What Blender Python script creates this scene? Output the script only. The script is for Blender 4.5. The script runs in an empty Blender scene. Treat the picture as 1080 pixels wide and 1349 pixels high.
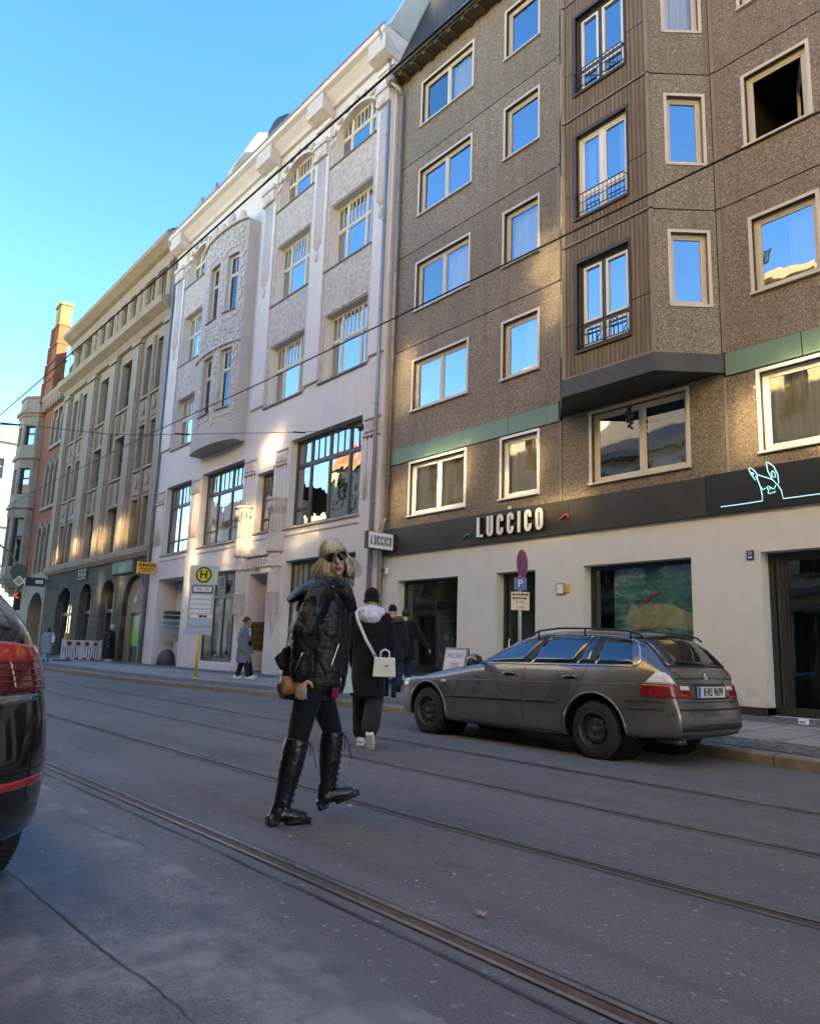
import bpy, bmesh, math, random
from mathutils import Vector, Matrix, noise
from mathutils.bvhtree import BVHTree
R = math.radians
sc = bpy.context.scene
col = sc.collection
rnd = random.Random(7)
PI = math.pi

# ------------------------------------------------------------------ mesh builder
class MB:
    def __init__(s):
        s.v = []; s.f = []; s.m = []; s.mi = 0
    def add(s, vs, fs):
        o = len(s.v)
        s.v += [tuple(v) for v in vs]
        s.f += [tuple(i + o for i in f) for f in fs]
        s.m += [s.mi] * len(fs)
    def box(s, x0, x1, y0, y1, z0, z1):
        s.add([(x0,y0,z0),(x1,y0,z0),(x1,y1,z0),(x0,y1,z0),(x0,y0,z1),(x1,y0,z1),(x1,y1,z1),(x0,y1,z1)],
              [(0,3,2,1),(4,5,6,7),(0,1,5,4),(1,2,6,5),(2,3,7,6),(3,0,4,7)])
    def poly(s, pts): s.add(pts, [tuple(range(len(pts)))])
    def prism(s, pts, a, b, f):
        """extrude the 2-D outline pts between a and b; f(p, t) gives the 3-D point"""
        n = len(pts)
        s.add([f(p, a) for p in pts] + [f(p, b) for p in pts],
              [tuple(range(n)), tuple(range(2*n-1, n-1, -1))] + [(i, i+n, (i+1) % n + n, (i+1) % n) for i in range(n)])
    def prof_x(s, pts, x0, x1): s.prism(pts, x0, x1, lambda p, t: (t, p[0], p[1]))      # pts (y,z)
    def prof_y(s, pts, y0, y1): s.prism(pts, y0, y1, lambda p, t: (p[0], t, p[1]))      # pts (x,z)
    def prof_z(s, pts, z0, z1): s.prism(pts, z0, z1, lambda p, t: (p[0], p[1], t))      # pts (x,y)
    def tube(s, pts, r, n=8, flat=1.0, caps=True, up=None):
        """tube through pts; r a number or one per point (number or (a,b)); flat squashes second axis"""
        P = [Vector(p) for p in pts]; k = len(P)
        rs = r if isinstance(r, (list, tuple)) else [r] * k
        T = [(P[min(i+1, k-1)] - P[max(i-1, 0)]).normalized() for i in range(k)]
        t0 = T[0]; ref = Vector(up) if up else (Vector((0,0,1)) if abs(t0.z) < .9 else Vector((1,0,0)))
        a = (ref - t0 * ref.dot(t0)).normalized()
        vs = []
        for i in range(k):
            a = (a - T[i] * a.dot(T[i])).normalized(); b = T[i].cross(a)
            ra, rb = rs[i] if isinstance(rs[i], (list, tuple)) else (rs[i], rs[i] * flat)
            for j in range(n):
                c, d = math.cos(2*PI*j/n), math.sin(2*PI*j/n)
                vs.append(P[i] + a * (ra*c) + b * (rb*d))
        fs = [(i*n+j, i*n+(j+1) % n, (i+1)*n+(j+1) % n, (i+1)*n+j) for i in range(k-1) for j in range(n)]
        if caps: fs += [tuple(range(n-1, -1, -1)), tuple(range((k-1)*n, k*n))]
        s.add(vs, fs)
    def limb(s, pts, r, n=12):
        """tube with rounded ends (for bodies)"""
        P = [Vector(p) for p in pts]; r = list(r)
        g = lambda q: (q if isinstance(q, (int, float)) else min(q))
        sc_ = lambda q, f: q*f if isinstance(q, (int, float)) else tuple(x*f for x in q)
        d0 = (P[0]-P[1]).normalized(); d1 = (P[-1]-P[-2]).normalized()
        A = [P[0]+d0*g(r[0])*.96, P[0]+d0*g(r[0])*.7]; ra = [sc_(r[0], .25), sc_(r[0], .72)]
        B = [P[-1]+d1*g(r[-1])*.7, P[-1]+d1*g(r[-1])*.96]; rb = [sc_(r[-1], .72), sc_(r[-1], .25)]
        s.tube(A+P+B, ra+r+rb, n)
    def ell(s, c, r, n=16, m=10, rot=None):
        vs = [(0,0,1)] + [(math.sin(PI*i/m)*math.cos(2*PI*j/n), math.sin(PI*i/m)*math.sin(2*PI*j/n), math.cos(PI*i/m)) for i in range(1, m) for j in range(n)] + [(0,0,-1)]
        fs = [(0, 1+j, 1+(j+1) % n) for j in range(n)]
        for i in range(m-2):
            fs += [(1+i*n+j, 1+(i+1)*n+j, 1+(i+1)*n+(j+1) % n, 1+i*n+(j+1) % n) for j in range(n)]
        L = len(vs)-1; fs += [(L, 1+(m-2)*n+(j+1) % n, 1+(m-2)*n+j) for j in range(n)]
        M = rot or Matrix.Identity(3); C = Vector(c)
        s.add([M @ Vector((v[0]*r[0], v[1]*r[1], v[2]*r[2])) + C for v in vs], fs)
    def lathe(s, prof, c, n=16, axis='z', caps=True):
        """prof (r, h) round an axis through c"""
        vs = []
        for r, h in prof:
            for j in range(n):
                a = 2*PI*j/n; p, q = r*math.cos(a), r*math.sin(a)
                vs.append({'z': (c[0]+p, c[1]+q, c[2]+h), 'y': (c[0]+p, c[1]+h, c[2]+q), 'x': (c[0]+h, c[1]+p, c[2]+q)}[axis])
        k = len(prof)
        fs = [(i*n+j, i*n+(j+1) % n, (i+1)*n+(j+1) % n, (i+1)*n+j) for i in range(k-1) for j in range(n)]
        s.add(vs, fs + ([tuple(range(n-1, -1, -1)), tuple(range((k-1)*n, k*n))] if caps else []))
    def xform(s, M, start=0):
        s.v = s.v[:start] + [tuple(M @ Vector(v)) for v in s.v[start:]]
    def mesh(s, name, mats, smooth=False, off=(0,0,0)):
        me = bpy.data.meshes.new(name)
        me.from_pydata([(x-off[0], y-off[1], z-off[2]) for x, y, z in s.v], [], s.f)
        for m in (mats if isinstance(mats, (list, tuple)) else [mats]): me.materials.append(m)
        me.polygons.foreach_set('material_index', s.m)
        if smooth: me.polygons.foreach_set('use_smooth', [True]*len(s.f))
        me.update(); return me
    def build(s, name, mats, parent=None, smooth=False, **kw):
        """world-coordinate mesh linked as one object under parent (an unrotated Empty or object)"""
        off = wloc(parent)
        if not parent and kw.get('label') and s.v:
            off = (sum(v[0] for v in s.v)/len(s.v), sum(v[1] for v in s.v)/len(s.v), min(v[2] for v in s.v))
        o = bpy.data.objects.new(name, s.mesh(name, mats, smooth, off)); col.objects.link(o)
        o.parent = parent
        if not parent: o.location = off
        tag(o, **kw); return o

def wloc(o):
    p = Vector((0,0,0))
    while o: p = p + o.location; o = o.parent
    return p
def tag(o, label=None, cat=None, group=None, kind=None):
    if label: o['label'] = label
    if cat: o['category'] = cat
    if group: o['group'] = group
    if kind: o['kind'] = kind
    return o
def thing(name, loc, label, cat, group=None, rz=0):
    o = bpy.data.objects.new(name, None); col.objects.link(o)
    o.location = loc; o.rotation_euler = (0, 0, rz); o.empty_display_size = .2
    return tag(o, label, cat, group)
def link(name, me, parent, loc=(0,0,0), rot=(0,0,0), scale=None):
    o = bpy.data.objects.new(name, me); col.objects.link(o); o.parent = parent
    o.location = loc; o.rotation_euler = rot
    if scale: o.scale = scale
    return o
def copy_tree(o, parent=None):
    c = o.copy(); col.objects.link(c); c.parent = parent
    for ch in list(o.children): copy_tree(ch, c)
    return c
def bake(me, mods):
    """evaluate a modifier stack on a mesh and return the resulting mesh"""
    o = bpy.data.objects.new('bake', me); col.objects.link(o)
    for t, kw in mods:
        m = o.modifiers.new('m', t)
        for k, v in kw.items(): setattr(m, k, v)
    dg = bpy.context.evaluated_depsgraph_get(); dg.update()
    r = bpy.data.meshes.new_from_object(o.evaluated_get(dg), preserve_all_data_layers=True, depsgraph=dg)
    bpy.data.objects.remove(o); return r
def recalc(me):
    bm = bmesh.new(); bm.from_mesh(me); bmesh.ops.recalc_face_normals(bm, faces=bm.faces); bm.to_mesh(me); bm.free()
def fuse(mb, name, mats, vox=.012, smooth=4, fold=0, fscale=(9,9,4), seed=0.):
    """fuse overlapping shapes into one continuous skin"""
    me0 = mb.mesh(name, mats); recalc(me0)
    me = bake(me0, [('REMESH', dict(mode='VOXEL', voxel_size=vox, adaptivity=0)), ('SMOOTH', dict(factor=.5, iterations=smooth))])
    me.name = name
    if fold:
        ns = [v.normal.copy() for v in me.vertices]
        for v, n in zip(me.vertices, ns):
            c = v.co
            q = Vector((c.x*fscale[0]+seed, c.y*fscale[1], c.z*fscale[2]))
            d = noise.noise(q) + .5*noise.noise(q*2.3)
            d = d - .6*max(0, 1-abs(noise.noise(q*1.4+Vector((5,2,seed))))*7)
            v.co = c + n*(fold*d)
    if not me.materials:
        for m in (mats if isinstance(mats, (list, tuple)) else [mats]): me.materials.append(m)
    me.polygons.foreach_set('use_smooth', [True]*len(me.polygons)); me.update()
    return me
def text_mesh(txt, size, mat, ext=.004, align='CENTER', sx=1.0, bold=0.0):
    c = bpy.data.curves.new('lettering', 'FONT'); c.body = txt; c.size = size; c.extrude = ext
    c.align_x = align; c.align_y = 'CENTER'; c.offset = bold; c.resolution_u = 3
    o = bpy.data.objects.new('lettering', c); col.objects.link(o)
    dg = bpy.context.evaluated_depsgraph_get(); dg.update()
    me = bpy.data.meshes.new_from_object(o.evaluated_get(dg), depsgraph=dg)
    bpy.data.objects.remove(o)
    for v in me.vertices: v.co.x *= sx
    me.materials.clear(); me.materials.append(mat); return me

# ------------------------------------------------------------------ materials
def new_mat(name):
    m = bpy.data.materials.new(name); m.use_nodes = True
    nt = m.node_tree; b = nt.nodes['Principled BSDF']
    return m, nt, b
def N(nt, t, **kw):
    n = nt.nodes.new(t)
    for k, v in kw.items():
        if k in n.inputs: n.inputs[k].default_value = v
        else: setattr(n, k, v)
    return n
def coords(nt, scale=(1,1,1), kind='Object', rot=(0,0,0)):
    tc = N(nt, 'ShaderNodeTexCoord'); mp = N(nt, 'ShaderNodeMapping')
    mp.inputs['Scale'].default_value = scale; mp.inputs['Rotation'].default_value = rot
    nt.links.new(tc.outputs[kind], mp.inputs['Vector']); return mp.outputs[0]
def tex_noise(nt, vec, scale, detail=5, rough=.55):
    n = N(nt, 'ShaderNodeTexNoise', Scale=scale, Detail=detail, Roughness=rough); nt.links.new(vec, n.inputs['Vector']); return n.outputs['Fac']
def ramp(nt, fac, stops):
    r = N(nt, 'ShaderNodeValToRGB'); e = r.color_ramp.elements
    while len(e) < len(stops): e.new(.5)
    for i, (p, c) in enumerate(stops):
        e[i].position = p; e[i].color = (c, c, c, 1) if isinstance(c, (int, float)) else (*c, 1)
    nt.links.new(fac, r.inputs['Fac']); return r.outputs['Color']
def mix(nt, a, b, fac, mode='MIX'):
    n = N(nt, 'ShaderNodeMix', data_type='RGBA', blend_type=mode)
    for s_, v in ((n.inputs[0], fac), (n.inputs[6], a), (n.inputs[7], b)):
        if hasattr(v, 'links') or hasattr(v, 'is_linked'): nt.links.new(v, s_)
        elif isinstance(v, (tuple, list)): s_.default_value = (*v, 1)
        else: s_.default_value = v
    return n.outputs[2]
def bump(nt, b, h, strength=.3, dist=.02, prev=None):
    n = N(nt, 'ShaderNodeBump', Strength=strength, Distance=dist); nt.links.new(h, n.inputs['Height'])
    if prev: nt.links.new(prev, n.inputs['Normal'])
    nt.links.new(n.outputs[0], b.inputs['Normal']); return n.outputs[0]
sh = lambda c, f: tuple(min(1, x*f) for x in c)
def mat(name, base, rough=.6, metal=0, var=.12, scale=2., bmp=0, bscale=60., bdist=.01, coat=0, spec=.5, streak=0, dirt=0, rvar=0, sheen=0, splash=0):
    m, nt, b = new_mat(name)
    v = coords(nt); f = tex_noise(nt, v, scale, 6, .6)
    c = ramp(nt, f, [(.25, sh(base, 1-var)), (.75, sh(base, 1+var))])
    if streak:
        sv = coords(nt, (5, 5, .22)); s = tex_noise(nt, sv, 1.4, 5, .65)
        c = mix(nt, c, sh(base, .62), ramp(nt, s, [(.5, 0), (.8, streak)]))
    if dirt:
        d = tex_noise(nt, v, .45, 7, .7); c = mix(nt, c, sh(base, .55), ramp(nt, d, [(.48, 0), (.75, dirt)]))
    if splash:
        sz = N(nt, 'ShaderNodeSeparateXYZ'); nt.links.new(coords(nt), sz.inputs[0]); sn = tex_noise(nt, coords(nt, (2.5, 2.5, 1.2)), 2.2, 6, .7)
        ma = N(nt, 'ShaderNodeMath', operation='MULTIPLY'); nt.links.new(ramp(nt, sz.outputs[2], [(0, 1), (.45, .75), (1., 0)]), ma.inputs[0]); nt.links.new(ramp(nt, sn, [(.38, 0), (.7, 1)]), ma.inputs[1])
        c = mix(nt, c, sh(base, .45), ma.outputs[0])
    nt.links.new(c, b.inputs['Base Color'])
    b.inputs['Roughness'].default_value = rough; b.inputs['Metallic'].default_value = metal
    b.inputs['Coat Weight'].default_value = coat; b.inputs['Specular IOR Level'].default_value = spec if rough < .78 else .15
    b.inputs['Coat Roughness'].default_value = .04
    if sheen: b.inputs['Sheen Weight'].default_value = sheen
    if rvar:
        rr = tex_noise(nt, v, scale*2.3, 5, .7)
        nt.links.new(ramp(nt, rr, [(.3, max(0, rough-rvar)), (.7, min(1, rough+rvar))]), b.inputs['Roughness'])
    if bmp:
        h = tex_noise(nt, v, bscale, 5, .6); bump(nt, b, h, bmp, bdist)
    return m
M = {}
# exposed-aggregate concrete (pebbles)
def aggregate(name, lo, hi, cell=34., streak=.55):
    m, nt, b = new_mat(name); v = coords(nt)
    vo = N(nt, 'ShaderNodeTexVoronoi', Scale=cell, Randomness=1.); nt.links.new(v, vo.inputs['Vector'])
    sep = N(nt, 'ShaderNodeSeparateColor'); nt.links.new(vo.outputs['Color'], sep.inputs[0])
    c = ramp(nt, sep.outputs[0], [(.04, sh(lo, .55)), (.3, lo), (.62, hi), (.9, sh(hi, 1.25)), (1., sh(hi, 1.7))])
    big = tex_noise(nt, v, .55, 5, .6); c = mix(nt, c, sh(lo, .75), ramp(nt, big, [(.4, 0), (.75, .45)]))
    sv = coords(nt, (3, 3, .15)); st = tex_noise(nt, sv, 1.2, 5, .65)
    c = mix(nt, c, sh(lo, .6), ramp(nt, st, [(.5, 0), (.78, streak)]))
    oi = N(nt, 'ShaderNodeObjectInfo'); c = mix(nt, c, sh(lo, .7), ramp(nt, oi.outputs['Random'], [(.1, 0), (.9, .32)]))
    nt.links.new(c, b.inputs['Base Color']); b.inputs['Roughness'].default_value = .9; b.inputs['Specular IOR Level'].default_value = .15
    bump(nt, b, vo.outputs['Distance'], .5, .012); return m
M['pebble'] = aggregate('pebble_concrete', (.215,.178,.142), (.315,.268,.218), 52.)
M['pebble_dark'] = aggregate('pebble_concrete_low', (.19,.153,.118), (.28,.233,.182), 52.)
M['pebble_grey'] = aggregate('pebble_concrete_grey', (.215,.192,.16), (.305,.278,.235), 52.)
def ribbed():
    m, nt, b = new_mat('ribbed_concrete'); v = coords(nt)
    w = N(nt, 'ShaderNodeTexWave', Scale=3.1, Distortion=1.2, Detail=3.); w.bands_direction = 'X'; w.inputs['Detail Scale'].default_value = 3.
    nt.links.new(coords(nt, (1, 1, .25)), w.inputs['Vector'])
    st = tex_noise(nt, coords(nt, (22, 22, .5)), 1.0, 5, .7)
    c = ramp(nt, st, [(.25, (.085,.062,.040)), (.5, (.20,.152,.10)), (.75, (.31,.245,.165))])
    c = mix(nt, c, (.075,.056,.038), ramp(nt, w.outputs['Fac'], [(.05, .75), (.4, 0)]))
    d = tex_noise(nt, v, .5, 4, .6); c = mix(nt, c, (.10,.078,.055), ramp(nt, d, [(.4, 0), (.7, .5)]))
    nt.links.new(c, b.inputs['Base Color']); b.inputs['Roughness'].default_value = .85
    bump(nt, b, w.outputs['Fac'], .8, .02); return m
M['ribbed'] = ribbed()
M['concrete_trim'] = mat('concrete_trim', (.26,.22,.185), .8, var=.18, streak=.5, bmp=.2)
M['bay_soffit'] = mat('bay_fascia_black', (.045,.041,.037), .5, var=.3, streak=.5)
M['fascia'] = mat('bronze_fascia', (.055,.048,.04), .38, metal=.35, var=.22, scale=.7, streak=.4, rvar=.1)
M['white_wall'] = mat('white_render', (.61,.62,.585), .8, var=.03, bmp=.15, bscale=150, dirt=.22, streak=.14, splash=1)
M['green_panel'] = mat('green_panel', (.13,.235,.175), .5, var=.12, streak=.35)
M['frame_cream'] = mat('cream_window_frame', (.60,.55,.46), .5, var=.08, streak=.2)
M['frame_white'] = mat('white_window_frame', (.74,.74,.72), .4, var=.04, streak=.12)
M['frame_bay'] = mat('olive_window_surround', (.052,.05,.042), .55, var=.15)
M['frame_dark'] = mat('dark_metal_frame', (.028,.027,.026), .4, var=.2, rvar=.1)
M['frame_bronze'] = mat('olive_bronze_frame', (.075,.065,.048), .5, var=.2)
M['frame_ivory'] = mat('ivory_wood_frame', (.62,.56,.43), .5, var=.1)
M['pink'] = mat('pale_pink_stucco', (.66,.605,.58), .85, var=.05, bmp=.12, bscale=120, dirt=.14, streak=.14)
def relief():
    m, nt, b = new_mat('rough_relief_stucco'); v = coords(nt)
    n1 = tex_noise(nt, v, 6.5, 4, .6); n2 = tex_noise(nt, v, 30, 4, .6)
    c = ramp(nt, n1, [(.35, (.41,.345,.305)), (.6, (.58,.50,.45))])
    d = tex_noise(nt, v, .8, 4); c = mix(nt, c, (.36,.31,.28), ramp(nt, d, [(.45, 0), (.75, .5)]))
    nt.links.new(c, b.inputs['Base Color']); b.inputs['Roughness'].default_value = .9
    p = bump(nt, b, n1, .9, .08); bump(nt, b, n2, .4, .02, p); return m
M['relief'] = relief()
M['ornament'] = mat('carved_stucco', (.58,.53,.50), .85, var=.14, scale=9, bmp=.8, bscale=14, bdist=.05)
M['sand'] = mat('weathered_sandstone', (.335,.268,.20), .85, var=.16, scale=1.2, bmp=.25, bscale=40, streak=.5, dirt=.35)
M['sand_warm'] = mat('warm_sandstone', (.33,.235,.145), .85, var=.18, scale=2.5, bmp=.5, bscale=12, bdist=.04, streak=.5)
def blocks(name, a, b_, mort, sc_, w, h, rough=.6, ms=.012, bm=.4):
    m, nt, b = new_mat(name)
    br = N(nt, 'ShaderNodeTexBrick', Scale=sc_); br.inputs['Color1'].default_value = (*a, 1); br.inputs['Color2'].default_value = (*b_, 1)
    br.inputs['Mortar'].default_value = (*mort, 1); br.inputs['Mortar Size'].default_value = ms
    br.inputs['Brick Width'].default_value = w; br.inputs['Row Height'].default_value = h
    nt.links.new(coords(nt, rot=(R(90), 0, 0)), br.inputs['Vector'])
    v = coords(nt); f = tex_noise(nt, v, 1.6, 6, .65)
    c = mix(nt, br.outputs['Color'], sh(a, .5), ramp(nt, f, [(.45, 0), (.75, .55)]))
    nt.links.new(c, b.inputs['Base Color']); b.inputs['Roughness'].default_value = rough; b.inputs['Specular IOR Level'].default_value = .12
    inv = N(nt, 'ShaderNodeInvert'); nt.links.new(br.outputs['Fac'], inv.inputs['Color']); bump(nt, b, inv.outputs[0], bm, .01); return m
M['grey_stone'] = blocks('grey_stone_blocks', (.085,.081,.074), (.105,.10,.09), (.05,.048,.045), 1., 1.1, .62, .85)
M['brick'] = blocks('red_brick', (.36,.115,.06), (.29,.085,.045), (.24,.15,.11), 1., .26, .085, .85, .008)
M['tile_roof'] = blocks('dark_roof_tiles', (.035,.036,.042), (.05,.05,.055), (.012,.012,.014), 1., .3, .32, .5, .02, .8)
M['slate'] = mat('slate_roof', (.05,.052,.055), .6, var=.3, scale=5, bmp=.6, bscale=12)
M['zinc'] = mat('zinc_sheet', (.33,.36,.38), .42, metal=.5, var=.2, streak=.3, rvar=.12)
M['zinc_pipe'] = mat('weathered_pipe', (.30,.285,.26), .5, metal=.3, var=.2, streak=.4)
M['blue_pipe'] = mat('blue_grey_pipe', (.24,.29,.34), .5, metal=.3, var=.15, streak=.3)
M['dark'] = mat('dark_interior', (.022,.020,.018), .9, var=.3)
M['room'] = mat('room_wall', (.10,.088,.075), .9, var=.2)
M['curtain'] = mat('white_curtain', (.66,.65,.62), .9, var=.06)
M['curtain_warm'] = mat('cream_curtain', (.80,.72,.54), .9, var=.1)
M['black_metal'] = mat('black_ironwork', (.018,.018,.019), .5, var=.2)
def glass(name, refl=.5, tint=(.55,.62,.66), wav=.003, wscale=1.6, rough=0.):
    m, nt, b = new_mat(name); nt.nodes.remove(b)
    out = nt.nodes['Material Output']
    g = N(nt, 'ShaderNodeBsdfGlossy', Roughness=rough); g.inputs['Color'].default_value = (.95,.97,1,1)
    t = N(nt, 'ShaderNodeBsdfTransparent'); t.inputs['Color'].default_value = (*tint, 1)
    lw = N(nt, 'ShaderNodeLayerWeight', Blend=.35)
    mr = N(nt, 'ShaderNodeMapRange'); mr.inputs['To Min'].default_value = refl; mr.inputs['To Max'].default_value = 1.
    nt.links.new(lw.outputs['Fresnel'], mr.inputs['Value'])
    mx = N(nt, 'ShaderNodeMixShader'); nt.links.new(mr.outputs[0], mx.inputs[0]); nt.links.new(t.outputs[0], mx.inputs[1]); nt.links.new(g.outputs[0], mx.inputs[2])
    h = tex_noise(nt, coords(nt), wscale, 2, .4)
    bp = N(nt, 'ShaderNodeBump', Strength=1., Distance=wav); nt.links.new(h, bp.inputs['Height'])
    nt.links.new(bp.outputs[0], g.inputs['Normal'])
    nt.links.new(mx.outputs[0], out.inputs[0]); return m
M['glass'] = glass('window_glass', .36)
M['glass_old'] = glass('old_window_glass', .36, wav=.005, wscale=2.2)
M['glass_shop'] = glass('shop_window_glass', .08, (.90,.93,.91), .002)
M['glass_clear'] = glass('clear_window_glass', .14, (.86,.88,.86), .003)
M['glass_mid'] = glass('half_clear_window_glass', .22, (.74,.78,.8), .004)
M['glass_dark'] = glass('dim_window_glass', .06, (.4,.42,.45), .006)
M['paper'] = mat('white_paper', (.74,.75,.78), .8, var=.07, scale=12)
def plain(name, c, rough=.5, **k): return mat(name, c, rough, var=k.pop('var', .05), **k)
# ------------------------------------------------------------------ ground, road, rails, kerb, pavement
def asphalt():
    m, nt, b = new_mat('worn_asphalt'); v = coords(nt)
    fine = tex_noise(nt, v, 95, 4, .65); mid = tex_noise(nt, v, 9, 6, .7); big = tex_noise(nt, v, .55, 6, .62)
    lane = tex_noise(nt, coords(nt, (.05, 1.1, 1)), 1.6, 4, .6)
    c = ramp(nt, fine, [(.3, (.060,.057,.052)), (.5, (.137,.131,.121)), (.68, (.245,.234,.215))])
    c = mix(nt, c, (.108,.104,.097), ramp(nt, big, [(.42, 0), (.62, .55)]))
    c = mix(nt, c, (.20,.19,.17), ramp(nt, mid, [(.52, 0), (.72, .5)]))
    oil = tex_noise(nt, coords(nt, (.7, 1.5, 1)), 1.9, 7, .75); c = mix(nt, c, (.055,.054,.052), ramp(nt, oil, [(.58, 0), (.68, .55)]))
    c = mix(nt, c, (.088,.085,.079), ramp(nt, lane, [(.46, 0), (.66, .7)]))
    vo = N(nt, 'ShaderNodeTexVoronoi', Scale=55.); nt.links.new(v, vo.inputs['Vector'])
    sp = N(nt, 'ShaderNodeSeparateColor'); nt.links.new(vo.outputs['Color'], sp.inputs[0])
    c = mix(nt, c, (.36,.34,.31), ramp(nt, sp.outputs[0], [(.975, 0), (.99, .6)]))
    nt.links.new(c, b.inputs['Base Color'])
    nt.links.new(ramp(nt, big, [(.35, .62), (.65, .82)]), b.inputs['Roughness'])
    p = bump(nt, b, fine, .55, .006); bump(nt, b, mid, .25, .01, p); return m
def concrete_lane():
    m, nt, b = new_mat('pale_worn_lane'); v = coords(nt)
    fine = tex_noise(nt, v, 85, 4, .65); big = tex_noise(nt, v, 1.1, 7, .68); mid = tex_noise(nt, v, 6, 5, .65)
    c = ramp(nt, fine, [(.32, (.092,.091,.088)), (.68, (.245,.24,.228))])
    c = mix(nt, c, (.30,.288,.258), ramp(nt, big, [(.50, 0), (.57, .62), (.70, .85)]))
    c = mix(nt, c, (.082,.085,.087), ramp(nt, mid, [(.47, 0), (.66, .6)]))
    wide = tex_noise(nt, coords(nt, (.6, 1.6, 1)), .8, 5, .6); c = mix(nt, c, (.092,.10,.106), ramp(nt, wide, [(.47, 0), (.57, .65)]))
    nt.links.new(c, b.inputs['Base Color']); b.inputs['Roughness'].default_value = .75
    bump(nt, b, fine, .5, .006); return m
M['asphalt'] = asphalt(); M['lane'] = concrete_lane()
M['tar'] = mat('tar_seam', (.042,.042,.043), .5, var=.4, scale=6)
M['asphalt_new'] = mat('newer_asphalt', (.092,.095,.098), .8, var=.25, scale=18, bmp=.5, bscale=140)
M['rail'] = mat('worn_rail_steel', (.27,.265,.26), .36, metal=.7, var=.3, scale=6, rvar=.12)
M['rust'] = mat('rusty_groove', (.105,.058,.033), .7, var=.5, scale=7, bmp=.5)
M['kerb'] = mat('granite_kerb', (.25,.225,.19), .8, var=.3, scale=3.5, bmp=.6, bscale=25, bdist=.02, dirt=.5)
def paving():
    m, nt, b = new_mat('granite_paving')
    br = N(nt, 'ShaderNodeTexBrick', Scale=1.); br.inputs['Brick Width'].default_value = 1.15; br.inputs['Row Height'].default_value = .8
    br.inputs['Mortar Size'].default_value = .016; br.inputs['Color1'].default_value = (.255,.25,.235,1); br.inputs['Color2'].default_value = (.32,.31,.285,1); br.inputs['Mortar'].default_value = (.06,.056,.05,1)
    nt.links.new(coords(nt, rot=(0, 0, R(90))), br.inputs['Vector'])
    v = coords(nt); f = tex_noise(nt, v, 2.2, 7, .7); fine = tex_noise(nt, v, 45, 4, .6)
    c = mix(nt, br.outputs['Color'], (.115,.11,.10), ramp(nt, f, [(.45, 0), (.7, .65)]))
    c = mix(nt, c, (.33,.31,.28), ramp(nt, fine, [(.6, 0), (.85, .4)]))
    nt.links.new(c, b.inputs['Base Color']); b.inputs['Roughness'].default_value = .75
    bump(nt, b, br.outputs['Fac'], -.3, .01); return m
M['paving'] = paving()
M['mosaic'] = aggregate('mosaic_setts', (.12,.115,.105), (.22,.21,.19), 16., 0)

mb = MB(); mb.poly([(-400,-300,-.03),(300,-300,-.03),(300,300,-.03),(-400,300,-.03)])
mb.build('ground', M['asphalt_new'], kind='structure')
KERB = [(8,8.75),(-3.4,8.75),(-4.6,8.95),(-6.2,9.14),(-15.9,9.18),(-18.2,8.95),(-23,8.3),(-33,8.3),(-48,8.4),(-58,8.6)]
def kerb_y(x):
    if x >= KERB[0][0]: return KERB[0][1]
    for (a, ya), (b, yb) in zip(KERB, KERB[1:]):
        if b <= x <= a: return ya+(yb-ya)*(x-a)/(b-a)
    return KERB[-1][1]
def walk_z(x, y):
    k = kerb_y(x); t = max(0, min(1, (y-k)/(13.2-k))); return .13+.14*t
XS = [8-.6*i for i in range(125)]
mb = MB()                                                        # one carriageway sheet
g = []
for x in XS: g.append([(x, y, 0) for y in (-3.4, 0, 2.0, 3.4, 5, 6.5, 7.8, kerb_y(x)+.02)])
g.append([(-66.6, y, 0) for y in (-3.4, 0, 2, 3.4, 5, 6.5, 7.8, 8.6)]); g.append([(-140, y, 0) for y in (-3.4, 0, 2, 3.4, 5, 6.5, 7.8, 8.6)])
for r0, r1 in zip(g, g[1:]):
    for j in range(7): mb.poly([r0[j], r0[j+1], r1[j+1], r1[j]])
mb.build('road', M['asphalt'], kind='structure')
# crossing street beyond the tower
mb = MB(); mb.poly([(-82,8.5,.004),(-66,8.5,.004),(-66,120,.004),(-82,120,.004)]); mb.build('side_road', M['asphalt_new'], kind='structure')
# near-side paler lane with an irregular edge
mb = MB(); top = [(x, 1.93 - (.16 if x > -3 else .16+.012*(x+3)) + .02*noise.noise(Vector((x*1.3, 0, 3))), .004) for x in [4-.25*i for i in range(110)]]
bot = [(x, -3.3, .004) for x, _, _ in top]
for a, b, c, d in zip(top, top[1:], bot[1:], bot): mb.poly([a, d, c, b])
mb.build('parking_lane', M['lane'], kind='structure')
def strip(name, pts, w, z, m, jit=0, kind='structure', seed=0):
    mb = MB(); L = []; Q = [Vector((x, y, 0)) for x, y in pts]
    for i, p in enumerate(Q):
        t = (Q[min(i+1, len(Q)-1)]-Q[max(i-1, 0)]).normalized(); n = Vector((-t.y, t.x, 0))
        ww = w*(1+jit*noise.noise(Vector((p.x*3+seed, p.y*3, 1)))); L.append((p+n*ww/2, p-n*ww/2))
    for (a, b), (c, d) in zip(L, L[1:]): mb.poly([(a.x,a.y,z),(b.x,b.y,z),(d.x,d.y,z),(c.x,c.y,z)])
    return mb.build(name, m, kind=kind)
def poly_line(P, step=.25):
    out = []
    for (x0, y0), (x1, y1) in zip(P, P[1:]):
        k = max(1, int(math.hypot(x1-x0, y1-y0)/step))
        out += [(x0+(x1-x0)*i/k, y0+(y1-y0)*i/k) for i in range(k)]
    return out+[P[-1]]
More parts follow.
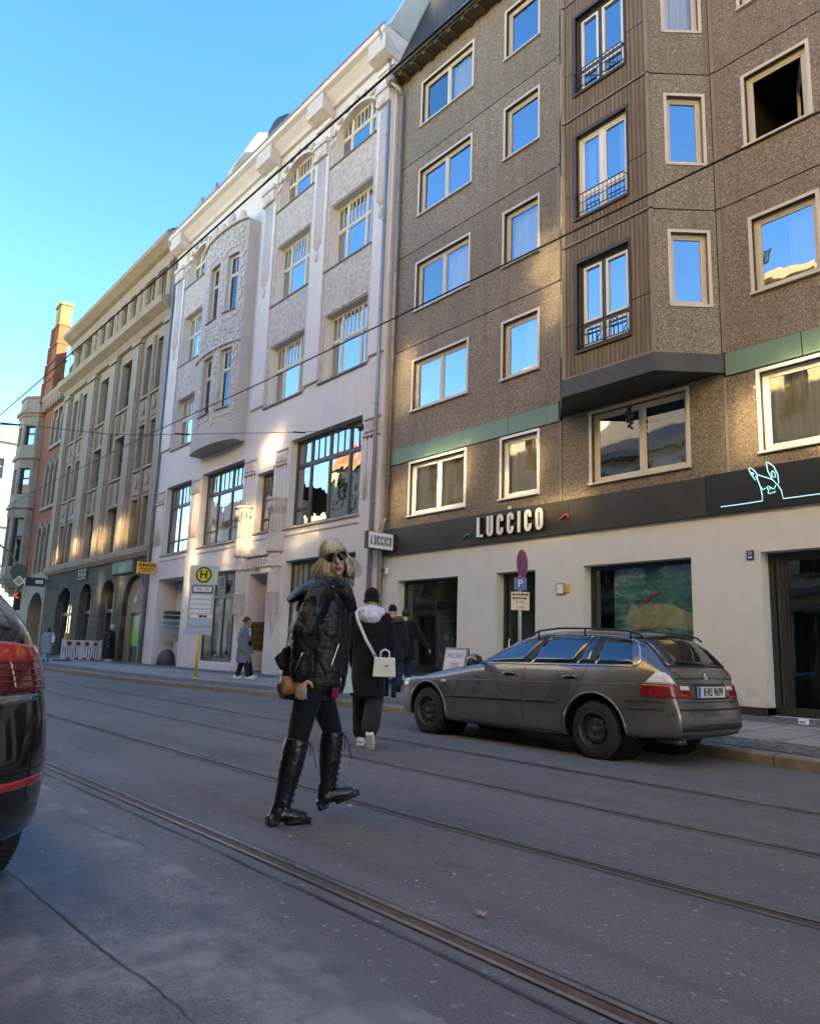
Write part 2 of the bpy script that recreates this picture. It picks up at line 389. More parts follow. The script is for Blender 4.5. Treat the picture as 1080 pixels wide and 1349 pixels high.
# tram rails: grooved steel rails lying flush in the asphalt
RAILS = {'a': [(6,2.34),(-1.5,2.27),(-2.6,2.26),(-4.3,2.22),(-7.8,2.10),(-13,2.0),(-30,1.9),(-110,1.9)],
         'b': [(6,3.78),(-1.6,3.72),(-2.7,3.66),(-4.3,3.57),(-7.5,3.51),(-12.9,3.42),(-30,3.35),(-110,3.35)],
         'c': [(6,5.05),(-2.2,5.02),(-3.6,4.99),(-6,4.96),(-30,4.9),(-110,4.9)],
         'd': [(6,6.4),(-2.7,6.38),(-6.2,6.38),(-30,6.35),(-110,6.35)]}
for k, P in RAILS.items():
    pl = poly_line(P, .5); near = k == 'a'
    strip('tram_rail', [(x, y+.042) for x, y in pl], .030 if near else .024, .0085, M['rail'])
    strip('rail_groove', [(x, y-.004) for x, y in pl], .060 if near else .020, .0045, M['rust'])
    strip('tram_rail', [(x, y-.046) for x, y in pl], .026 if near else .016, .0085, M['rail'])
    fine = [p for p in poly_line(P, .12) if p[0] > -22]
    strip('rail_seam', [(x, y+.072+.004*noise.noise(Vector((x*2, y, 0)))) for x, y in fine], .010, .006, M['tar'], .9, seed=ord(k))
strip('rail_seam', [(x, y-.155+.012*noise.noise(Vector((x*1.5, 0, 9)))) for x, y in poly_line(RAILS['a'], .1) if x > -9], .011, .009, M['tar'], .9)
# cracks and patches of the near lane
crk = [(-5.2,1.04),(-4.3,1.05),(-3.84,1.07),(-3.48,1.08),(-3.22,1.09),(-3.05,1.10),(-2.9,1.11),(-2.75,1.13),(-2.55,1.14),(-2.38,1.14),(-1.2,1.17)]
pl = [(x+.006*noise.noise(Vector((x*14, y*9, 2))), y+.010*noise.noise(Vector((x*9, y*9, 0)))+.006*noise.noise(Vector((x*31, 0, 7)))) for x, y in poly_line(crk, .02)]
strip('road_crack', pl, .009, .009, M['tar'], 1.3)
crk = [(-4.0,1.50),(-3.5,1.48),(-3.0,1.475),(-2.6,1.475),(-2.3,1.47),(-1.0,1.45)]
pl = [(x, y+.02*noise.noise(Vector((x*5, y*9, 0)))) for x, y in poly_line(crk, .03)]
for k_, (xa_, ya_, xb_, yb_) in enumerate(((-3.0,5.6,-5.2,5.75),(-5.5,1.6,-4.4,1.78))):
    pl = [(xa_+(xb_-xa_)*i/40+.02*noise.noise(Vector((i*.3, k_, 2))), ya_+(yb_-ya_)*i/40+.05*noise.noise(Vector((i*.16, k_*3., 5)))+.012*noise.noise(Vector((i*.7, k_, 9)))) for i in range(41)]
    strip('road_crack', pl, .006, .009, M['tar'], 1.5, seed=k_)
strip('road_crack', [(x, 2.72+.03*noise.noise(Vector((x*2, 0, 0)))) for x in [-8-.1*i for i in range(60)]], .008, .006, M['tar'], 1.)
# kerb stones
mb = MB(); x = 8.
while x > -60:
    L = rnd.uniform(.85, 1.25); x2 = x-L+.012; y1, y2 = kerb_y(x), kerb_y(x2); z = .13+rnd.uniform(-.005, .005)
    a, b = [(x, y1-.0), (x2, y2-.0), (x2, y2+.3), (x, y1+.3)], .02
    mb.add([(a[0][0],a[0][1],-.02),(a[1][0],a[1][1],-.02),(a[2][0],a[2][1],-.02),(a[3][0],a[3][1],-.02),
            (a[0][0],a[0][1],z-b),(a[1][0],a[1][1],z-b),(a[0][0],a[0][1]+b,z),(a[1][0],a[1][1]+b,z),(a[2][0],a[2][1],z),(a[3][0],a[3][1],z)],
           [(0,1,5,4),(4,5,7,6),(6,7,8,9),(1,2,8,7,5),(0,4,6,9,3),(2,3,9,8)])
    x -= L
mb.build('kerb', M['kerb'], kind='structure')
mb = MB()
for x0, x1 in zip(XS, XS[1:]):
    for j, (t0, t1) in enumerate(((0,.2),(.2,.72),(.72,1.02))):
        mb.mi = 1 if j != 1 else 0
        q = []
        for x, t in ((x0,t0),(x0,t1),(x1,t1),(x1,t0)):
            k = kerb_y(x)+.29; y = k+(13.25-k)*t; q.append((x, y, walk_z(x, y)-.004))
        mb.poly(q)
mb.build('pavement', [M['paving'], M['mosaic']], kind='structure')
# opposite pavement
mb = MB(); mb.box(-140,10,-5.2,-3.4,-.05,.13); mb.build('pavement_south', M['paving'], kind='structure')
# specks of litter, stones and a dead leaf
M['speck'] = mat('pale_specks', (.45,.42,.37), .8, var=.4, scale=20)
mb = MB()
for i in range(230):
    x = -rnd.uniform(1.2, 14); y = rnd.uniform(.6, 8.6); s = rnd.uniform(.0025, .008)*(1 if i % 9 else 1.8); a = rnd.uniform(0, 6.28)
    p = [(x+s*k*math.cos(a+t), y+s*k*math.sin(a+t)) for t, k in ((0,1.6),(1.3,.7),(2.6,1.2),(3.7,.8),(5,1.))]
    mb.prof_z(p, .0095, .0095+s*.5)
mb.build('scattered_grit', M['speck'], kind='stuff')
M['leaf'] = mat('dry_leaf', (.42,.24,.13), .7, var=.3, scale=30)
def leaf(loc, s, rz, label):
    mb = MB(); P = [(0,-1,0),(.35,-.55,.1),(.8,-.5,.22),(.55,-.05,.12),(.95,.3,.28),(.4,.4,.1),(.1,1,.22),(-.3,.5,.12),(-.8,.45,.3),(-.5,0,.1),(-.75,-.5,.2),(-.3,-.55,.08)]
    c = len(P); mb.add([(x*s, y*s, z*s) for x, y, z in P]+[(0, 0, .02*s)], [(i, (i+1) % c, c) for i in range(c)])
    mb.tube([(0,-1*s,0),(.1*s,-1.6*s,.05*s)], .03*s, 5)
    o = link('fallen_leaf', mb.mesh('fallen_leaf', M['leaf']), None, loc, (0,0,rz)); tag(o, label, 'leaf')
leaf((-2.55,2.55,.012), .035, 1.1, 'dry brown fallen leaf on the asphalt between the two front rails')
mb = MB(); mb.box(-5.42,-5.30,12.06,12.14,.262,.34); mb.mi = 1; mb.box(-5.40,-5.32,12.055,12.06,.28,.31)
mb.build('paper_cup_box', [M['paper'], plain('blue_print', (.1,.25,.5))], label='small white carton lying on the pavement by the shop door', cat='litter')
# ------------------------------------------------------------------ walls with openings, windows
def flat(y): return lambda s, z, d: (s, y+d, z)
def wall(mb, s0, s1, z0, z1, holes, depth, xf, step=99., mi_reveal=None):
    """holes: (s0,s1,z0,z1[,arch rise[,depth]]); xf(s,z,d) maps wall coordinates to the world"""
    m0 = mb.mi
    ss = sorted({s0, s1} | {v for h in holes for v in h[:2] if s0 < v < s1}); zs = sorted({z0, z1} | {v for h in holes for v in h[2:4] if z0 < v < z1})
    S = []
    for a, b in zip(ss, ss[1:]):
        k = max(1, int(math.ceil((b-a)/step))); S += [a+(b-a)*i/k for i in range(k)]
    S.append(ss[-1])
    for za, zb in zip(zs, zs[1:]):
        run = None
        for a, b in zip(S, S[1:]):
            cs, cz = (a+b)/2, (za+zb)/2
            hole = any(h[0] < cs < h[1] and h[2] < cz < h[3] for h in holes)
            if hole or step < 90:
                if run is not None: mb.poly([xf(run,za,0), xf(a,za,0), xf(a,zb,0), xf(run,zb,0)]); run = None
                if not hole: mb.poly([xf(a,za,0), xf(b,za,0), xf(b,zb,0), xf(a,zb,0)])
            elif run is None: run = a
        if run is not None: mb.poly([xf(run,za,0), xf(S[-1],za,0), xf(S[-1],zb,0), xf(run,zb,0)])
    if mi_reveal is not None: mb.mi = mi_reveal
    for h in holes:
        a, b, c, d = h[:4]; rise = h[4] if len(h) > 4 else 0; dp = h[5] if len(h) > 5 else depth
        sp = d-rise
        mb.poly([xf(a,c,0), xf(a,c,dp), xf(a,sp,dp), xf(a,sp,0)])
        mb.poly([xf(b,c,dp), xf(b,c,0), xf(b,sp,0), xf(b,sp,dp)])
        mb.poly([xf(a,c,dp), xf(a,c,0), xf(b,c,0), xf(b,c,dp)])
        if not rise: mb.poly([xf(a,d,0), xf(a,d,dp), xf(b,d,dp), xf(b,d,0)])
        else:
            n = 14; w = (b-a)/2
            A = [(a+w-w*math.cos(PI*i/n), sp+rise*math.sin(PI*i/n)) for i in range(n+1)]
            for (p, q), (u, v) in zip(A, A[1:]): mb.poly([xf(p,q,0), xf(p,q,dp), xf(u,v,dp), xf(u,v,0)])
            mb.mi = m0
            for (p, q), (u, v) in zip(A, A[1:]): mb.poly([xf(p,q,0), xf(u,v,0), xf(u,d,0), xf(p,d,0)])
            if mi_reveal is not None: mb.mi = mi_reveal
    mb.mi = m0
_win = {}
def win_mesh(w, h, frame, t=.07, vert=(), trans=(), bars=(), ft=.06, pt=.05, arch=0, panes='glass', cur=None, room=.9, surround=None, seed=0):
    """frame, pane, curtain and room meshes for an opening w x h; local: x along, y inwards, z up"""
    key = (w, h, frame.name, t, tuple(vert), tuple(trans), tuple(bars), arch, panes, cur, room, surround and surround[0].name, seed)
    if key in _win: return _win[key]
    f = MB()
    f.box(0, t, 0, ft, 0, h); f.box(w-t, w, 0, ft, 0, h); f.box(t, w-t, 0, ft, 0, t*1.1); f.box(t, w-t, 0, ft, h-t, h)
    for v in vert: f.box(v-t*.55, v+t*.55, -.004, ft+.004, t, h-t)
    for z in trans: f.box(t, w-t, -.007, ft+.007, z-t*.55, z+t*.55)
    for x0, z0, x1, z1, bw in bars: f.box(min(x0,x1)-bw/2, max(x0,x1)+bw/2, .012, ft*.8, z0, z1) if abs(x1-x0) < .01 else f.box(x0, x1, .012, ft*.8, z0-bw/2, z0+bw/2)
    # sash rims round each light
    xs = [0+t*.45]+list(vert)+[w-t*.45]; zs = [t*.5]+list(trans)+[h-t*.45]; rim = t*.5; hw = t*.55
    for a, b in zip(xs, xs[1:]):
        for c, d in zip(zs, zs[1:]):
            a2, b2, c2, d2 = a+hw, b-hw, c+hw, d-hw
            if b2-a2 < .12 or d2-c2 < .12: continue
            f.box(a2, a2+rim, .014, ft*.7, c2, d2); f.box(b2-rim, b2, .014, ft*.7, c2, d2)
            f.box(a2+rim, b2-rim, .014, ft*.7, c2, c2+rim); f.box(a2+rim, b2-rim, .014, ft*.7, d2-rim, d2)
    fm = f.mesh('window', frame)
    p = MB(); r = random.Random(seed+int(w*100))
    for i, (a, b) in enumerate(zip(xs, xs[1:])):
        for c, d in zip(zs, zs[1:]):
            q = [r.uniform(-.004, .004) for _ in range(4)]
            p.add([(a,.035+q[0],c),(b,.035+q[1],c),(b,.035+q[2],d),(a,.035+q[0]-q[1]+q[2],d)], [(0,1,2,3)])
    pm = p.mesh('pane', M[panes])
    cm = None
    if cur:
        c = MB(); mm = M['curtain']
        def sheet(a, b, z0, z1, amp=.03, n=None):
            n = n or int((b-a)/.035)+2; P = [(a+(b-a)*i/n, .16+amp*math.sin(i*1.9+r.random())*r.uniform(.5, 1)) for i in range(n+1)]
            for (x0, y0), (x1, y1) in zip(P, P[1:]): c.poly([(x0,y0,z0), (x1,y1,z0), (x1,y1,z1), (x0,y0,z1)])
        if cur == 'full': sheet(t, w-t, .02, h-.02)
        elif cur == 'warm': sheet(t, w-t, .02, h-.02); mm = M['curtain_warm']
        elif cur == 'sides': sheet(t, t+w*.2, .02, h-.02); sheet(w-t-w*.2, w-t, .02, h-.02)
        elif cur == 'left': sheet(t, t+w*.42, .02, h-.02)
        elif cur == 'right': sheet(w-t-w*.46, w-t, .02, h-.02)
        elif cur == 'half': sheet(t, w-t, .02, h*.55)
        elif cur == 'blind': c.box(t, w-t, .10, .115, h*.3, h-.05)
        elif cur == 'top': sheet(t, w-t, h*.62, h-.02)
        cm = c.mesh('curtain', mm, True)
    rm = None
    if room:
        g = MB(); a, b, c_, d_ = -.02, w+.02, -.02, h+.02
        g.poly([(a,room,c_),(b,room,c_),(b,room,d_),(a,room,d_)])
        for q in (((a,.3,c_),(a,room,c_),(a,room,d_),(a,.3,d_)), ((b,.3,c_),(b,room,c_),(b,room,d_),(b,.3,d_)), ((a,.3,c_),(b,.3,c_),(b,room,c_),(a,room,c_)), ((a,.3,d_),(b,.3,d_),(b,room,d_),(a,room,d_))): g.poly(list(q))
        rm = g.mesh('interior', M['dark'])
    sm = None
    if surround:                                                  # protruding frame moulding round the opening
        mt, sw, out, dep = surround; s = MB()
        s.box(-sw, 0, -dep-out, .05-.001, -sw, h+sw); s.box(w, w+sw, -dep-out, .05-.001, -sw, h+sw)
        s.box(0, w, -dep-out, .05, h, h+sw); s.box(0, w, -dep-out-.03, .05, -sw*.8, 0)
        sm = s.mesh('surround', mt)
    _win[key] = (fm, pm, cm, rm, sm); return _win[key]
def put_window(parent, at, ms, rz=0, name='window', split=True):
    """one window part with its pane, curtain, interior and surround as sub-parts; at is in world coordinates"""
    o = link(name, ms[0], parent, Vector(at)-wloc(parent), (0, 0, rz))
    for nm, me in zip(('pane', 'curtain', 'interior', 'surround'), ms[1:]):
        if me: link(nm, me, o)
    return o
def sill(mb, x0, x1, y, z, out=.06, t=.03): mb.box(x0, x1, y-out, y+.05, z-t, z)

# ------------------------------------------------------------------ brown apartment block with the shop
D = 13.2
flatblock = thing('apartment_building', (-11, D, 0), 'brown pebble concrete apartment block with a bay and a black and white shop front', 'building')
fb = flatblock
SE = [9.92+3.05*k for k in range(4)]                               # panel joints
TOP = 19.2
W = {'double': [(-16.27,-14.05), (-3.55,-1.3), (2.2,4.4)], 'single': [(-12.72,-11.57), (-6.27,-5.1), (.2,1.4)]}
SILLS = [4.89, 7.94, 11.0, 14.07, 17.1]; HGT = 1.47
holes = [(a, b, z, z+HGT) for z in SILLS for k in W for a, b in W[k]]
holes.append((-10.02,-7.74,4.87,6.40))
X0, X1 = -17.33, 34.0
BX = (-10.85,-9.94,-7.77,-6.96); BY = 12.19
# upper panels, one mesh per storey so that joints are real gaps
def panel(z0, z1, hs, xr, m):
    mb = MB()
    wall(mb, xr[0]+.012, xr[1]-.012, z0+.014, z1-.014, hs, .16, flat(D))
    a, b = xr[0]+.012, xr[1]-.012
    for q in (((a,D,z0+.014),(b,D,z0+.014),(b,D+.05,z0+.014),(a,D+.05,z0+.014)), ((a,D,z1-.014),(b,D,z1-.014),(b,D+.05,z1-.014),(a,D+.05,z1-.014)),
              ((a,D,z0+.014),(a,D,z1-.014),(a,D+.05,z1-.014),(a,D+.05,z0+.014)), ((b,D,z0+.014),(b,D,z1-.014),(b,D+.05,z1-.014),(b,D+.05,z0+.014))): mb.poly(list(q))
    mb.build('wall_panel', m, fb)
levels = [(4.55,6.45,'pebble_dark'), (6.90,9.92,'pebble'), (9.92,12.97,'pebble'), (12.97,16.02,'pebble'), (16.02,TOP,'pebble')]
for z0, z1, m in levels:
    for xa, xb in ((X0,BX[0]),(BX[3],X1)):
        panel(z0, z1, [h for h in holes if z0 < h[2] < z1 and xa < h[0] < xb], (xa, xb), M[m])
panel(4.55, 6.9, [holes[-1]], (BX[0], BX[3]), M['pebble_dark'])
mb = MB()                                                          # joint backing, returns, rear
wall(mb, X0, X1, 4.5, TOP, holes+[(BX[0]+.1,BX[3]-.1,6.9,TOP-.01)], .02, flat(D+.045))
mb.box(X0,X0+.012,D+.06,D+12,0,TOP); mb.box(X1-.012,X1,D,D+12,0,TOP); mb.box(X0,X1,D+12,D+12.1,0,TOP)
mb.build('structural_wall', M['dark'], fb)
# joint trims beside the bay and at the ends
mb = MB()
for x, z0 in ((BX[0]-.10,6.9),(BX[3]+.015,6.9)):
    for a, b in zip([z0]+SE, SE+[TOP]): mb.box(x, x+.085, D-.03, D+.02, a+.02, b-.02)
    mb.build('joint_trim', M['concrete_trim'], fb); mb = MB()
mb.box(BX[0]-.06, BX[0]-.01, D-.015, D+.02, 4.56, 6.44); mb.build('joint_trim', M['concrete_trim'], fb); mb = MB(); mb.box(BX[3]+.0, BX[3]+.06, D-.015, D+.02, 4.56, 6.44)
mb.build('joint_trim', M['concrete_trim'], fb)
# green panels
for xa, xb in ((X0+.1,BX[0]-.06),(BX[3]+.06,X1)):
    n = max(1, round((xb-xa)/1.42)); w = (xb-xa)/n
    for i in range(n):
        mb = MB(); mb.box(xa+i*w+.008, xa+(i+1)*w-.008, D-.035, D+.03, 6.455, 6.895); mb.build('green_panel', M['green_panel'], fb)
# windows of the flat wall
Fr, Fw = M['frame_cream'], M['frame_white']
cur_d = ['warm', 'right', 'right', 'left', 'right']; cur_s = ['warm', None, 'full', 'sides', None]
for ki, k in enumerate(('double', 'single')):
    for ci, (a, b) in enumerate(W[k]):
        for zi, z in enumerate(SILLS):
            w = round(b-a, 2); fr = Fw if zi == 0 else Fr
            cu = (cur_d if ki == 0 else cur_s)[(zi+ci*2) % 5] if ci or ki else [ 'warm', 'left', 'right', None, 'right'][zi]
            pn = 'glass_clear' if zi == 0 else ('glass_mid' if (zi, ki) in ((2, 0), (2, 1), (4, 0)) else 'glass')
            if k == 'single' and ci == 0: cu = ['warm', 'right', 'full', None, None][zi]
            if k == 'single' and ci == 1: cu = ['full', 'right', None, 'full', None][zi]
            if (k, ci, zi) == ('single', 1, 2):                    # the one standing open
                ms = win_mesh(w, HGT, fr, .075, seed=3, panes='glass', room=2.5)
                o = link('window', ms[0], fb, Vector((a, D+.10, z))-wloc(fb)); link('interior', ms[3], o)
                s = win_mesh(w-.15, HGT-.15, fr, .06, panes='glass_dark', room=0, seed=4)
                c = link('sash', s[0], o, (w-.09, .05, .075), (0, 0, R(180-62))); c.scale = (1, 1, 1); link('pane', s[1], o, (w-.09, .05, .075), (0, 0, R(180-62)))
            else:
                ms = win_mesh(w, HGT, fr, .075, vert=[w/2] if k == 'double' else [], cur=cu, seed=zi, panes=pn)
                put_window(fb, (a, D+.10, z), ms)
            mb = MB()                                              # moulded surround
            for q in ((a-.065,a,z-.02,z+HGT+.065), (b,b+.065,z-.02,z+HGT+.065)): mb.box(q[0],q[1],D-.022,D+.03,q[2],q[3])
            mb.box(a,b,D-.022,D+.03,z+HGT,z+HGT+.065); mb.box(a-.07,b+.07,D-.075,D+.03,z-.06,z-.021)
            mb.build('window_surround', fr, fb)
ms = win_mesh(2.28, 1.53, Fr, .075, vert=[1.2], cur=None, seed=9)
o = put_window(fb, (-10.02, D+.10, 4.87), ms)
mb = MB(); mb.box(-8.8,-7.85,D+.28,D+.30,4.93,6.0); mb.build('curtain', M['curtain'], o)
mb = MB()
a, b, z = -10.02, -7.74, 4.87
for q in ((a-.065,a,z-.02,z+1.6), (b,b+.065,z-.02,z+1.6)): mb.box(q[0],q[1],D-.022,D+.03,q[2],q[3])
mb.box(a,b,D-.022,D+.03,z+1.535,z+1.6); mb.box(a-.07,b+.07,D-.075,D+.03,z-.06,z-.021)
mb.build('window_surround', Fr, fb)
# hanging black bracket in front of that window
lamp = thing('hanging_ornament', (-8.97, D-.08, 5.95), 'small black wrought ornament hanging in front of the window under the bay', 'ornament')
mb = MB(); mb.tube([(-8.97,D-.02,6.32),(-8.97,D-.10,6.34),(-8.97,D-.12,6.28)], .014, 6)
for i, (dx, z, r) in enumerate(((0,6.24,.055),(-.05,6.17,.06),(.04,6.10,.07),(-.03,6.03,.06),(.05,5.97,.05),(.0,5.90,.045),(.06,5.84,.03))): mb.ell((-8.97+dx,D-.12,z), (r,r*.8,r*1.1), 8, 6)
mb.build('ironwork', M['black_metal'], lamp, True)
# -------- the bay
mb = MB(); mb.mi = 0
def seg(p, q): 
    L = math.hypot(q[0]-p[0], q[1]-p[1]); ux, uy = (q[0]-p[0])/L, (q[1]-p[1])/L
    return L, (lambda s, z, d: (p[0]+ux*s-uy*d, p[1]+uy*s+ux*d, z)), math.atan2(uy, ux)
Bp = [(BX[0], D), (BX[1], BY), (BX[2], BY), (BX[3], D)]
zlev = [6.88]+SE+[TOP]
bwz = [7.46, 10.5, 13.55, 16.6]; swz = [7.92, 10.95, 14.0, 17.05]
for i in range(4):
    z0, z1 = zlev[i]+.012, zlev[i+1]-.012
    for j in range(3):
        L, xf, ang = seg(Bp[j], Bp[j+1]); mb = MB()
        if j == 1:
            hs = [(.36, 1.65, bwz[i], bwz[i]+1.97)]
            wall(mb, .012, L-.012, z0, z1, hs, .16, xf)
        else:
            hs = [(.37, 1.09, swz[i], swz[i]+1.5)] if j == 2 else [(L-1.09, L-.37, swz[i], swz[i]+1.5)]
            wall(mb, .012, L-.012, z0, z1, hs, .16, xf)
        mb.build('bay_panel', M['ribbed'] if j == 1 else M['pebble_grey'], fb)
        if j == 1:
            w, h = 1.29, 1.97
            olive = i in (0, 2)
            fr = M['frame_bay'] if olive else M['frame_white']
            lo = .56
            ms = win_mesh(w, h, fr, .085, vert=[w*.47], trans=[lo], ft=.07, cur=[None, 'sides', None, 'sides'][i], seed=20+i)
            o = put_window(fb, xf(.36, bwz[i], .10), ms)
            if olive:
                f2 = MB()
                for (a, b) in ((.085+.01, w*.47-.05), (w*.47+.055, w-.09)):
                    for (c, d) in ((.10,lo-.05), (lo+.055, h-.10)):
                        t = .05; f2.box(a,a+t,-.012,.05,c,d); f2.box(b-t,b,-.012,.05,c,d); f2.box(a+t,b-t,-.012,.05,c,c+t); f2.box(a+t,b-t,-.012,.05,d-t,d)
                link('sash', f2.mesh('sash', M['frame_white']), o)
            mb = MB(); a, b, z = Bp[1][0]+.36, Bp[1][0]+1.65, bwz[i]
            mb.box(a-.085,a,BY-.03,BY+.04,z-.05,z+h+.08); mb.box(b,b+.03,BY-.02,BY+.04,z-.05,z+h+.08); mb.box(a,b,BY-.03,BY+.04,z+h,z+h+.08); mb.box(a,b,BY-.05,BY+.04,z-.06,z)
            mb.build('window_surround', M['frame_bay'], fb)
            # railing
            rb = MB(); z = bwz[i]
            yy = BY-.09
            rb.tube([(a+.02,yy,z+.04),(b-.02,yy,z+.04)], .012, 5); rb.tube([(a+.02,yy,z+.48),(b-.02,yy,z+.48)], .014, 5); rb.tube([(a+.02,yy,z+.26),(b-.02,yy,z+.26)], .008, 5)
            n = 12
            for t in range(n+1):
                x = a+.02+(b-a-.04)*t/n; rb.tube([(x,yy,z+.04),(x,yy,z+.48)], .008, 5)
            if i == 0:
                for cx in (a+.32, b-.32):
                    rb.tube([(cx+.09*math.cos(t*.7),yy-.01,z+.33+.09*math.sin(t*.7)) for t in range(9)], .012, 5)
            if i == 2:
                for cx in (a+.1, a+.5, b-.3): rb.tube([(cx,yy,z+.05),(cx+.06,yy-.14,z+.02),(cx+.16,yy-.03,z+.04)], .014, 5)
            for x in (a+.02, b-.02):
                for zz in (z+.06, z+.46): rb.tube([(x,yy,zz),(x,BY+.02,zz)], .01, 5)
            rb.build('window_railing', M['black_metal'], fb)
            # rib joint half way
            mb = MB(); zc = z+.62
            mb.box(Bp[1][0]+.02,a-.09,BY-.004,BY+.02,zc,zc+.018); mb.build('joint_line', M['dark'], fb); mb = MB(); mb.box(b+.035,Bp[2][0]-.02,BY-.004,BY+.02,zc+.06,zc+.078)
            mb.build('joint_line', M['dark'], fb)
        else:
            ms = win_mesh(.72, 1.5, M['frame_cream'], .065, cur=[None, None, 'full', None][i], seed=40+i, panes='glass_clear' if i == 1 and False else ('glass_clear' if i == 2 else 'glass'))
            s0 = hs[0][0]
            put_window(fb, xf(s0, swz[i], .09), ms, ang)
            mb = MB()
            for q in ((s0-.06,s0,-.03,1.56), (s0+.72,s0+.78,-.03,1.56), (s0,s0+.72,1.5,1.56), (s0-.05,s0+.77,-.06,-.005)):
                mb.add([xf(x, swz[i]+z, d) for d in (-.025,.03) for x, z in ((q[0],q[2]),(q[1],q[2]),(q[1],q[3]),(q[0],q[3]))], [(0,1,2,3),(4,5,6,7),(0,1,5,4),(1,2,6,5),(2,3,7,6),(3,0,4,7)])
            mb.build('window_surround', M['frame_cream'], fb)
# bay edge trims, joints, fascia and underside
mb = MB()
for (x, y) in (Bp[1], Bp[2]):
    for a, b in zip(zlev, zlev[1:]): mb.tube([(x,y-.005,a+.02),(x,y-.005,b-.02)], .045, 6)
for z in [6.90]+SE:
    e = .02
    mb.prof_z([(BX[0]+.02,D-.0),(BX[1]+e*.2,BY-.02),(BX[2]-e*.2,BY-.02),(BX[3]-.02,D),(BX[3]-.1,D),(BX[2]-.05,BY+.05),(BX[1]+.05,BY+.05),(BX[0]+.1,D)], z+.014, z+.05)
mb.build('bay_trim', M['concrete_trim'], fb)
mb = MB(); o_ = .05
mb.prof_z([(BX[0]-o_,D),(BX[1]-o_*.5,BY-o_),(BX[2]+o_*.5,BY-o_),(BX[3]+o_,D)], 6.53, 6.90)
mb.build('bay_fascia', M['bay_soffit'], fb)
mb = MB(); mb.prof_z([(BX[0]+.05,D+.02),(BX[1]+.03,BY+.06),(BX[2]-.03,BY+.06),(BX[3]-.05,D+.02)], 6.905, 6.93); mb.box(BX[0],BX[3],D+.9,D+1,6.9,TOP)
mb.build('bay_core', M['dark'], fb)
# eaves, gutter, roof
mb = MB(); mb.box(X0-.05,X1,D-.42,D+.3,TOP,TOP+.05)
for i in range(88): mb.box(X0+.3+i*.57,X0+.42+i*.57,D-.40,D,TOP-.09,TOP)
mb.build('eaves', mat('eaves_board', (.085,.07,.055), .7, var=.25), fb)
mb = MB(); c = [(D-.50+.08*math.cos(t), TOP+.12+.08*math.sin(t)) for t in [PI+PI*i/8 for i in range(9)]]
mb.prof_x(c+[(D-.43,TOP+.13),(D-.57,TOP+.13)], X0-.08, X1); 
for i in range(0, 88): mb.box(X0+i*.57,X0+i*.57+.03,D-.585,D-.41,TOP+.02,TOP+.145)
mb.build('gutter', M['zinc'], fb)
mb = MB(); mb.poly([(X0,D-.42,TOP+.1),(X1,D-.42,TOP+.1),(X1,D+1.1,TOP+4.0),(X0,D+1.1,TOP+4.0)]); mb.poly([(X0,D+1.1,TOP+4.0),(X1,D+1.1,TOP+4.0),(X1,D+4.5,TOP+5.2),(X0,D+4.5,TOP+5.2)]); mb.poly([(X0,D+4.5,TOP+5.2),(X1,D+4.5,TOP+5.2),(X1,D+12,TOP+.1),(X0,D+12,TOP+.1)])
mb.poly([(X0,D,TOP+.1),(X0,D+12,TOP+.1),(X0,D+4.5,TOP+5.2),(X0,D+1.1,TOP+4.0)]); mb.poly([(X1,D,TOP+.1),(X1,D+12,TOP+.1),(X1,D+4.5,TOP+5.2),(X1,D+1.1,TOP+4.0)])
mb.box(X0-.02,X1,D-.42,D+12,TOP+.05,TOP+.11)
mb.build('roof', M['tile_roof'], fb)
# drainpipe of the block
mb = MB(); xp, yp = -17.18, D-.10
mb.tube([(xp-.18,D-.45,TOP+.06),(xp-.16,D-.40,TOP-.16),(xp-.02,D-.22,TOP-.35),(xp,yp,TOP-.6)], .062, 10)
mb.tube([(xp,yp,TOP-.6),(xp,yp,4.9)], .062, 10); mb.tube([(xp,yp,4.9),(xp-.1,yp-.05,4.72),(xp-.12,yp-.05,4.2),(xp-.12,yp-.05,.25)], .055, 10)
mb.box(xp-.32,xp-.04,D-.55,D-.3,TOP-.16,TOP+.14)
for z in (17, 14.9, 12.6, 10.4, 8.3, 6.2): mb.lathe([(.062,-.03),(.072,-.03),(.072,.03),(.062,.03)], (xp,yp,z), 10)
mb.build('drainpipe', M['zinc_pipe'], fb, True)
# white ground floor
WZ = 3.82
gh = [(-16.65,-14.2,.52,3.08), (-12.86,-11.62,.27,3.08), (-10.27,-7.75,.75,3.08), (-6.42,-3.4,.27,3.07), (-2.2,.6,.75,3.08)]
mb = MB(); wall(mb, X0-.02, X1, .40, WZ, gh, .34, flat(D-.012)); mb.build('ground_floor_wall', M['white_wall'], fb)
mb = MB(); xs = [X0-.02]+[v for h in gh if h[2] < .4 for v in h[:2]]+[X1]
for a, b in zip(xs[::2], xs[1::2]): mb.box(a, b, D-.03, D+.3, .1, .40)
mb.build('plinth', M['frame_dark'], fb)
# sign fascia
mb = MB(); mb.mi = 0
for a, b in zip([X0,-14.4,-10.6,-7.36], [-14.4,-10.6,-7.36,-7.355]): mb.box(a+.004,b-.004,D-.10,D+.05,WZ,4.56)
mb.build('sign_fascia', M['fascia'], fb)
mb = MB(); mb.box(-7.35,X1,D-.10,D+.05,WZ,4.58); mb.build('sign_fascia', plain('black_fascia', (.008,.009,.011), .45), fb)
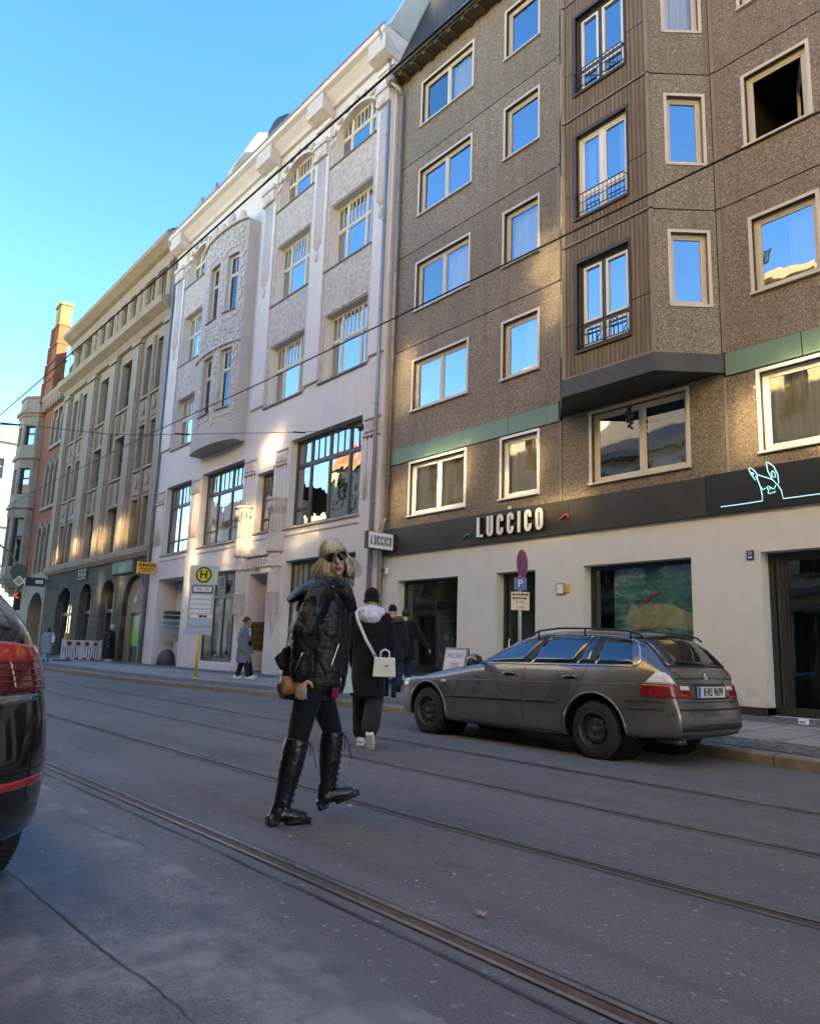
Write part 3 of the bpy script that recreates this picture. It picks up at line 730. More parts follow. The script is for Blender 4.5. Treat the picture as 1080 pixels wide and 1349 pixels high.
# shop windows: frames, glass and what stands behind them
def shop_window(a, b, z0, z1, vert=(), trans=(), dep=.30):
    ms = win_mesh(round(b-a, 2), round(z1-z0, 2), M['frame_dark'], .06, vert=vert, trans=trans, panes='glass_shop', room=0, ft=.08)
    return put_window(fb, (a, D+dep-.06, z0), ms, name='shop_window')
sw1 = shop_window(-16.65,-14.2,.52,3.08); sw3 = shop_window(-10.27,-7.75,.75,3.08); shop_window(-2.2,.6,.75,3.08)
def room_box(name, a, b, z0, z1, dep, parent, m):
    mb = MB(); y0, y1 = D+.34, D+dep
    for q in (((a,y1,z0),(b,y1,z0),(b,y1,z1),(a,y1,z1)), ((a,y0,z0),(a,y1,z0),(a,y1,z1),(a,y0,z1)), ((b,y0,z0),(b,y1,z0),(b,y1,z1),(b,y0,z1)), ((a,y0,z0),(b,y0,z0),(b,y1,z0),(a,y1,z0)), ((a,y0,z1),(b,y0,z1),(b,y1,z1),(a,y1,z1))): mb.poly(list(q))
    return mb.build(name, m, parent)
sw_ = mat('warm_shop_wall', (.46,.36,.24), .8, var=.3, scale=1.3); room_box('shop_interior', -17.2,-11.2,.2,3.6,2.6,fb,sw_); room_box('shop_interior', -11.0,-7.0,.2,3.6,2,fb,M['room']); room_box('shop_interior', -6.9,-2.9,.2,3.6,2.8,fb,mat('dim_shop_wall', (.16,.14,.13), .8, var=.5, scale=1.2))
# door and door lights
dr = thing('shop_door', (-12.24, D+.3, .27), 'dark framed glazed shop door behind the no stopping sign', 'door')
ms = win_mesh(1.24, 2.81, M['frame_dark'], .1, vert=[.22], panes='glass_shop', room=0)
o = link('door_frame', ms[0], dr, Vector((-12.86,D+.26,.27))-wloc(dr)); link('pane', ms[1], o)
mb = MB(); mb.tube([(-12.6,D+.22,1.1),(-12.6,D+.18,1.12),(-12.6,D+.18,1.5),(-12.6,D+.22,1.52)], .016, 6); mb.build('handle', M['frame_white'], dr)
g2 = thing('shop_entrance', (-4.9, D+.3, .27), 'wide black framed glass shop entrance at the right edge', 'door')
ms = win_mesh(3.02, 2.8, M['frame_dark'], .10, vert=[.22,1.6], panes='glass_shop', room=0)
o = link('door_frame', ms[0], g2, Vector((-6.42,D+.26,.27))-wloc(g2)); link('pane', ms[1], o)
mb = MB(); mb.box(-6.32,-3.5,D+.245,D+.259,.27,.42); mb.build('kick_plate', M['frame_dark'], g2)
mb = MB(); mb.box(-6.19,-6.13,D+.34,D+.40,.4,2.95); mb.build('inner_post', M['frame_cream'], g2)
# letters: stroke paths in a unit box, tall condensed sans
def stroke(path, w, closed=False):
    P = [Vector(p).to_2d() for p in path]; n = len(P); A, B = [], []
    for i in range(n):
        a = P[i-1] if (i or closed) else P[i]; b = P[(i+1) % n] if (i < n-1 or closed) else P[i]
        t = (b-a).normalized(); k = 1
        if 0 < i < n-1:
            t1 = (P[i]-P[i-1]).normalized(); t2 = (P[i+1]-P[i]).normalized(); k = 1/max(.5, (t1+t2).normalized().dot(t1))
        nn = Vector((-t.y, t.x))*w/2*k; A.append(P[i]+nn); B.append(P[i]-nn)
    return A, B
def arc(cx, cz, rx, rz, a0, a1, n=7): return [(cx+rx*math.cos(R(a0+(a1-a0)*i/n)), cz+rz*math.sin(R(a0+(a1-a0)*i/n))) for i in range(n+1)]
def glyph(ch, w, h, t):
    r = w/2-t/2; x0, x1 = t/2, w-t/2; rz = r*1.15
    if ch == 'L': return [[(x0,h),(x0,t/2),(w,t/2)]]
    if ch == 'I': return [[(w/2,0),(w/2,h)]]
    if ch == 'U': return [[(x0,h)]+arc(w/2,rz+t/2,r,rz,180,360)+[(x1,h)]]
    if ch == 'C': return [[(x1,h*.66)]+arc(w/2,h-rz-t/2,r,rz,0,180)+arc(w/2,rz+t/2,r,rz,180,360)+[(x1,h*.34)]]
    if ch == 'O': return [[(x1,h*.5)]+arc(w/2,h-rz-t/2,r,rz,0,180)+arc(w/2,rz+t/2,r,rz,180,360)+[(x1,h*.5)]]
def letter_mb(mb, ch, w, h, t, y0, y1, x, z, flip=1):
    for path in glyph(ch, w, h, t):
        A, B = stroke(path, t)
        for i in range(len(A)-1):
            mb.prism([A[i], A[i+1], B[i+1], B[i]], y0, y1, lambda p, q: (x+p[0]*flip, q, z+p[1]))
sg = thing('shop_lettering', (-12.25, D-.1, 3.96), 'large white raised LUCCICO letters on the dark fascia', 'sign')
x = -13.34; adv = 2.26/6.72
for i, ch in enumerate('LUCCICO'):
    w = .20 if ch != 'I' else .075
    mb = MB(); letter_mb(mb, ch, w, .50, .072, D-.22, D-.19, x, 3.955); mb.mi = 1; letter_mb(mb, ch, w+.012, .512, .086, D-.188, D-.101, x-.006, 3.949)
    mb.build('letter', [plain('letter_white', (.80,.77,.70), .4), plain('letter_side', (.015,.014,.013), .5)], sg)
    x += w+.137
def stiletto(x, z, colr, nm, label, s=1):
    mb = MB(); P = [(-.17,-.03),(-.10,-.015),(.0,.035),(.07,.075),(.15,.07),(.17,.10),(.10,.125),(.02,.10),(-.03,.10),(-.06,.06),(-.12,.02),(-.17,.0)]
    P = [(a*.72, b*.8) for a, b in P]; mb.prof_y([(x+a*s, z+b) for a, b in P], D-.17, D-.11); mb.prof_y([(x+.09*s,z+.08),(x+.12*s,z+.08),(x+.11*s,z-.01),(x+.10*s,z-.01)], D-.165, D-.115)
    mb.build(nm, plain(nm, colr, .4), label=label, cat='sign')
stiletto(-13.78, 4.02, (.04,.26,.07), 'green_shoe_emblem', 'small green shoe emblem left of the white letters')
stiletto(-10.68, 4.15, (.45,.04,.045), 'red_shoe_emblem', 'small red shoe emblem right of the white letters')
mb = MB(); mb.box(-12.36,-12.29,D-.16,D-.1,4.56,4.63); mb.build('fascia_lamp', M['frame_white'], label='tiny pale lamp on top of the fascia above the letters', cat='lamp')
# projecting light box
bs = thing('projecting_sign', (-17.3, 12.95, 4.0), 'white light box LUCCICO sticking out over the pavement', 'sign')
yb0, yb1 = 12.55, 13.5
mb = MB(); mb.box(-17.30,-17.22,yb0-.005,12.95,3.97,4.48); mb.box(-17.30,-17.22,12.95,13.05,4.15,4.3); mb.build('bracket', M['frame_dark'], bs)
xa = -16.70; ya, yb_ = 12.13, 13.08
mb = MB(); mb.box(xa-.15,xa,ya,yb_,3.90,4.38); mb.build('box_casing', M['frame_dark'], bs)
mb = MB(); mb.box(xa+.001,xa+.012,ya+.03,yb_-.08,3.92,4.36); mb.build('light_panel', plain('opal_panel', (.72,.76,.82), .4), bs)
mb = MB(); y = ya+.10
for ch in 'LUCCICO':
    w = .085 if ch != 'I' else .03
    for path in glyph(ch, w, .26, .03):
        A, B = stroke(path, .03)
        for i in range(len(A)-1): mb.prism([A[i],A[i+1],B[i+1],B[i]], xa+.013, xa+.018, lambda p, q: (q, y+p[0], 4.01+p[1]))
    y += w+.029
mb.build('lettering', plain('sign_black', (.012,.012,.015), .5), bs)
bs.location = (xa, 12.9, 3.9)
for ch in list(bs.children): ch.location = ch.location + Vector((-17.3,12.95,4.0)) - Vector((xa,12.9,3.9))
# neon dog outline on the black fascia
ne, nnt, nb = new_mat('neon_tube'); nb.inputs['Base Color'].default_value = (.45,.85,.95,1); nb.inputs['Emission Color'].default_value = (.22,.62,.80,1); nb.inputs['Emission Strength'].default_value = .16
dog = thing('neon_sign', (-6.3, D-.16, 3.96), 'pale blue neon outline of a dog head on the black fascia', 'sign')
def neon(pts, r=.014):
    mb = MB(); mb.tube([(x, D-.14, z) for x, z in pts], r, 6); mb.build('neon_tube', ne, dog, True)
for P in ([(-7.04,3.94),(-6.63,3.94),(-6.27,3.95),(-6.27,4.06),(-6.29,4.19),(-6.34,4.35),(-6.37,4.41)], [(-6.49,4.56),(-6.45,4.46),(-6.38,4.34),(-6.34,4.35),(-6.34,4.44),(-6.40,4.53),(-6.46,4.58),(-6.49,4.56)],
          [(-6.44,4.49),(-6.42,4.43),(-6.40,4.45),(-6.43,4.49)], [(-6.35,4.44),(-6.21,4.37),(-6.09,4.31)], [(-6.17,4.63),(-6.15,4.47),(-6.08,4.31),(-6.0,4.2),(-5.97,4.23),(-5.98,4.38),(-6.04,4.53),(-6.13,4.62),(-6.17,4.63)],
          [(-6.09,4.43),(-6.07,4.35),(-6.02,4.33),(-6.03,4.42),(-6.07,4.46),(-6.09,4.43)], [(-5.99,4.2),(-5.93,4.08),(-5.91,3.94),(-5.3,3.94),(-3.2,3.95)], [(-6.28,4.20),(-6.27,4.16),(-6.24,4.15),(-6.21,4.17)], [(-6.11,4.17),(-6.08,4.135),(-6.05,4.14),(-6.03,4.19)],
          [(-6.18,4.18),(-6.15,4.195),(-6.12,4.17),(-6.125,4.14),(-6.165,4.14),(-6.18,4.18)], [(-6.15,4.12),(-6.165,4.08),(-6.13,4.055),(-6.10,4.08),(-6.07,4.065),(-6.03,4.09)]):
    neon(P, .0095)
# house number and street plate on the white wall
mb = MB(); mb.box(-6.66,-6.53,D-.035,D-.014,2.94,3.11); mb.mi = 1; mb.box(-6.63,-6.56,D-.038,D-.034,2.97,3.0)
hn = mb.build('number_plate', [plain('enamel_blue', (.02,.04,.16), .3), M['frame_white']], label='small blue enamel number plate high on the white wall by the entrance', cat='plate')
link('digits', text_mesh('31', .09, M['frame_white'], .002), hn, Vector((-6.595,D-.036,3.055))-wloc(hn), (R(90),0,0))
cb = thing('notice_box', (-10.95, D-.05, 2.5), 'small red framed white notice with a yellow tag on the white wall', 'notice')
mb = MB(); mb.box(-10.98,-10.77,D-.05,D-.013,2.49,2.73); mb.build('frame', plain('red_frame', (.42,.07,.04), .5), cb)
mb = MB(); mb.box(-10.96,-10.79,D-.056,D-.049,2.51,2.71); mb.build('notice', M['paper'], cb)
mb = MB(); mb.box(-10.765,-10.64,D-.05,D-.013,2.53,2.70); mb.build('tag', plain('yellow_tag', (.62,.36,.06), .5), cb)
mb = MB(); mb.box(-17.2,-17.1,D-.12,D-.012,3.3,3.46); mb.mi = 1; mb.lathe([(.05,0),(.05,-.06)], (-17.15,D-.12,3.4), 10, 'y')
mb.build('wall_camera', [M['frame_white'], M['black_metal']], label='small white security camera at the left end of the white wall', cat='camera')
# ---- things inside the shop windows
def painting_mat():
    m, nt, b = new_mat('stormy_sea_paint'); v = coords(nt, (1, 1, 2.6))
    w = tex_noise(nt, v, 2.2, 8, .7); z = N(nt, 'ShaderNodeSeparateXYZ'); nt.links.new(coords(nt), z.inputs[0])
    sea = ramp(nt, w, [(.3, (.03,.09,.11)), (.42, (.05,.30,.40)), (.52, (.13,.48,.58)), (.60, (.70,.85,.80)), (.70, (.08,.18,.17))])
    sky = ramp(nt, w, [(.32, (.05,.05,.04)), (.46, (.20,.19,.11)), (.56, (.85,.58,.28)), (.70, (.16,.15,.09))])
    c = mix(nt, sea, sky, ramp(nt, z.outputs[2], [(1.62, 0), (1.80, 1)]))
    nt.links.new(c, b.inputs['Base Color']); b.inputs['Roughness'].default_value = .5; return m
pt = thing('painting', (-8.6, D+.58, .8), 'large dark sea painting with a pale reclining figure in the shop window', 'painting')
mb = MB(); mb.box(-9.75,-7.5,D+.355,D+.40,.8,3.1)
o = mb.build('canvas', painting_mat(), pt)
for v in o.data.vertices: pass
fig = [(-9.45,1.48),(-9.38,1.72),(-9.3,1.86),(-9.2,1.80),(-9.13,1.68),(-8.95,1.76),(-8.7,1.84),(-8.4,1.80),(-8.05,1.66),(-7.7,1.58),(-7.52,1.56),(-7.52,1.40),(-7.9,1.36),(-8.3,1.34),(-8.6,1.36),(-8.9,1.34),(-9.15,1.32),(-9.35,1.36)]
mb = MB(); mb.prof_y([(x,z+.42) for x, z in fig], D+.335, D+.354); mb.build('figure', mat('pale_paint', (.70,.82,.60), .6, var=.4, scale=5), pt)
mb = MB()
for i in range(7): mb.ell((-9.0+.05*i+.02*rnd.random(),D+.345,2.28+.03*i+.05*rnd.random()), (.05,.012,.04), 7, 5)
mb.build('red_bloom', mat('red_paint', (.5,.08,.04), .6, var=.4, scale=14), pt)
mb = MB(); mb.prof_y([(-9.74,1.72),(-9.2,1.68),(-8.4,1.60),(-7.5,1.64),(-7.5,.82),(-9.74,.82)], D+.34, D+.353); mb.build('shore', mat('shore_paint', (.22,.30,.24), .6, var=.8, scale=4), pt)
shf = thing('display_shelf', (-15.6, D+1.3, .3), 'tall display shelf inside the left shop window', 'shelf')
mb = MB()
for z in (.5,1.0,1.5,2.0): mb.box(-16.3,-14.5,D+1.1,D+1.45,z,z+.03)
for x in (-16.3,-15.4,-14.53): mb.box(x,x+.04,D+1.1,D+1.45,.3,2.6)
mb.build('rack', mat('brown_wood', (.16,.09,.05), .6, var=.3), shf)
mb = MB(); cols = []
for k in range(4):
    cols.append(plain('shoe_colour', [(.25,.12,.06),(.05,.05,.06),(.4,.33,.22),(.3,.07,.05)][k], .4))
for z in (.53,1.03,1.53):
    for i in range(8):
        mb.mi = rnd.randrange(4); x = -16.15+i*.22
        mb.prof_y([(x,z),(x+.17,z),(x+.17,z+.05),(x+.1,z+.08),(x+.06,z+.14),(x,z+.13)], D+1.12, D+1.2)
tag(mb.build('goods', cols, shf), kind='stuff')
for nm, x, z0, z1, y, c, lab in (('poster', -5.9, 1.3, 1.9, 1.1, (.30,.12,.04), 'orange brown poster inside the glass entrance'), ('hanging_bag', -5.55, 1.5, 1.75, .8, (.25,.02,.16), 'magenta bag hanging inside the glass entrance'), ('blue_bag', -5.5, 1.05, 1.4, .7, (.09,.12,.2), 'grey blue bag below the magenta one in the entrance')):
    mb = MB(); mb.prof_y([(x,z0),(x+.26,z0),(x+.24,z1),(x+.02,z1)], D+y, D+y+(.02 if nm == 'poster' else .14))
    if nm != 'poster': mb.tube([(x+.06,D+y+.06,z1),(x+.08,D+y+.06,z1+.14),(x+.18,D+y+.06,z1+.14),(x+.2,D+y+.06,z1)], .01, 6)
    mb.build(nm, plain(nm, c, .5), label=lab, cat='poster' if nm == 'poster' else 'bag')
ch = thing('wooden_chair', (-5.2, D+1.2, .27), 'dark brown wooden chair inside the glass entrance', 'chair')
wm = mat('chair_wood', (.09,.035,.02), .5, var=.3)
for x in (-5.4,-5.04):
    for y in (1.0,1.36):
        mb = MB(); mb.tube([(x,D+y,.27),(x,D+y,.72)], .018, 6); mb.build('leg', wm, ch)
mb = MB(); mb.box(-5.43,-5.01,D+.97,D+1.39,.72,.75); mb.build('seat', wm, ch)
mb = MB()
for x in (-5.4,-5.22,-5.04): mb.tube([(x,D+1.36,.75),(x,D+1.42,1.15)], .015, 6)
mb.box(-5.42,-5.02,D+1.40,D+1.44,1.1,1.2); mb.build('backrest', wm, ch)

# ------------------------------------------------------------------ pale pink Jugendstil building
P0, P1, PY = -34.95, -17.42, 13.05
pb = thing('apartment_building', (-26, PY, 0), 'pale pink Art Nouveau building with a carved oriel and pilasters', 'building')
colA, colB, colC = (-20.95,-18.5), (-24.72,-22.3), (-33.5,-31.15)
hs = []
for a, b in (colA, colB, colC): hs += [(a,b,9.98,12.33), (a,b,14.05,16.45), (a,b,18.05,19.78,.75)]
mez = [(-22.75,-18.5,5.2,8.3), (-33.85,-31.0,5.1,8.22), (-30.0,-26.2,5.14,8.25), (-25.08,-23.85,5.25,7.47)]
grd = [(-33.85,-31.05,.2,4.0,0,1.6), (-29.3,-26.15,.55,4.0), (-25.15,-23.8,.30,3.74,0,.9), (-22.65,-18.55,.5,4.05)]
hs += mez+grd+[(-30.0,-26.6,9.4,18.4,0,.02)]
mb = MB(); wall(mb, P0, P1, .12, 21.0, hs, .34, flat(PY))
mb.box(P1-.012,P1,PY,PY+11,0,21); mb.box(P0,P0+.012,PY,PY+11,0,21); mb.box(P0,P1,PY+11,PY+11.1,0,21)
mb.build('wall', M['pink'], pb)
# textured spandrel panels and fields between the pilasters (set 3 cm proud of the wall face is avoided: they sit on thin backing)
for a, b in (colA, colB, colC):
    mb = MB()
    for z0, z1 in ((12.36,14.0),(16.48,17.99)): mb.box(a-.22,b+.22,PY-.035,PY+.01,z0,z1)
    for z0, z1 in ((9.98,12.36),(14.0,16.48),(17.99,19.0)): mb.box(a-.22,a-.02,PY-.035,PY+.01,z0,z1); mb.box(b+.02,b+.22,PY-.035,PY+.01,z0,z1)
    mb.build('relief_panel', M['relief'], pb)
    mb = MB()
    for z in (9.98,14.05,18.05): mb = MB(); mb.box(a-.26,b+.10,PY-.075,PY+.08,z-.06,z); mb.build('window_sill', plain('dark_sill', (.14,.12,.11), .6), pb)
# pilasters
PIL = [(-18.27,-17.52), (-22.07,-21.18), (-25.95,-24.95), (-34.8,-33.75)]
for a, b in PIL:
    mb = MB(); mb.box(a,b,PY-.10,PY+.01,10.1,19.9); mb.box(a-.05,b+.05,PY-.16,PY+.01,19.9,20.1); mb.build('pilaster', M['pink'], pb)
    mb = MB(); n = 4; c = (a+b)/2; w = (b-a)*.62
    for i in range(n):
        x = c-w/2+w*(i+.5)/n; lo = 14.95+.35*abs(i-(n-1)/2)*.5
        mb.tube([(x,PY-.10,18.55),(x,PY-.10,lo+.2),(x,PY-.10,lo)], [.055,.055,.03], 7)
    mb.ell((c,PY-.11,14.8), (.12,.06,.22), 8, 6)
    mb.build('fluting', M['ornament'], pb, True)
    mb = MB(); mb.prof_z([(a+.02,PY-.1),(b-.02,PY-.1),(b-.06,PY-.22),(a+.06,PY-.22)], 18.62, 19.1); mb.prof_z([(a-.02,PY-.1),(b+.02,PY-.1),(b-.02,PY-.28),(a+.02,PY-.28)], 19.1, 19.28)
    mb.ell((c,PY-.2,18.8), (.22,.1,.2), 10, 6); mb.build('capital', M['ornament'], pb)
    mb = MB(); mb.prof_x([(PY,20.05),(PY-.30,20.12),(PY-.56,20.25),(PY-.56,20.86),(PY,20.86)], a-.05, b+.1); mb.build('corbel', M['ornament'], pb)
# cornice and frieze
mb = MB(); mb.prof_x([(PY+.05,20.4),(PY-.12,20.42),(PY-.2,20.55),(PY-.45,20.8),(PY-.62,20.88),(PY-.64,21.05),(PY+.05,21.05)], P0-.1, P1+.02); mb.build('cornice', M['pink'], pb)
mb = MB()
for a, b in ((-21.1,-18.35),(-24.85,-22.15),(-33.65,-31.0)):
    n = 9
    for i in range(n):
        t = PI*i/(n-1); x = (a+b)/2-(b-a)/2*math.cos(t); z = 19.0+1.0*math.sin(t); mb.ell((x,PY-.05,z), (.17,.07,.13), 8, 6)
mb.build('arch_garland', M['ornament'], pb, True)
mb = MB(); mb.box(P0-.12,P1+.03,PY-.68,PY-.60,21.05,21.12); 
for i in range(90): x = P0+.2*i; mb.tube([(x,PY-.62,21.1),(x,PY-.68,21.26)], .008, 4); mb.tube([(x+.1,PY-.6,21.1),(x+.1,PY-.56,21.27)], .008, 4)
mb.build('gutter', M['zinc_pipe'], pb)
# mansard roof, dormer and sunlit gable walls
mb = MB(); mb.poly([(P0,PY-.5,21.06),(P1,PY-.5,21.06),(P1,PY+1.9,24.3),(P0,PY+1.9,24.3)]); mb.poly([(P0,PY+1.9,24.3),(P1,PY+1.9,24.3),(P1,PY+6,25.6),(P0,PY+6,25.6)]); mb.poly([(P0,PY+6,25.6),(P1,PY+6,25.6),(P1,PY+11,21),(P0,PY+11,21)])
mb.build('roof', M['slate'], pb)
mb = MB(); mb.prof_x([(PY-.45,21.06),(PY+1.3,25.0),(PY+6,26.6),(PY+11,21),(PY,21)], P1-.25, P1+.02); mb.build('fire_wall', mat('pale_green_render', (.42,.46,.43), .8, var=.12, dirt=.3, streak=.3), pb)
mb = MB(); mb.prof_x([(PY-.2,21.1),(PY+.1,22.6),(PY+1.2,24.9),(PY+5,26.8),(PY+8,21.1)], -30.2, -29.7)
mb.build('gable_wall', mat('cream_gable', (.60,.52,.36), .8, var=.1), pb)
mb = MB(); mb.lathe([(.9,0),(1.0,.6),(.95,1.4),(.7,2.1),(.3,2.5),(.02,2.6)], (-26.3,PY+1.0,21.1), 14); mb.build('dormer', M['slate'], pb, True)
mb = MB()
for i in range(5): mb.box(P0+.3+i*.8,P0+.8+i*.8,PY+.2,PY+.9,21.2,22.6+.3*(i % 2))
mb.build('roof_dormers', M['zinc'], pb)
# windows
def jug(w, h, arch=False):
    tz = h*.60; v1, v2 = w*.27, w*.73; t = .075
    bars = []
    for a, b, n in ((t, v1, 2), (v1, v2, 5), (v2, w-t, 2)):
        for i in range(1, n): x = a+(b-a)*i/n; bars.append((x, tz+.04, x, h-t, .032))
    return win_mesh(round(w,2), round(h,2), M['frame_ivory'], t, vert=[v1,v2], trans=[tz], bars=bars, cur=('sides' if not arch else None), panes='glass_old', seed=int(h*10))
for ci, (a, b) in enumerate((colA, colB, colC)):
    for zi, (z0, z1) in enumerate(((9.98,12.33),(14.05,16.45),(18.05,19.78))):
        put_window(pb, (a, PY+.26, z0), jug(b-a, z1-z0, zi == 2))
def studio(w, h, vs, low, n, seed, cur=None):
    t = .085; tz = h*.70; vert = [w*v for v in vs]; xs = [t]+vert+[w-t]; bars = []
    for a, b in zip(xs, xs[1:]):
        k = max(2, round((b-a)/.36))
        for i in range(1, k): x = a+(b-a)*i/k; bars.append((x, tz+.05, x, h-t, .035))
    for (i, z) in low: bars.append((xs[i], z, xs[i+1], z, .09))
    return win_mesh(round(w,2), round(h,2), M['frame_bronze'], t, vert=vert, trans=[tz], bars=bars, cur=cur, panes='glass_old', seed=seed)
for (a, b, z0, z1), vs, low, cu in zip(mez, ([.23,.5,.77], [.42,.8], [.3,.62,.9], [.5]), ([(0,.62),(3,.62)], [(0,.6),(1,.6)], [(0,.62),(2,.62)], [(0,.5)]), (None, 'left', 'sides', 'left')):
    put_window(pb, (a, PY+.27, z0), studio(b-a, z1-z0, vs, low, 4, int(-a), cu))
mb = MB()
for a, b, z0, z1 in mez: mb = MB(); mb.box(a-.06,b+.06,PY-.07,PY+.2,z0-.07,z0); mb.box(a-.02,b+.02,PY-.03,PY+.05,z0-.30,z0-.26); mb.build('window_sill', plain('sill_pink', (.42,.36,.34), .8), pb)
# passage, shop window, door, shop
mb = MB(); a, b = -33.85, -31.05
mb.poly([(a,PY+1.6,.15),(b,PY+1.6,.15),(b,PY+1.6,4.0),(a,PY+1.6,4.0)])
mb.build('passage_back', M['dark'], pb)  # flat dark sheet closing the back of the passage
mb = MB(); mb.box(-33.80,-33.2,PY+.9,PY+1.55,.15,3.9); mb.build('passage_pier', M['pink'], pb)
ms = win_mesh(3.15, 3.45, M['frame_bronze'], .09, vert=[.85,1.68,2.5], trans=[2.5], panes='glass_clear', room=1.2)
o = put_window(pb, (-29.3, PY+.24, .55), ms, name='shop_window')
mb = MB()
for x in (-29.18,-28.4,-27.56,-26.74): mb.box(x,x+.66,PY+.285,PY+.29,.95,2.95)
mb.build('paper_sheet', mat('printed_paper', (.70,.71,.74), .8, var=.16, scale=6), o)
mb = MB(); mb.box(-29.35,-26.1,PY-.12,PY+.2,.14,.5); mb.build('base_block', M['pink'], pb)
ed = thing('house_door', (-24.4, PY+.8, .3), 'dark recessed house door between the carved half columns', 'door')
mb = MB(); mb.box(-25.15,-23.8,PY+.78,PY+.84,.3,3.74); mb.build('door_leaf', mat('dark_red_wood', (.07,.022,.016), .5, var=.3), ed)
mb = MB()
for i in range(2): mb.box(-25.0+i*.65,-24.5+i*.65,PY+.765,PY+.78,.55,1.6); mb.box(-25.0+i*.65,-24.5+i*.65,PY+.765,PY+.78,1.8,3.0)
mb.build('door_panel', M['frame_dark'], ed)
mb = MB(); mb.box(-25.2,-23.75,PY-.35,PY+.75,.1,.2); mb.box(-25.15,-23.8,PY-.05,PY+.8,.2,.30); mb.build('door_step', M['kerb'], pb)
db = thing('doorbell_panel', (-25.1, PY+.3, 1.3), 'brass doorbell and letter panel in the door recess', 'panel')
mb = MB(); mb.box(-25.14,-25.10,PY+.12,PY+.72,1.05,2.05); mb.build('plate', mat('brass', (.32,.20,.07), .4, metal=.6, var=.4, scale=9), db)
mb = MB()
for i in range(4):
    for j in range(3): mb.box(-25.098,-25.085,PY+.17+j*.18,PY+.30+j*.18,1.12+i*.23,1.28+i*.23)
mb.build('name_slot', plain('dark_brass', (.12,.075,.03), .5), db)
ms = studio(4.1, 3.55, [.33,.66], [], 4, 77)
o = put_window(pb, (-22.65, PY+.26, .5), ms, name='shop_window')
mb = MB(); mb.box(-22.2,-21.4,PY+.34,PY+.36,2.9,3.7); mb.prof_y([(-22.2,3.7),(-21.4,3.7),(-21.6,3.8),(-21.75,3.9),(-21.8,4.0),(-21.85,3.9),(-22.0,3.8)], PY+.34, PY+.36); mb.build('window_poster', M['paper'], o)
link('window_lettering', text_mesh('MADE IN', .30, M['frame_white'], .003), o, Vector((-19.35,PY+.24,2.92))-wloc(o), (R(90),0,0)); link('window_lettering', text_mesh('BERLIN', .34, M['frame_white'], .003), o, Vector((-19.35,PY+.24,2.56))-wloc(o), (R(90),0,0))
# half columns beside the door
for xc in (-26.0+.32, -23.25):
    mb = MB(); r = .30
    def oct_(z0, z1, r0, r1, n=9):
        p = [(xc+rr*math.cos(PI+PI*i/n), PY+rr*math.sin(PI+PI*i/n)) for rr in (1,) for i in range(n+1)]
        v0 = [(xc+r0*math.cos(PI+PI*i/n), PY+.01+r0*math.sin(PI+PI*i/n), z0) for i in range(n+1)]; v1 = [(xc+r1*math.cos(PI+PI*i/n), PY+.01+r1*math.sin(PI+PI*i/n), z1) for i in range(n+1)]
        mb.add(v0+v1, [(i,i+1,n+2+i,n+1+i) for i in range(n)]+[tuple(range(n,-1,-1)), tuple(range(n+1,2*n+2))])
    for z0, z1, r0, r1 in ((1.55,2.0,.04,.13),(2.0,2.25,.17,.2),(2.25,3.0,.2,.22),(3.0,3.1,.27,.27),(3.1,3.9,.25,.28),(3.9,4.05,.34,.34),(4.05,4.4,.30,.30),(4.4,4.48,.40,.42),(4.48,5.05,.38,.38),(5.05,5.75,.27,.30),(5.75,6.2,.32,.46),(6.2,6.28,.5,.5)): oct_(z0, z1, r0, r1)
    for i in range(7):
        a = PI+PI*(i+.5)/7
        mb.tube([(xc+.25*math.cos(a),PY+.25*math.sin(a),2.3),(xc+.25*math.cos(a),PY+.25*math.sin(a),2.95)], .03, 5); mb.tube([(xc+.30*math.cos(a),PY+.30*math.sin(a),5.1),(xc+.30*math.cos(a),PY+.30*math.sin(a),5.7)], .035, 5)
        mb.ell((xc+.40*math.cos(a),PY+.40*math.sin(a),6.0), (.07,.07,.16), 7, 5)
    mb.build('half_column', M['ornament'], pb)
mb = MB()
for i in range(9): x = -25.3+i*.2; mb.box(x,x+.11,PY-.09,PY+.01,3.98,4.28); mb.ell((x+.055,PY-.08,3.98), (.06,.04,.08), 7, 5)
mb.box(-25.4,-23.55,PY-.14,PY+.01,4.36,4.44); mb.build('door_frieze', M['ornament'], pb)
link('house_number', text_mesh('23', .26, M['frame_dark'], .01), pb, Vector((-24.45,PY-.11,3.85))-wloc(pb), (R(90),0,0))
# piers of the mezzanine with carved caps
for a, b in ((-18.32,-17.55),(-23.72,-22.95),(-26.05,-25.25),(-30.95,-30.15),(-34.8,-34.0)):
    mb = MB()
    for i in range(4): x = a+(b-a)*(i+.5)/4; mb.tube([(x,PY-.015,5.6),(x,PY-.015,7.5)], .055, 6)
    mb.build('pier_fluting', M['pink'], pb, True)
    mb = MB(); mb.box(a-.03,b+.03,PY-.11,PY+.01,7.5,7.57)
    for i in range(5): x = a+(b-a)*(i+.5)/5; mb.ell((x,PY-.03,7.85), (.075,.06,.17), 8, 6); mb.ell((x,PY-.05,7.68), (.06,.06,.07), 7, 5)
    mb.box(a-.03,b+.03,PY-.06,PY+.01,8.05,8.12); mb.build('pier_cap', M['ornament'], pb)
for x in (-17.62,-17.98): 
    mb = MB(); mb.box(x-.1,x+.1,PY-.06,PY+.01,.3,7.4); mb.build('pier_fluting', M['pink'], pb)
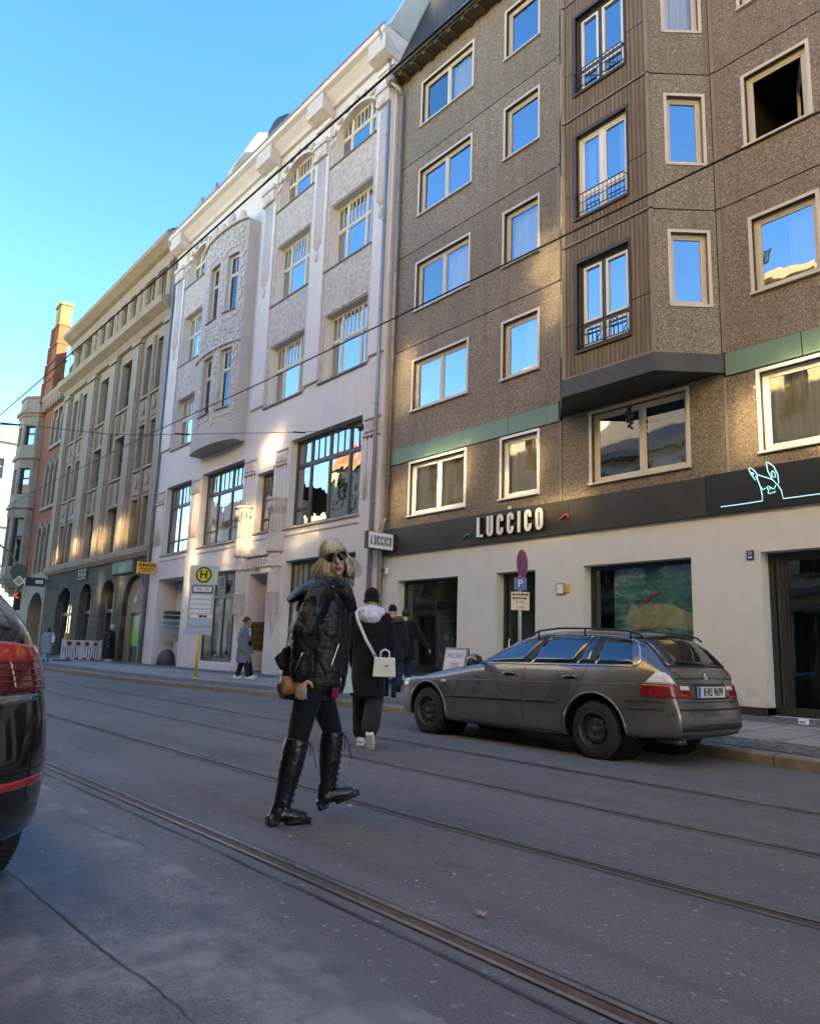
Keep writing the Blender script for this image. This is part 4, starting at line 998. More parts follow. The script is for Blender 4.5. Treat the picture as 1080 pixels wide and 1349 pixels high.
# oriel
OX0, OX1 = -30.35, -26.33
def oxf(s, z, d):
    u = (s-0)/(OX1-OX0)*2-1; dep = .38+.42*math.sqrt(max(0, 1-(u*.96)**2)); dy = .42*(-(u*.96*.96)/max(.28, math.sqrt(max(0.02, 1-(u*.96)**2))))/((OX1-OX0)/2)
    nx, ny = dy, 1.; L = math.hypot(nx, ny); return (OX0+s-nx/L*d*-1*0+nx/L*d*.0, PY-dep+d, z)
W_ = OX1-OX0; whs = []
for z0 in (10.35, 14.45): whs += [(1.28,2.2,z0,z0+2.5), (2.82,3.62,z0+.0,z0+2.5)]
mb = MB(); wall(mb, 0, W_, 9.0, 18.3, whs, .22, oxf, step=.18)
n = 24
for z in (9.0, 18.3):
    pts = [oxf(W_*i/n, z, 0) for i in range(n+1)]; mb.poly(pts+[(OX1,PY,z-(0 if z < 10 else 0)),(OX0,PY,z)])
for x in (0, W_):
    p = oxf(x, 9, 0); q = oxf(x, 18.3, 0); mb.poly([p, (p[0],PY+.01,9), (p[0],PY+.01,18.3), q])
mb.build('oriel', mat('oriel_stucco', (.47,.425,.40), .85, var=.08, dirt=.35, streak=.2, bmp=.15), pb)
orn = MB(); pl_ = MB()
for z0 in (10.35, 14.45):
    for s in (1.05, 2.5, 3.85):
        for k in range(44):
            p = oxf(min(W_-.08, max(.08, s+rnd.uniform(-.13,.13))), z0-.55+k*.072+rnd.uniform(-.03,.03), 0); r = rnd.uniform(.035,.095); orn.ell((p[0],p[1],p[2]), (r,.045,r*rnd.uniform(.7,1.5)), 6, 5)
    for s in (1.74, 3.2):
        for t in range(9):
            a = PI*t/8; p = oxf(s-.55*math.cos(a), z0+2.62+.22*math.sin(a), 0); orn.ell((p[0],p[1]-.01,p[2]), (.08,.05,.06), 6, 5)
            p = oxf(s-.5*math.cos(a), z0-.25-.05*math.sin(a), 0); orn.ell((p[0],p[1]-.01,p[2]), (.06,.04,.05), 6, 5)
for k in range(150):
    p = oxf(rnd.uniform(.15, W_-.15), rnd.uniform(13.0, 14.2), 0); r = rnd.uniform(.03, .10); orn.ell((p[0],p[1],p[2]), (r,.05,r), 6, 5)
for k in range(110):
    p = oxf(rnd.uniform(.15, W_-.15), rnd.uniform(17.2, 18.2), 0); r = rnd.uniform(.04, .10); orn.ell((p[0],p[1],p[2]), (r,.05,r), 6, 5)
orn.build('oriel_ornament', M['ornament'], pb, True)
mb = MB()
for z, o in ((13.05,.05),(18.3,.08)):
    P = [oxf(W_*i/n, z, -o) for i in range(n+1)]; mb.tube(P, .06, 6); mb.build('oriel_moulding', M['ornament'], pb, True); mb = MB()
for i in range(5): p = oxf(W_*(.12+.19*i), 18.35, 0); mb = MB(); mb.ell((p[0],p[1]+.05,18.5+.2*(i % 2)), (.3,.14,.3), 10, 7); mb.build('oriel_crest', M['ornament'], pb, True)
for z0 in (10.35, 14.45):
    for s, w in ((1.28,.92),(2.82,.8)):
        p = oxf(s+w/2, z0, .16); q0 = oxf(s, z0, 0); q1 = oxf(s+w, z0, 0); ang = math.atan2(q1[1]-q0[1], q1[0]-q0[0])
        ms = win_mesh(w, 2.5, M['frame_ivory'], .07, trans=[1.65], bars=[(w*.5,1.7,w*.5,2.43,.03)], panes='glass_dark', room=.6)
        put_window(pb, (p[0]-math.cos(ang)*w/2, p[1]-math.sin(ang)*w/2, z0), ms, ang)
        mb = MB(); a_ = oxf(s-.05, z0, -.05); b_ = oxf(s+w+.05, z0, -.05); mb.tube([a_, b_], .035, 6); mb.build('window_sill', plain('dark_sill_oriel', (.2,.17,.16), .6), pb)
# blue-grey downpipe at the right edge and left edge
for xp, nm in ((-17.62, 'blue_pipe'), (P0-.05, 'blue_pipe')):
    mb = MB(); yp = PY-.14; mb.tube([(xp-.03,PY-.62,21.02),(xp-.02,PY-.5,20.6),(xp,yp,20.0)], .06, 9); mb.tube([(xp,yp,20.0),(xp,yp,.3)], .062, 9)
    for z in range(2, 20, 3): mb.lathe([(.062,-.03),(.075,-.03),(.075,.03),(.062,.03)], (xp,yp,z+.4), 9)
    mb.build('drainpipe', M[nm], pb, True)
# plate stack on the passage wall, guard stone
dp = thing('company_plates', (-33.2, PY+.6, 1.5), 'stack of turquoise and white company plates on the passage wall', 'sign')
cl = [(.14,.10,.09),(.015,.10,.14),(.18,.33,.38),(.25,.38,.42),(.42,.46,.47),(.45,.47,.46)]
for i, z in enumerate((2.45,2.25,2.0,1.8,1.55,1.32)):
    mb = MB(); mb.box(-33.19,-33.165,PY+.12,PY+.98,z-.0,z+(.16 if i < 4 else .21)); mb.build('plate', plain('plate_colour', cl[i], .4), dp)
mb = MB(); mb.box(-33.15,-33.19,PY+.1,PY+1.0,1.26,2.66); 
gs = MB(); gs.lathe([(.40,0),(.40,.35),(.36,.55),(.24,.72),(.02,.80)], (-33.05,PY+.35,.14), 14); gs.build('guard_stone', mat('dark_granite', (.075,.072,.07), .6, var=.4, scale=8, bmp=.4), label='round dark guard stone at the foot of the passage wall', cat='stone', smooth=True)
# ------------------------------------------------------------------ sandstone office building
S0, S1, SY = -53.2, -35.02, 13.2
sb = thing('office_building', (-44, SY, 0), 'brown weathered sandstone building with grey arched ground floor and a row of columns on top', 'building')
bays = {'p': (-38.95,-36.2), 'w2': (-42.65,-40.65), 'w1': (-46.4,-44.45), 'pl': (-51.9,-48.5)}
lv = [(5.85,8.32), (9.88,12.27), (13.8,16.65)]
hs = []; wins = []
for k, (a, b) in bays.items():
    for z0, z1 in lv:
        if k[0] == 'p':
            m = (a+b)/2
            for q in ((a+.1,m-.35),(m+.35,b-.1)) if k == 'p' else ((a+.25,m-.4),(m+.4,b-.25)): hs.append((*q,z0,z1)); wins.append((*q,z0,z1))
        else: hs.append((a+.12,b-.12,z0,z1)); wins.append((a+.12,b-.12,z0,z1))
mb = MB(); wall(mb, S0, S1, 5.35, 17.7, hs, .42, flat(SY))
mb.box(S1-.012,S1,SY,SY+10,5.3,21); mb.box(S0,S0+.012,SY,SY+10,0,21); mb.box(S0,S1,SY+10,SY+10.1,0,21)
mb.build('wall', M['sand'], sb)
for a, b, z0, z1 in wins:
    w = round(b-a,2); h = round(z1-z0,2)
    ms = win_mesh(w, h, plain('oak_frame', (.10,.09,.075), .5), .06, vert=[w/2] if w > 1.2 else [], trans=[h*.42], bars=([(w*.5,h*.1,w*.5,h*.9,.04)] if w > 1.2 else []), panes='glass_dark' if w < 1.2 else 'glass', room=.7, cur='sides' if w > 1.2 and z0 > 9 else None, seed=int(z0))
    put_window(sb, (a, SY+.34, z0), ms)
# pilaster strips between the bays
for a, b in ((-36.0,S1),(-40.35,-39.25),(-44.15,-42.95),(-48.2,-46.7),(S0,-52.1)):
    mb = MB(); mb.box(a,b,SY-.16,SY+.01,5.75,17.0); mb.box(a+.12,b-.12,SY-.24,SY-.15,5.75,16.9)
    mb.box(a-.06,b+.06,SY-.28,SY+.01,17.0,17.25); mb.build('pilaster', M['sand'], sb)
for k, (a, b) in bays.items():
    m = (a+b)/2
    if k[0] == 'p':
        mb = MB(); mb.tube([(m,SY-.03,5.8),(m,SY-.03,16.9)], .14, 8); mb.build('mullion_column', M['sand'], sb, True)
    for z0, z1, up in ((8.4,9.8,0),(12.35,13.7,1)):
        for q in ((a+.15,m-.3),(m+.3,b-.15)):
            mb = MB(); mb.mi = up
            mb.box(q[0],q[1],SY-.05,SY+.01,z0+.12,z1-.12); c = (q[0]+q[1])/2
            if k[0] == 'w': mb.ell((c,SY-.07,(z0+z1)/2), ((q[1]-q[0])*.28,.10,.42), 8, 6); mb.box(c-.1,c+.1,SY-.12,SY-.04,z0+.2,z1-.2)
            else: mb.lathe([(.26,-.05),(.26,0),(.13,0)], (c,SY-.06,(z0+z1)/2), 12, 'y'); mb.ell((c,SY-.06,(z0+z1)/2+.3), (.12,.06,.2), 6, 5)
            mb.build('spandrel_relief', [M['sand'], M['sand_warm']], sb)
    for z0, z1 in lv[1:]: mb = MB(); mb.box(a-.02,b+.02,SY-.12,SY+.05,z0-.12,z0); mb.build('window_sill', M['sand'], sb)
mb = MB(); mb.prof_x([(SY+.05,17.25),(SY-.2,17.3),(SY-.35,17.6),(SY-.75,17.85),(SY-.8,18.2),(SY+.05,18.35)], S0-.2, S1-.25); mb.build('cornice', M['sand'], sb)
mb = MB(); mb.prof_x([(SY+.05,5.2),(SY-.18,5.25),(SY-.32,5.45),(SY-.34,5.72),(SY+.05,5.82)], S0, S1-.15); mb.build('string_course', M['sand'], sb)
# loggia storey
lg = []
for a, b in ((-38.95,-36.1),(-42.75,-40.55),(-46.5,-44.3),(-51.5,-48.5)):
    m = (a+b)/2; lg += [(a+.05,m-.32),(m+.32,b-.05)]
mb = MB(); wall(mb, S0+.3, S1-.1, 18.3, 20.45, [(a,b,18.45,20.3) for a, b in lg], .55, flat(SY+.02)); mb.build('wall', M['sand'], sb)
for a, b in lg:
    ms = win_mesh(round(b-a,2), 1.85, M['frame_dark'], .05, vert=[(b-a)/2], panes='glass_dark', room=.6); put_window(sb, (a, SY+.50, 18.45), ms)
for i, x in enumerate([-36.0]+[(lg[k][1]+lg[k+1][0])/2 for k in range(0, 8, 2)]+[-39.35,-40.2,-43.1,-43.9,-46.9,-48.0,-51.9]):
    mb = MB(); mb.tube([(x,SY-.08,18.5),(x,SY-.08,20.2)], .24, 10); mb.box(x-.3,x+.3,SY-.34,SY+.02,20.15,20.3); mb.box(x-.3,x+.3,SY-.34,SY+.02,18.32,18.5)
    mb.build('column', M['sand'], sb)
mb = MB(); mb.prof_x([(SY+.05,20.3),(SY-.25,20.35),(SY-.3,20.9),(SY-.5,21.0),(SY-.85,21.3),(SY-.88,21.5),(SY+.05,21.6)], S0+.2, S1-.02); mb.build('cornice', M['sand'], sb)
mb = MB(); mb.poly([(S0+.2,SY-.8,21.55),(S1,SY-.8,21.55),(S1,SY+3,24.2),(S0+.2,SY+3,24.2)]); mb.poly([(S0+.2,SY+3,24.2),(S1,SY+3,24.2),(S1,SY+10,21.0),(S0+.2,SY+10,21.0)]); mb.box(S0+.2,S1,SY-.86,SY+10,21.5,21.56)
mb.build('roof', M['zinc'], sb)
mb = MB(); mb.box(-43.4,-42.6,SY+.6,SY+1.2,22,23.4); mb.build('chimney', M['white_wall'], sb)
# grey arched ground floor
ar = [(-50.3,-47.0,.2,4.30,1.5,.42), (-45.75,-43.5,.2,4.36,1.1,.42), (-42.05,-39.75,.2,4.38,1.15,.42), (-38.5,-35.65,.2,4.42,1.42,.25)]
mb = MB(); wall(mb, S0, S1, .1, 5.3, ar, .65, flat(SY-.06)); mb.build('ground_floor_wall', M['grey_stone'], sb)
for i, (a, b, z0, z1, r, dd_) in enumerate(ar):
    w, h = b-a, z1-z0
    if i < 3:
        ms = win_mesh(round(w,2), round(h,2), plain('grey_frame', (.13,.12,.10), .5), .09, vert=[w*.5], trans=[h*.62], panes='glass_old', room=1.0, cur='half' if i == 1 else None, seed=i)
        put_window(sb, (a, SY+.28, z0), ms, name='arched_window')
    else:
        mb = MB(); wall(mb, a, b, z0, z1, [(a+.55,b-1.0,.2,2.6)], .12, flat(SY+.185)); mb.build('niche_wall', M['sand'], sb)
        mb = MB(); mb.box(a+.5,b-.95,SY+.30,SY+.34,.2,2.65); mb.mi = 1; mb.box(a+.68,b-1.1,SY+.285,SY+.299,1.0,1.75); mb.mi = 2; mb.box(a+.68,b-1.1,SY+.285,SY+.299,1.75,2.45)
        mb.build('entrance_panel', [plain('dark_green_door', (.035,.045,.03), .5), plain('vivid_green', (.09,.45,.03), .5), plain('dull_green', (.18,.34,.15), .5)], sb)
        mb = MB(); mb.ell(((a+b)/2,SY+.08,3.2), (.09,.09,.14), 8, 6); mb.tube([((a+b)/2,SY+.08,3.3),((a+b)/2,SY+.18,3.7)], .02, 5); mb.build('niche_lamp', M['frame_white'], sb)
mb = MB()
for k in range(3):
    x = -46.15+.55*k; mb.tube([(x+.26+.19*math.sin(t*2),SY-.12,4.9+.27*math.cos(t)) for t in [2*PI*i/20 for i in range(21)]], .045, 6); mb.ell((x+.26,SY-.12,4.9), (.07,.05,.07), 8, 6)
mb.tube([(-46.1,SY-.11,4.9),(-44.6,SY-.11,4.9)], .03, 6)
mb.build('wall_emblem', M['frame_dark'], label='dark ironwork emblem of three curls on the grey arched wall', cat='emblem')
mb = MB(); mb.box(-40.2,-37.15,SY-.20,SY-.07,4.55,5.20); mb.mi = 1; mb.box(-40.1,-37.25,SY-.21,SY-.2,4.62,5.13)
mb.build('wall_sign', [plain('sign_grey_green', (.10,.14,.115), .8), plain('sign_green', (.14,.23,.18), .8)], label='blank grey green sign board over the right hand arch', cat='sign')
ys = thing('projecting_sign', (-35.2, 12.6, 4.3), 'yellow sign with dark lettering sticking out between sandstone and pink building', 'sign')
mb = MB(); mb.box(-34.35,-34.23,12.2,13.03,4.26,4.78); mb.build('board', plain('sign_yellow', (.72,.36,.03), .5), ys)
mb = MB(); mb.box(-34.32,-34.26,13.02,13.2,4.45,4.55); mb.build('bracket', M['frame_dark'], ys)
mb = MB(); yr = random.Random(4)
for z, h_, y0, y1 in ((4.64,.13,12.26,12.97),(4.48,.06,12.3,12.85),(4.37,.05,12.4,12.72)):
    y = y0
    while y < y1: q = yr.uniform(.03,.08); mb.box(-34.229,-34.222,y,y+q,z-h_/2*yr.uniform(.7,1),z+h_/2); y += q+.015
mb.build('lettering', plain('sign_brown', (.22,.07,.01), .5), ys)
# ------------------------------------------------------------------ red brick corner building with oriel tower
B0, B1, RY = -61.5, -52.62, 13.3
rb_ = thing('corner_building', (-57, RY, 0), 'red brick neo Gothic corner building with a pale oriel tower and stepped gable', 'building')
hs = [(x,x+.95,14.6,17.2) for x in (-56.7,-55.5,-54.3)]+[(x,x+.9,10.2,13.3,.6) for x in (-57.0,-55.85,-54.7)]+[(x,x+.9,5.6,8.8,.7) for x in (-57.1,-55.95,-54.8)]
mb = MB(); wall(mb, B0, B1, 5.2, 18.5, hs, .4, flat(RY), mi_reveal=1); mb.mi = 0
mb.box(B1-.012,B1,RY,RY+9,0,18.5); mb.build('wall', [M['brick'], M['sand']], rb_)
for h in hs:
    w, hh = h[1]-h[0], h[3]-h[2]
    ms = win_mesh(round(w,2), round(hh,2), M['sand'], .06, trans=[hh*.55], panes='glass_dark', room=.5); put_window(rb_, (h[0], RY+.32, h[2]), ms)
mb = MB()
for xs, z0, z1, pt in (((-56.7,-55.5,-54.3),14.6,17.2,0),((-57.0,-55.85,-54.7),10.2,13.3,1),((-57.1,-55.95,-54.8),5.6,8.8,1)):
    for x in xs:
        w = .95
        for q in ((x-.14,x),(x+w-.03,x+w+.11)): mb.box(q[0],q[1],RY-.08,RY+.02,z0,z1-(.6 if pt else 0)); mb.tube([((q[0]+q[1])/2,RY-.1,z0),((q[0]+q[1])/2,RY-.1,z1-.7)], .08, 7)
        if pt:
            n = 10; A = [(x+w/2-(w/2+.1)*math.cos(PI*i/n), RY-.06, z1-.62+(.62+.12)*math.sin(PI*i/n)+(.18 if i == n//2 else 0)) for i in range(n+1)]; mb.tube(A, .10, 6)
        else: mb.box(x-.16,x+w+.13,RY-.1,RY+.02,z1,z1+.2)
    mb.box(xs[0]-.3,xs[-1]+1.3,RY-.16,RY+.02,z0-.22,z0)
mb.build('stone_tracery', M['sand'], rb_)
mb = MB(); mb.prof_x([(RY+.05,18.0),(RY-.15,18.05),(RY-.4,18.5),(RY-.42,18.75),(RY+.05,18.8)], B0, B1+.1)
for i in range(11): mb.box(B0+.3+i*.6,B0+.55+i*.6,RY-.3,RY,17.7,18.1)
mb.box(B0,B1,RY-.25,RY+.02,5.0,5.35); mb.box(B1-.35,B1,RY-.1,RY+.01,5.4,17.9); mb.build('cornice', M['sand'], rb_)
mb = MB(); mb.poly([(B0,RY-.3,18.75),(B1,RY-.3,18.75),(B1,RY+2.7,23.2),(B0,RY+2.7,23.2)]); mb.poly([(B0,RY+2.7,23.2),(B1,RY+2.7,23.2),(B1,RY+9,18.7),(B0,RY+9,18.7)]); mb.poly([(B1,RY-.3,18.75),(B1,RY+2.7,23.2),(B1,RY+9,18.7)]); mb.build('roof', M['tile_roof'], rb_)
mb = MB(); mb.lathe([(.75,0),(.8,.5),(.55,1.1),(.02,1.8)], (-53.3,RY+.5,18.9), 8); mb.build('dormer', M['slate'], rb_)
# stepped gable wall rising in the facade plane
mb = MB()
for z0, z1, x0 in ((18.4,20.0,-59.6),(20.0,21.3,-59.3),(21.3,22.6,-59.0),(22.6,24.0,-58.7)):
    mb.box(x0,-57.1,RY-.35,RY+.35,z0,z1); mb.box(x0-.12,-57.05,RY-.42,RY+.42,z1-.14,z1+.03); mb.tube([(x0+.1,RY-.38,z0),(x0+.1,RY-.38,z1-.1)], .16, 7)
mb.build('stepped_gable', M['brick'], rb_)
mb = MB(); mb.box(-58.5,-57.15,RY-.35,RY+.4,24.0,25.5); mb.box(-58.6,-57.05,RY-.45,RY+.5,25.5,25.68); mb.build('chimney', mat('sunlit_ochre', (.40,.24,.09), .8, var=.4, scale=2), rb_)  # sunlit gable top, the warm sunlight put into its ochre
# ground floor with round doorway
mb = MB(); wall(mb, B0, B1, .1, 5.2, [(-57.6,-53.9,.2,4.3,1.5)], .8, flat(RY-.05)); mb.build('ground_floor_wall', M['sand'], rb_)
mb = MB(); mb.box(-57.6,-53.9,RY+.8,RY+.85,.2,4.4); mb.mi = 1; mb.box(-56.6,-54.2,RY+.7,RY+.74,2.7,4.0); mb.mi = 2; mb.box(-57.5,-56.2,RY+.72,RY+.78,.2,4.0)
mb.build('entrance', [M['dark'], plain('violet_awning', (.07,.07,.20), .6), M['sand_warm']], rb_)
# the tower: polygonal oriel
tz = [(5.6,10.6),(10.9,14.3),(14.6,17.5)]
TP = [(-63.0,13.9),(-63.2,12.9),(-62.2,12.15),(-60.7,12.15),(-59.8,12.9),(-59.8,13.4)]
for z0, z1 in tz:
    for (p, q) in zip(TP, TP[1:]):
        L, xf, ang = seg(p, q); mb = MB()
        h = [(L*.5-.42,L*.5+.42,z0+.7,z1-.75)] if L > 1.1 else []
        wall(mb, 0, L, z0, z1, h, .3, xf); mb.build('tower_wall', M['sand'], rb_)
        if h:
            ms = win_mesh(.84, round(z1-z0-1.45,2), M['frame_dark'], .06, trans=[(z1-z0-1.45)*.62], panes='glass', room=.5); put_window(rb_, xf(h[0][0], h[0][2], .22), ms, ang)
cx, cy = -61.4, 13.3
ex = lambda k: [(cx+(x-cx)*k, cy+(y-cy)*k) for x, y in TP]
mb = MB()
for z0, z1, k in ((10.55,10.75,1.14),(10.75,10.95,1.06),(14.25,14.45,1.14),(14.45,14.65,1.06),(17.5,17.7,1.08),(17.7,17.95,1.2),(17.95,18.9,1.0),(18.9,19.05,1.06),(5.35,5.65,1.12)): mb = MB(); mb.prof_z(ex(k), z0, z1); mb.build('tower_moulding', M['sand'], rb_)
mb = MB()
for i, k in enumerate((1.0,.85,.66,.45)): mb.prof_z(ex(k), 5.35-.28*(i+1), 5.351-.28*i)
for z in (9.2,): 
    for x in (-61.9,-61.4,-60.9): mb.ell((x,12.13,z+1.0), (.2,.08,.3), 8, 6)
mb.build('tower_moulding', M['sand'], rb_)
# far pale buildings across the side road
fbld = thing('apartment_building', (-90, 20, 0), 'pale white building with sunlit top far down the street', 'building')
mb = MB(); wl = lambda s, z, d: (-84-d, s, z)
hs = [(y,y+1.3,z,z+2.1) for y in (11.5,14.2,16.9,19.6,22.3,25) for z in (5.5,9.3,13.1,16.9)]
wall(mb, 9.5, 30, 4.4, 21.2, hs, .3, wl); wall(mb, 9.5, 30, 0, 4.4, [(y,y+2.4,.3,3.6) for y in (10.5,14.5,18.5,22.5)], .4, wl); mb.box(-100,-84.4,9.5,9.6,0,21.2); mb.build('wall', mat('shade_blue_white', (.25,.28,.32), .8, var=.06), fbld)  # white wall, with bluish shade put into its colour
mb = MB()
for h in hs: mb.box(-84.45,-84.3,h[0],h[1],h[2],h[3])
for y in (10.5,14.5,18.5,22.5): mb.box(-84.55,-84.4,y,y+2.4,.3,3.6)
mb.build('window_glazing', plain('far_window', (.10,.13,.17), .4), fbld)
mb = MB()
for h in hs: 
    mb.box(-84.02,-83.8,h[0]-.15,h[1]+.15,h[3]+.1,h[3]+.35); mb.box(-84.02,-83.85,h[0]-.1,h[1]+.1,h[2]-.15,h[2]); c = (h[0]+h[1])/2
    mb.box(-84.3,-84.2,c-.04,c+.04,h[2],h[3]); mb.box(-84.3,-84.2,h[0],h[1],h[2]+1.3,h[2]+1.38)
for z in (4.4,8.4,12.2,20.8): mb.box(-84.02,-83.6,9.5,30,z,z+.35)
mb.build('window_trim', M['frame_white'], fbld)
for y in (14.0, 19.4):
    mb = MB(); z = 9.0; mb.box(-83.99,-82.8,y,y+1.9,z-.12,z)
    for i in range(12): mb.tube([(-82.82,y+.05+i*.16,z),(-82.82,y+.05+i*.16,z+1.0)], .015, 4)
    mb.tube([(-82.82,y,z+1),(-82.82,y+1.9,z+1)], .025, 5); mb.build('balcony', M['zinc'], fbld)
mb = MB(); mb.poly([(-84,9.5,21.2),(-84,30,21.2),(-89,30,23.5),(-89,9.5,23.5)]); mb.box(-84.02,-83.4,9.5,30,21.1,21.35); mb.build('roof', mat('pale_roof', (.55,.52,.46), .7, var=.1), fbld)
# ------------------------------------------------------------------ the other side of the street (seen in the window panes)
DULL = plain('dull_far_glass', (.02,.025,.03), .35)
SUN_MIRROR, nt_, b_ = new_mat('sun_mirror_pane'); b_.inputs['Base Color'].default_value = (.50,.47,.40,1); b_.inputs['Metallic'].default_value = 1; b_.inputs['Roughness'].default_value = .075
DX, DZ = 14.0, 9.86                                              # sunlight thrown back by these added mirrors lands this far to the left and below on the facing row
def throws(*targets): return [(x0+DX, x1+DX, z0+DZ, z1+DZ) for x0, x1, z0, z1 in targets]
def opposite(x0, x1, h, m, rm, label, dep=12, wz=3.4, ww=1.2, pitch=2.6, rh=3.0, mirrors=()):
    t = thing('apartment_building', ((x0+x1)/2, -5.2, 0), label, 'building'); y = -5.2
    xf = lambda s, z, d: (s, y-d, z); n = int((x1-x0)/pitch); hs = []
    for i in range(n):
        c = x0+(x1-x0)*(i+.5)/n; z = 4.9
        while z+2.2 < h: hs.append((c-ww/2,c+ww/2,z,z+2.0)); z += wz
        hs.append((c-ww*.8,c+ww*.8,.4,3.4))
    mb = MB(); wall(mb, x0, x1, 0, h, hs, .3, xf); mb.box(x0,x0+.02,y-dep,y,0,h); mb.box(x1-.02,x1,y-dep,y,0,h); mb.box(x0,x1,y-dep-.02,y-dep,0,h); mb.build('wall', m, t)
    mb = MB()
    for a, b, c, d in [q[:4] for q in hs]:
        mb.box(a-.12,b+.12,y-.05,y+.14,d+.08,d+.25); mb.box(a-.1,b+.1,y-.05,y+.12,c-.12,c-.02); mb.box((a+b)/2-.04,(a+b)/2+.04,y-.3,y-.22,c,d); mb.box(a,b,y-.3,y-.22,c+(d-c)*.6,c+(d-c)*.6+.07)
    mb.box(x0,x1,y,y+.5,h-.35,h); mb.box(x0,x1,y,y+.2,4.0,4.3); mb.build('trim', M['sand'], t)
    mb = MB()
    for a, b, c, d in [q[:4] for q in hs]: mb.box(a,b,y-.36,y-.3,c,d)
    mb.build('window_glazing', DULL, t)
    for a, b, c, d in mirrors: mb = MB(); mb.box(a,b,y+.02,y+.05,c,d); mb.build('added_mirror_pane', SUN_MIRROR, t); mb = MB(); mb.box(a-.08,b+.08,y-.1,y+.018,c-.08,d+.08); mb.build('mirror_backing', DULL, t)  # mirror panes added to throw sun patches onto chosen facade spots
    mb = MB(); mb.poly([(x0,y+.3,h),(x1,y+.3,h),(x1,y-3,h+rh),(x0,y-3,h+rh)]); mb.poly([(x0,y-3,h+rh),(x1,y-3,h+rh),(x1,y-dep,h),(x0,y-dep,h)]); mb.build('roof', rm, t)
yel = mat('sunny_yellow_render', (.72,.55,.28), .85, var=.1); yel2 = mat('cream_render', (.72,.62,.42), .85, var=.1); gry = mat('light_grey_render', (.58,.55,.5), .85, var=.1)
redroof = mat('red_roof_tiles', (.33,.12,.07), .8, var=.2)
opposite(-12.5, 34, 21.6, yel, redroof, 'yellow rendered building across the street, mirrored in the right hand windows', rh=1.2,
         mirrors=throws((-16.2,-14.1,5.0,6.3), (-12.65,-11.65,4.95,5.75), (-6.15,-5.0,5.0,6.3), (-17.0,-16.6,8.0,9.9), (-11.9,-11.1,10.2,11.3), (-11.45,-11.1,8.7,10.3), (-17.1,-16.7,4.8,5.8), (-6.9,-6.25,4.7,5.9), (-25.1,-23.8,7.6,8.6), (-22.3,-22.0,4.3,5.2), (-21.3,-21.1,4.4,5.3), (-5.6,-4.9,4.6,4.9), (-12.0,-10.3,4.0,4.5), (-26.1,-25.4,4.4,6.0), (-24.5,-24.3,2.9,4.2)))
opposite(-17, -12.6, 18, yel2, redroof, 'tall narrow cream building across the street, mirrored in one right hand window', pitch=2.2, rh=1.5, mirrors=throws((-30.8,-30.5,5.2,8.0), (-30.9,-30.2,3.0,5.0), (-28.9,-28.7,9.0,9.6), (-27.6,-27.3,2.6,4.6)))
opposite(-25.2, -17.1, 11.5, gry, M['slate'], 'low grey building across the street, mirrored below the bay')
opposite(-29.5, -25.3, 17.6, gry, M['slate'], 'tall light grey building across the street beside the cream one', rh=.6, mirrors=throws((-40.3,-39.4,5.9,7.7), (-43.3,-42.8,5.9,7.2), (-39.3,-38.9,2.0,4.6), (-42.8,-42.3,2.0,4.6)))
opposite(-42, -29.6, 17.3, yel2, redroof, 'cream building across the street, mirrored in the first floor windows', rh=.6, mirrors=throws((-44.3,-43.6,5.9,7.3), (-48.0,-46.9,5.9,7.1), (-46.4,-45.9,2.0,4.7), (-52.2,-51.8,5.9,6.8)))
opposite(-49.0, -42.1, 15.0, yel2, redroof, 'cream building with red roof mirrored in the big studio window')
opposite(-53, -49.1, 8.2, yel, redroof, 'low ochre building beside the red roofed one across the street')
opposite(-75, -58, 13, gry, M['slate'], 'grey building across the street beyond the gap')
def leaf_tree(x, y, h, r, n, m, label, seed):
    rr = random.Random(seed); t = thing('street_tree', (x, y, .1), label, 'tree')
    mb = MB(); mb.tube([(x,y,.1),(x+.05,y,h*.3),(x+.1,y+.1,h*.55),(x,y,h*.85)], [.17,.13,.09,.03], 8)
    for i in range(14):
        a = rr.uniform(0, 6.28); z = h*rr.uniform(.32, .75); L = r*rr.uniform(.5, .95)
        mb.tube([(x,y,z),(x+L*.5*math.cos(a),y+L*.5*math.sin(a),z+L*.35),(x+L*math.cos(a),y+L*math.sin(a),z+L*.6)], [.05,.03,.012], 5)
    mb.build('trunk', mat('bark', (.10,.08,.06), .9, var=.3, bmp=.5), t)
    mb = MB(); cl = [(rr.gauss(0,.42), rr.gauss(0,.42), rr.gauss(0,.33)) for _ in range(34)]
    for i in range(n):
        c = rr.choice(cl); p = Vector((x+r*(c[0]+rr.gauss(0,.16)), y+r*(c[1]+rr.gauss(0,.16)), h*.66+r*(c[2]+rr.gauss(0,.15))))
        a = Vector((rr.gauss(0,1), rr.gauss(0,1), rr.gauss(0,1))).normalized(); b = a.orthogonal().normalized(); s = rr.uniform(.07,.15)
        mb.poly([p+a*s, p+b*s*.6, p-a*s, p-b*s*.6])
    mb.build('crown', m, t)
autumn = mat('autumn_leaves', (.62,.42,.10), .7, var=.5, scale=3)
leaf_tree(-33.5, -4.2, 9, 2.9, 7000, autumn, 'golden autumn tree across the street mirrored in the left shop window', 3)
leaf_tree(-26.5, -4.2, 8.2, 2.6, 6000, autumn, 'golden autumn tree across the street mirrored in the shop door', 5)
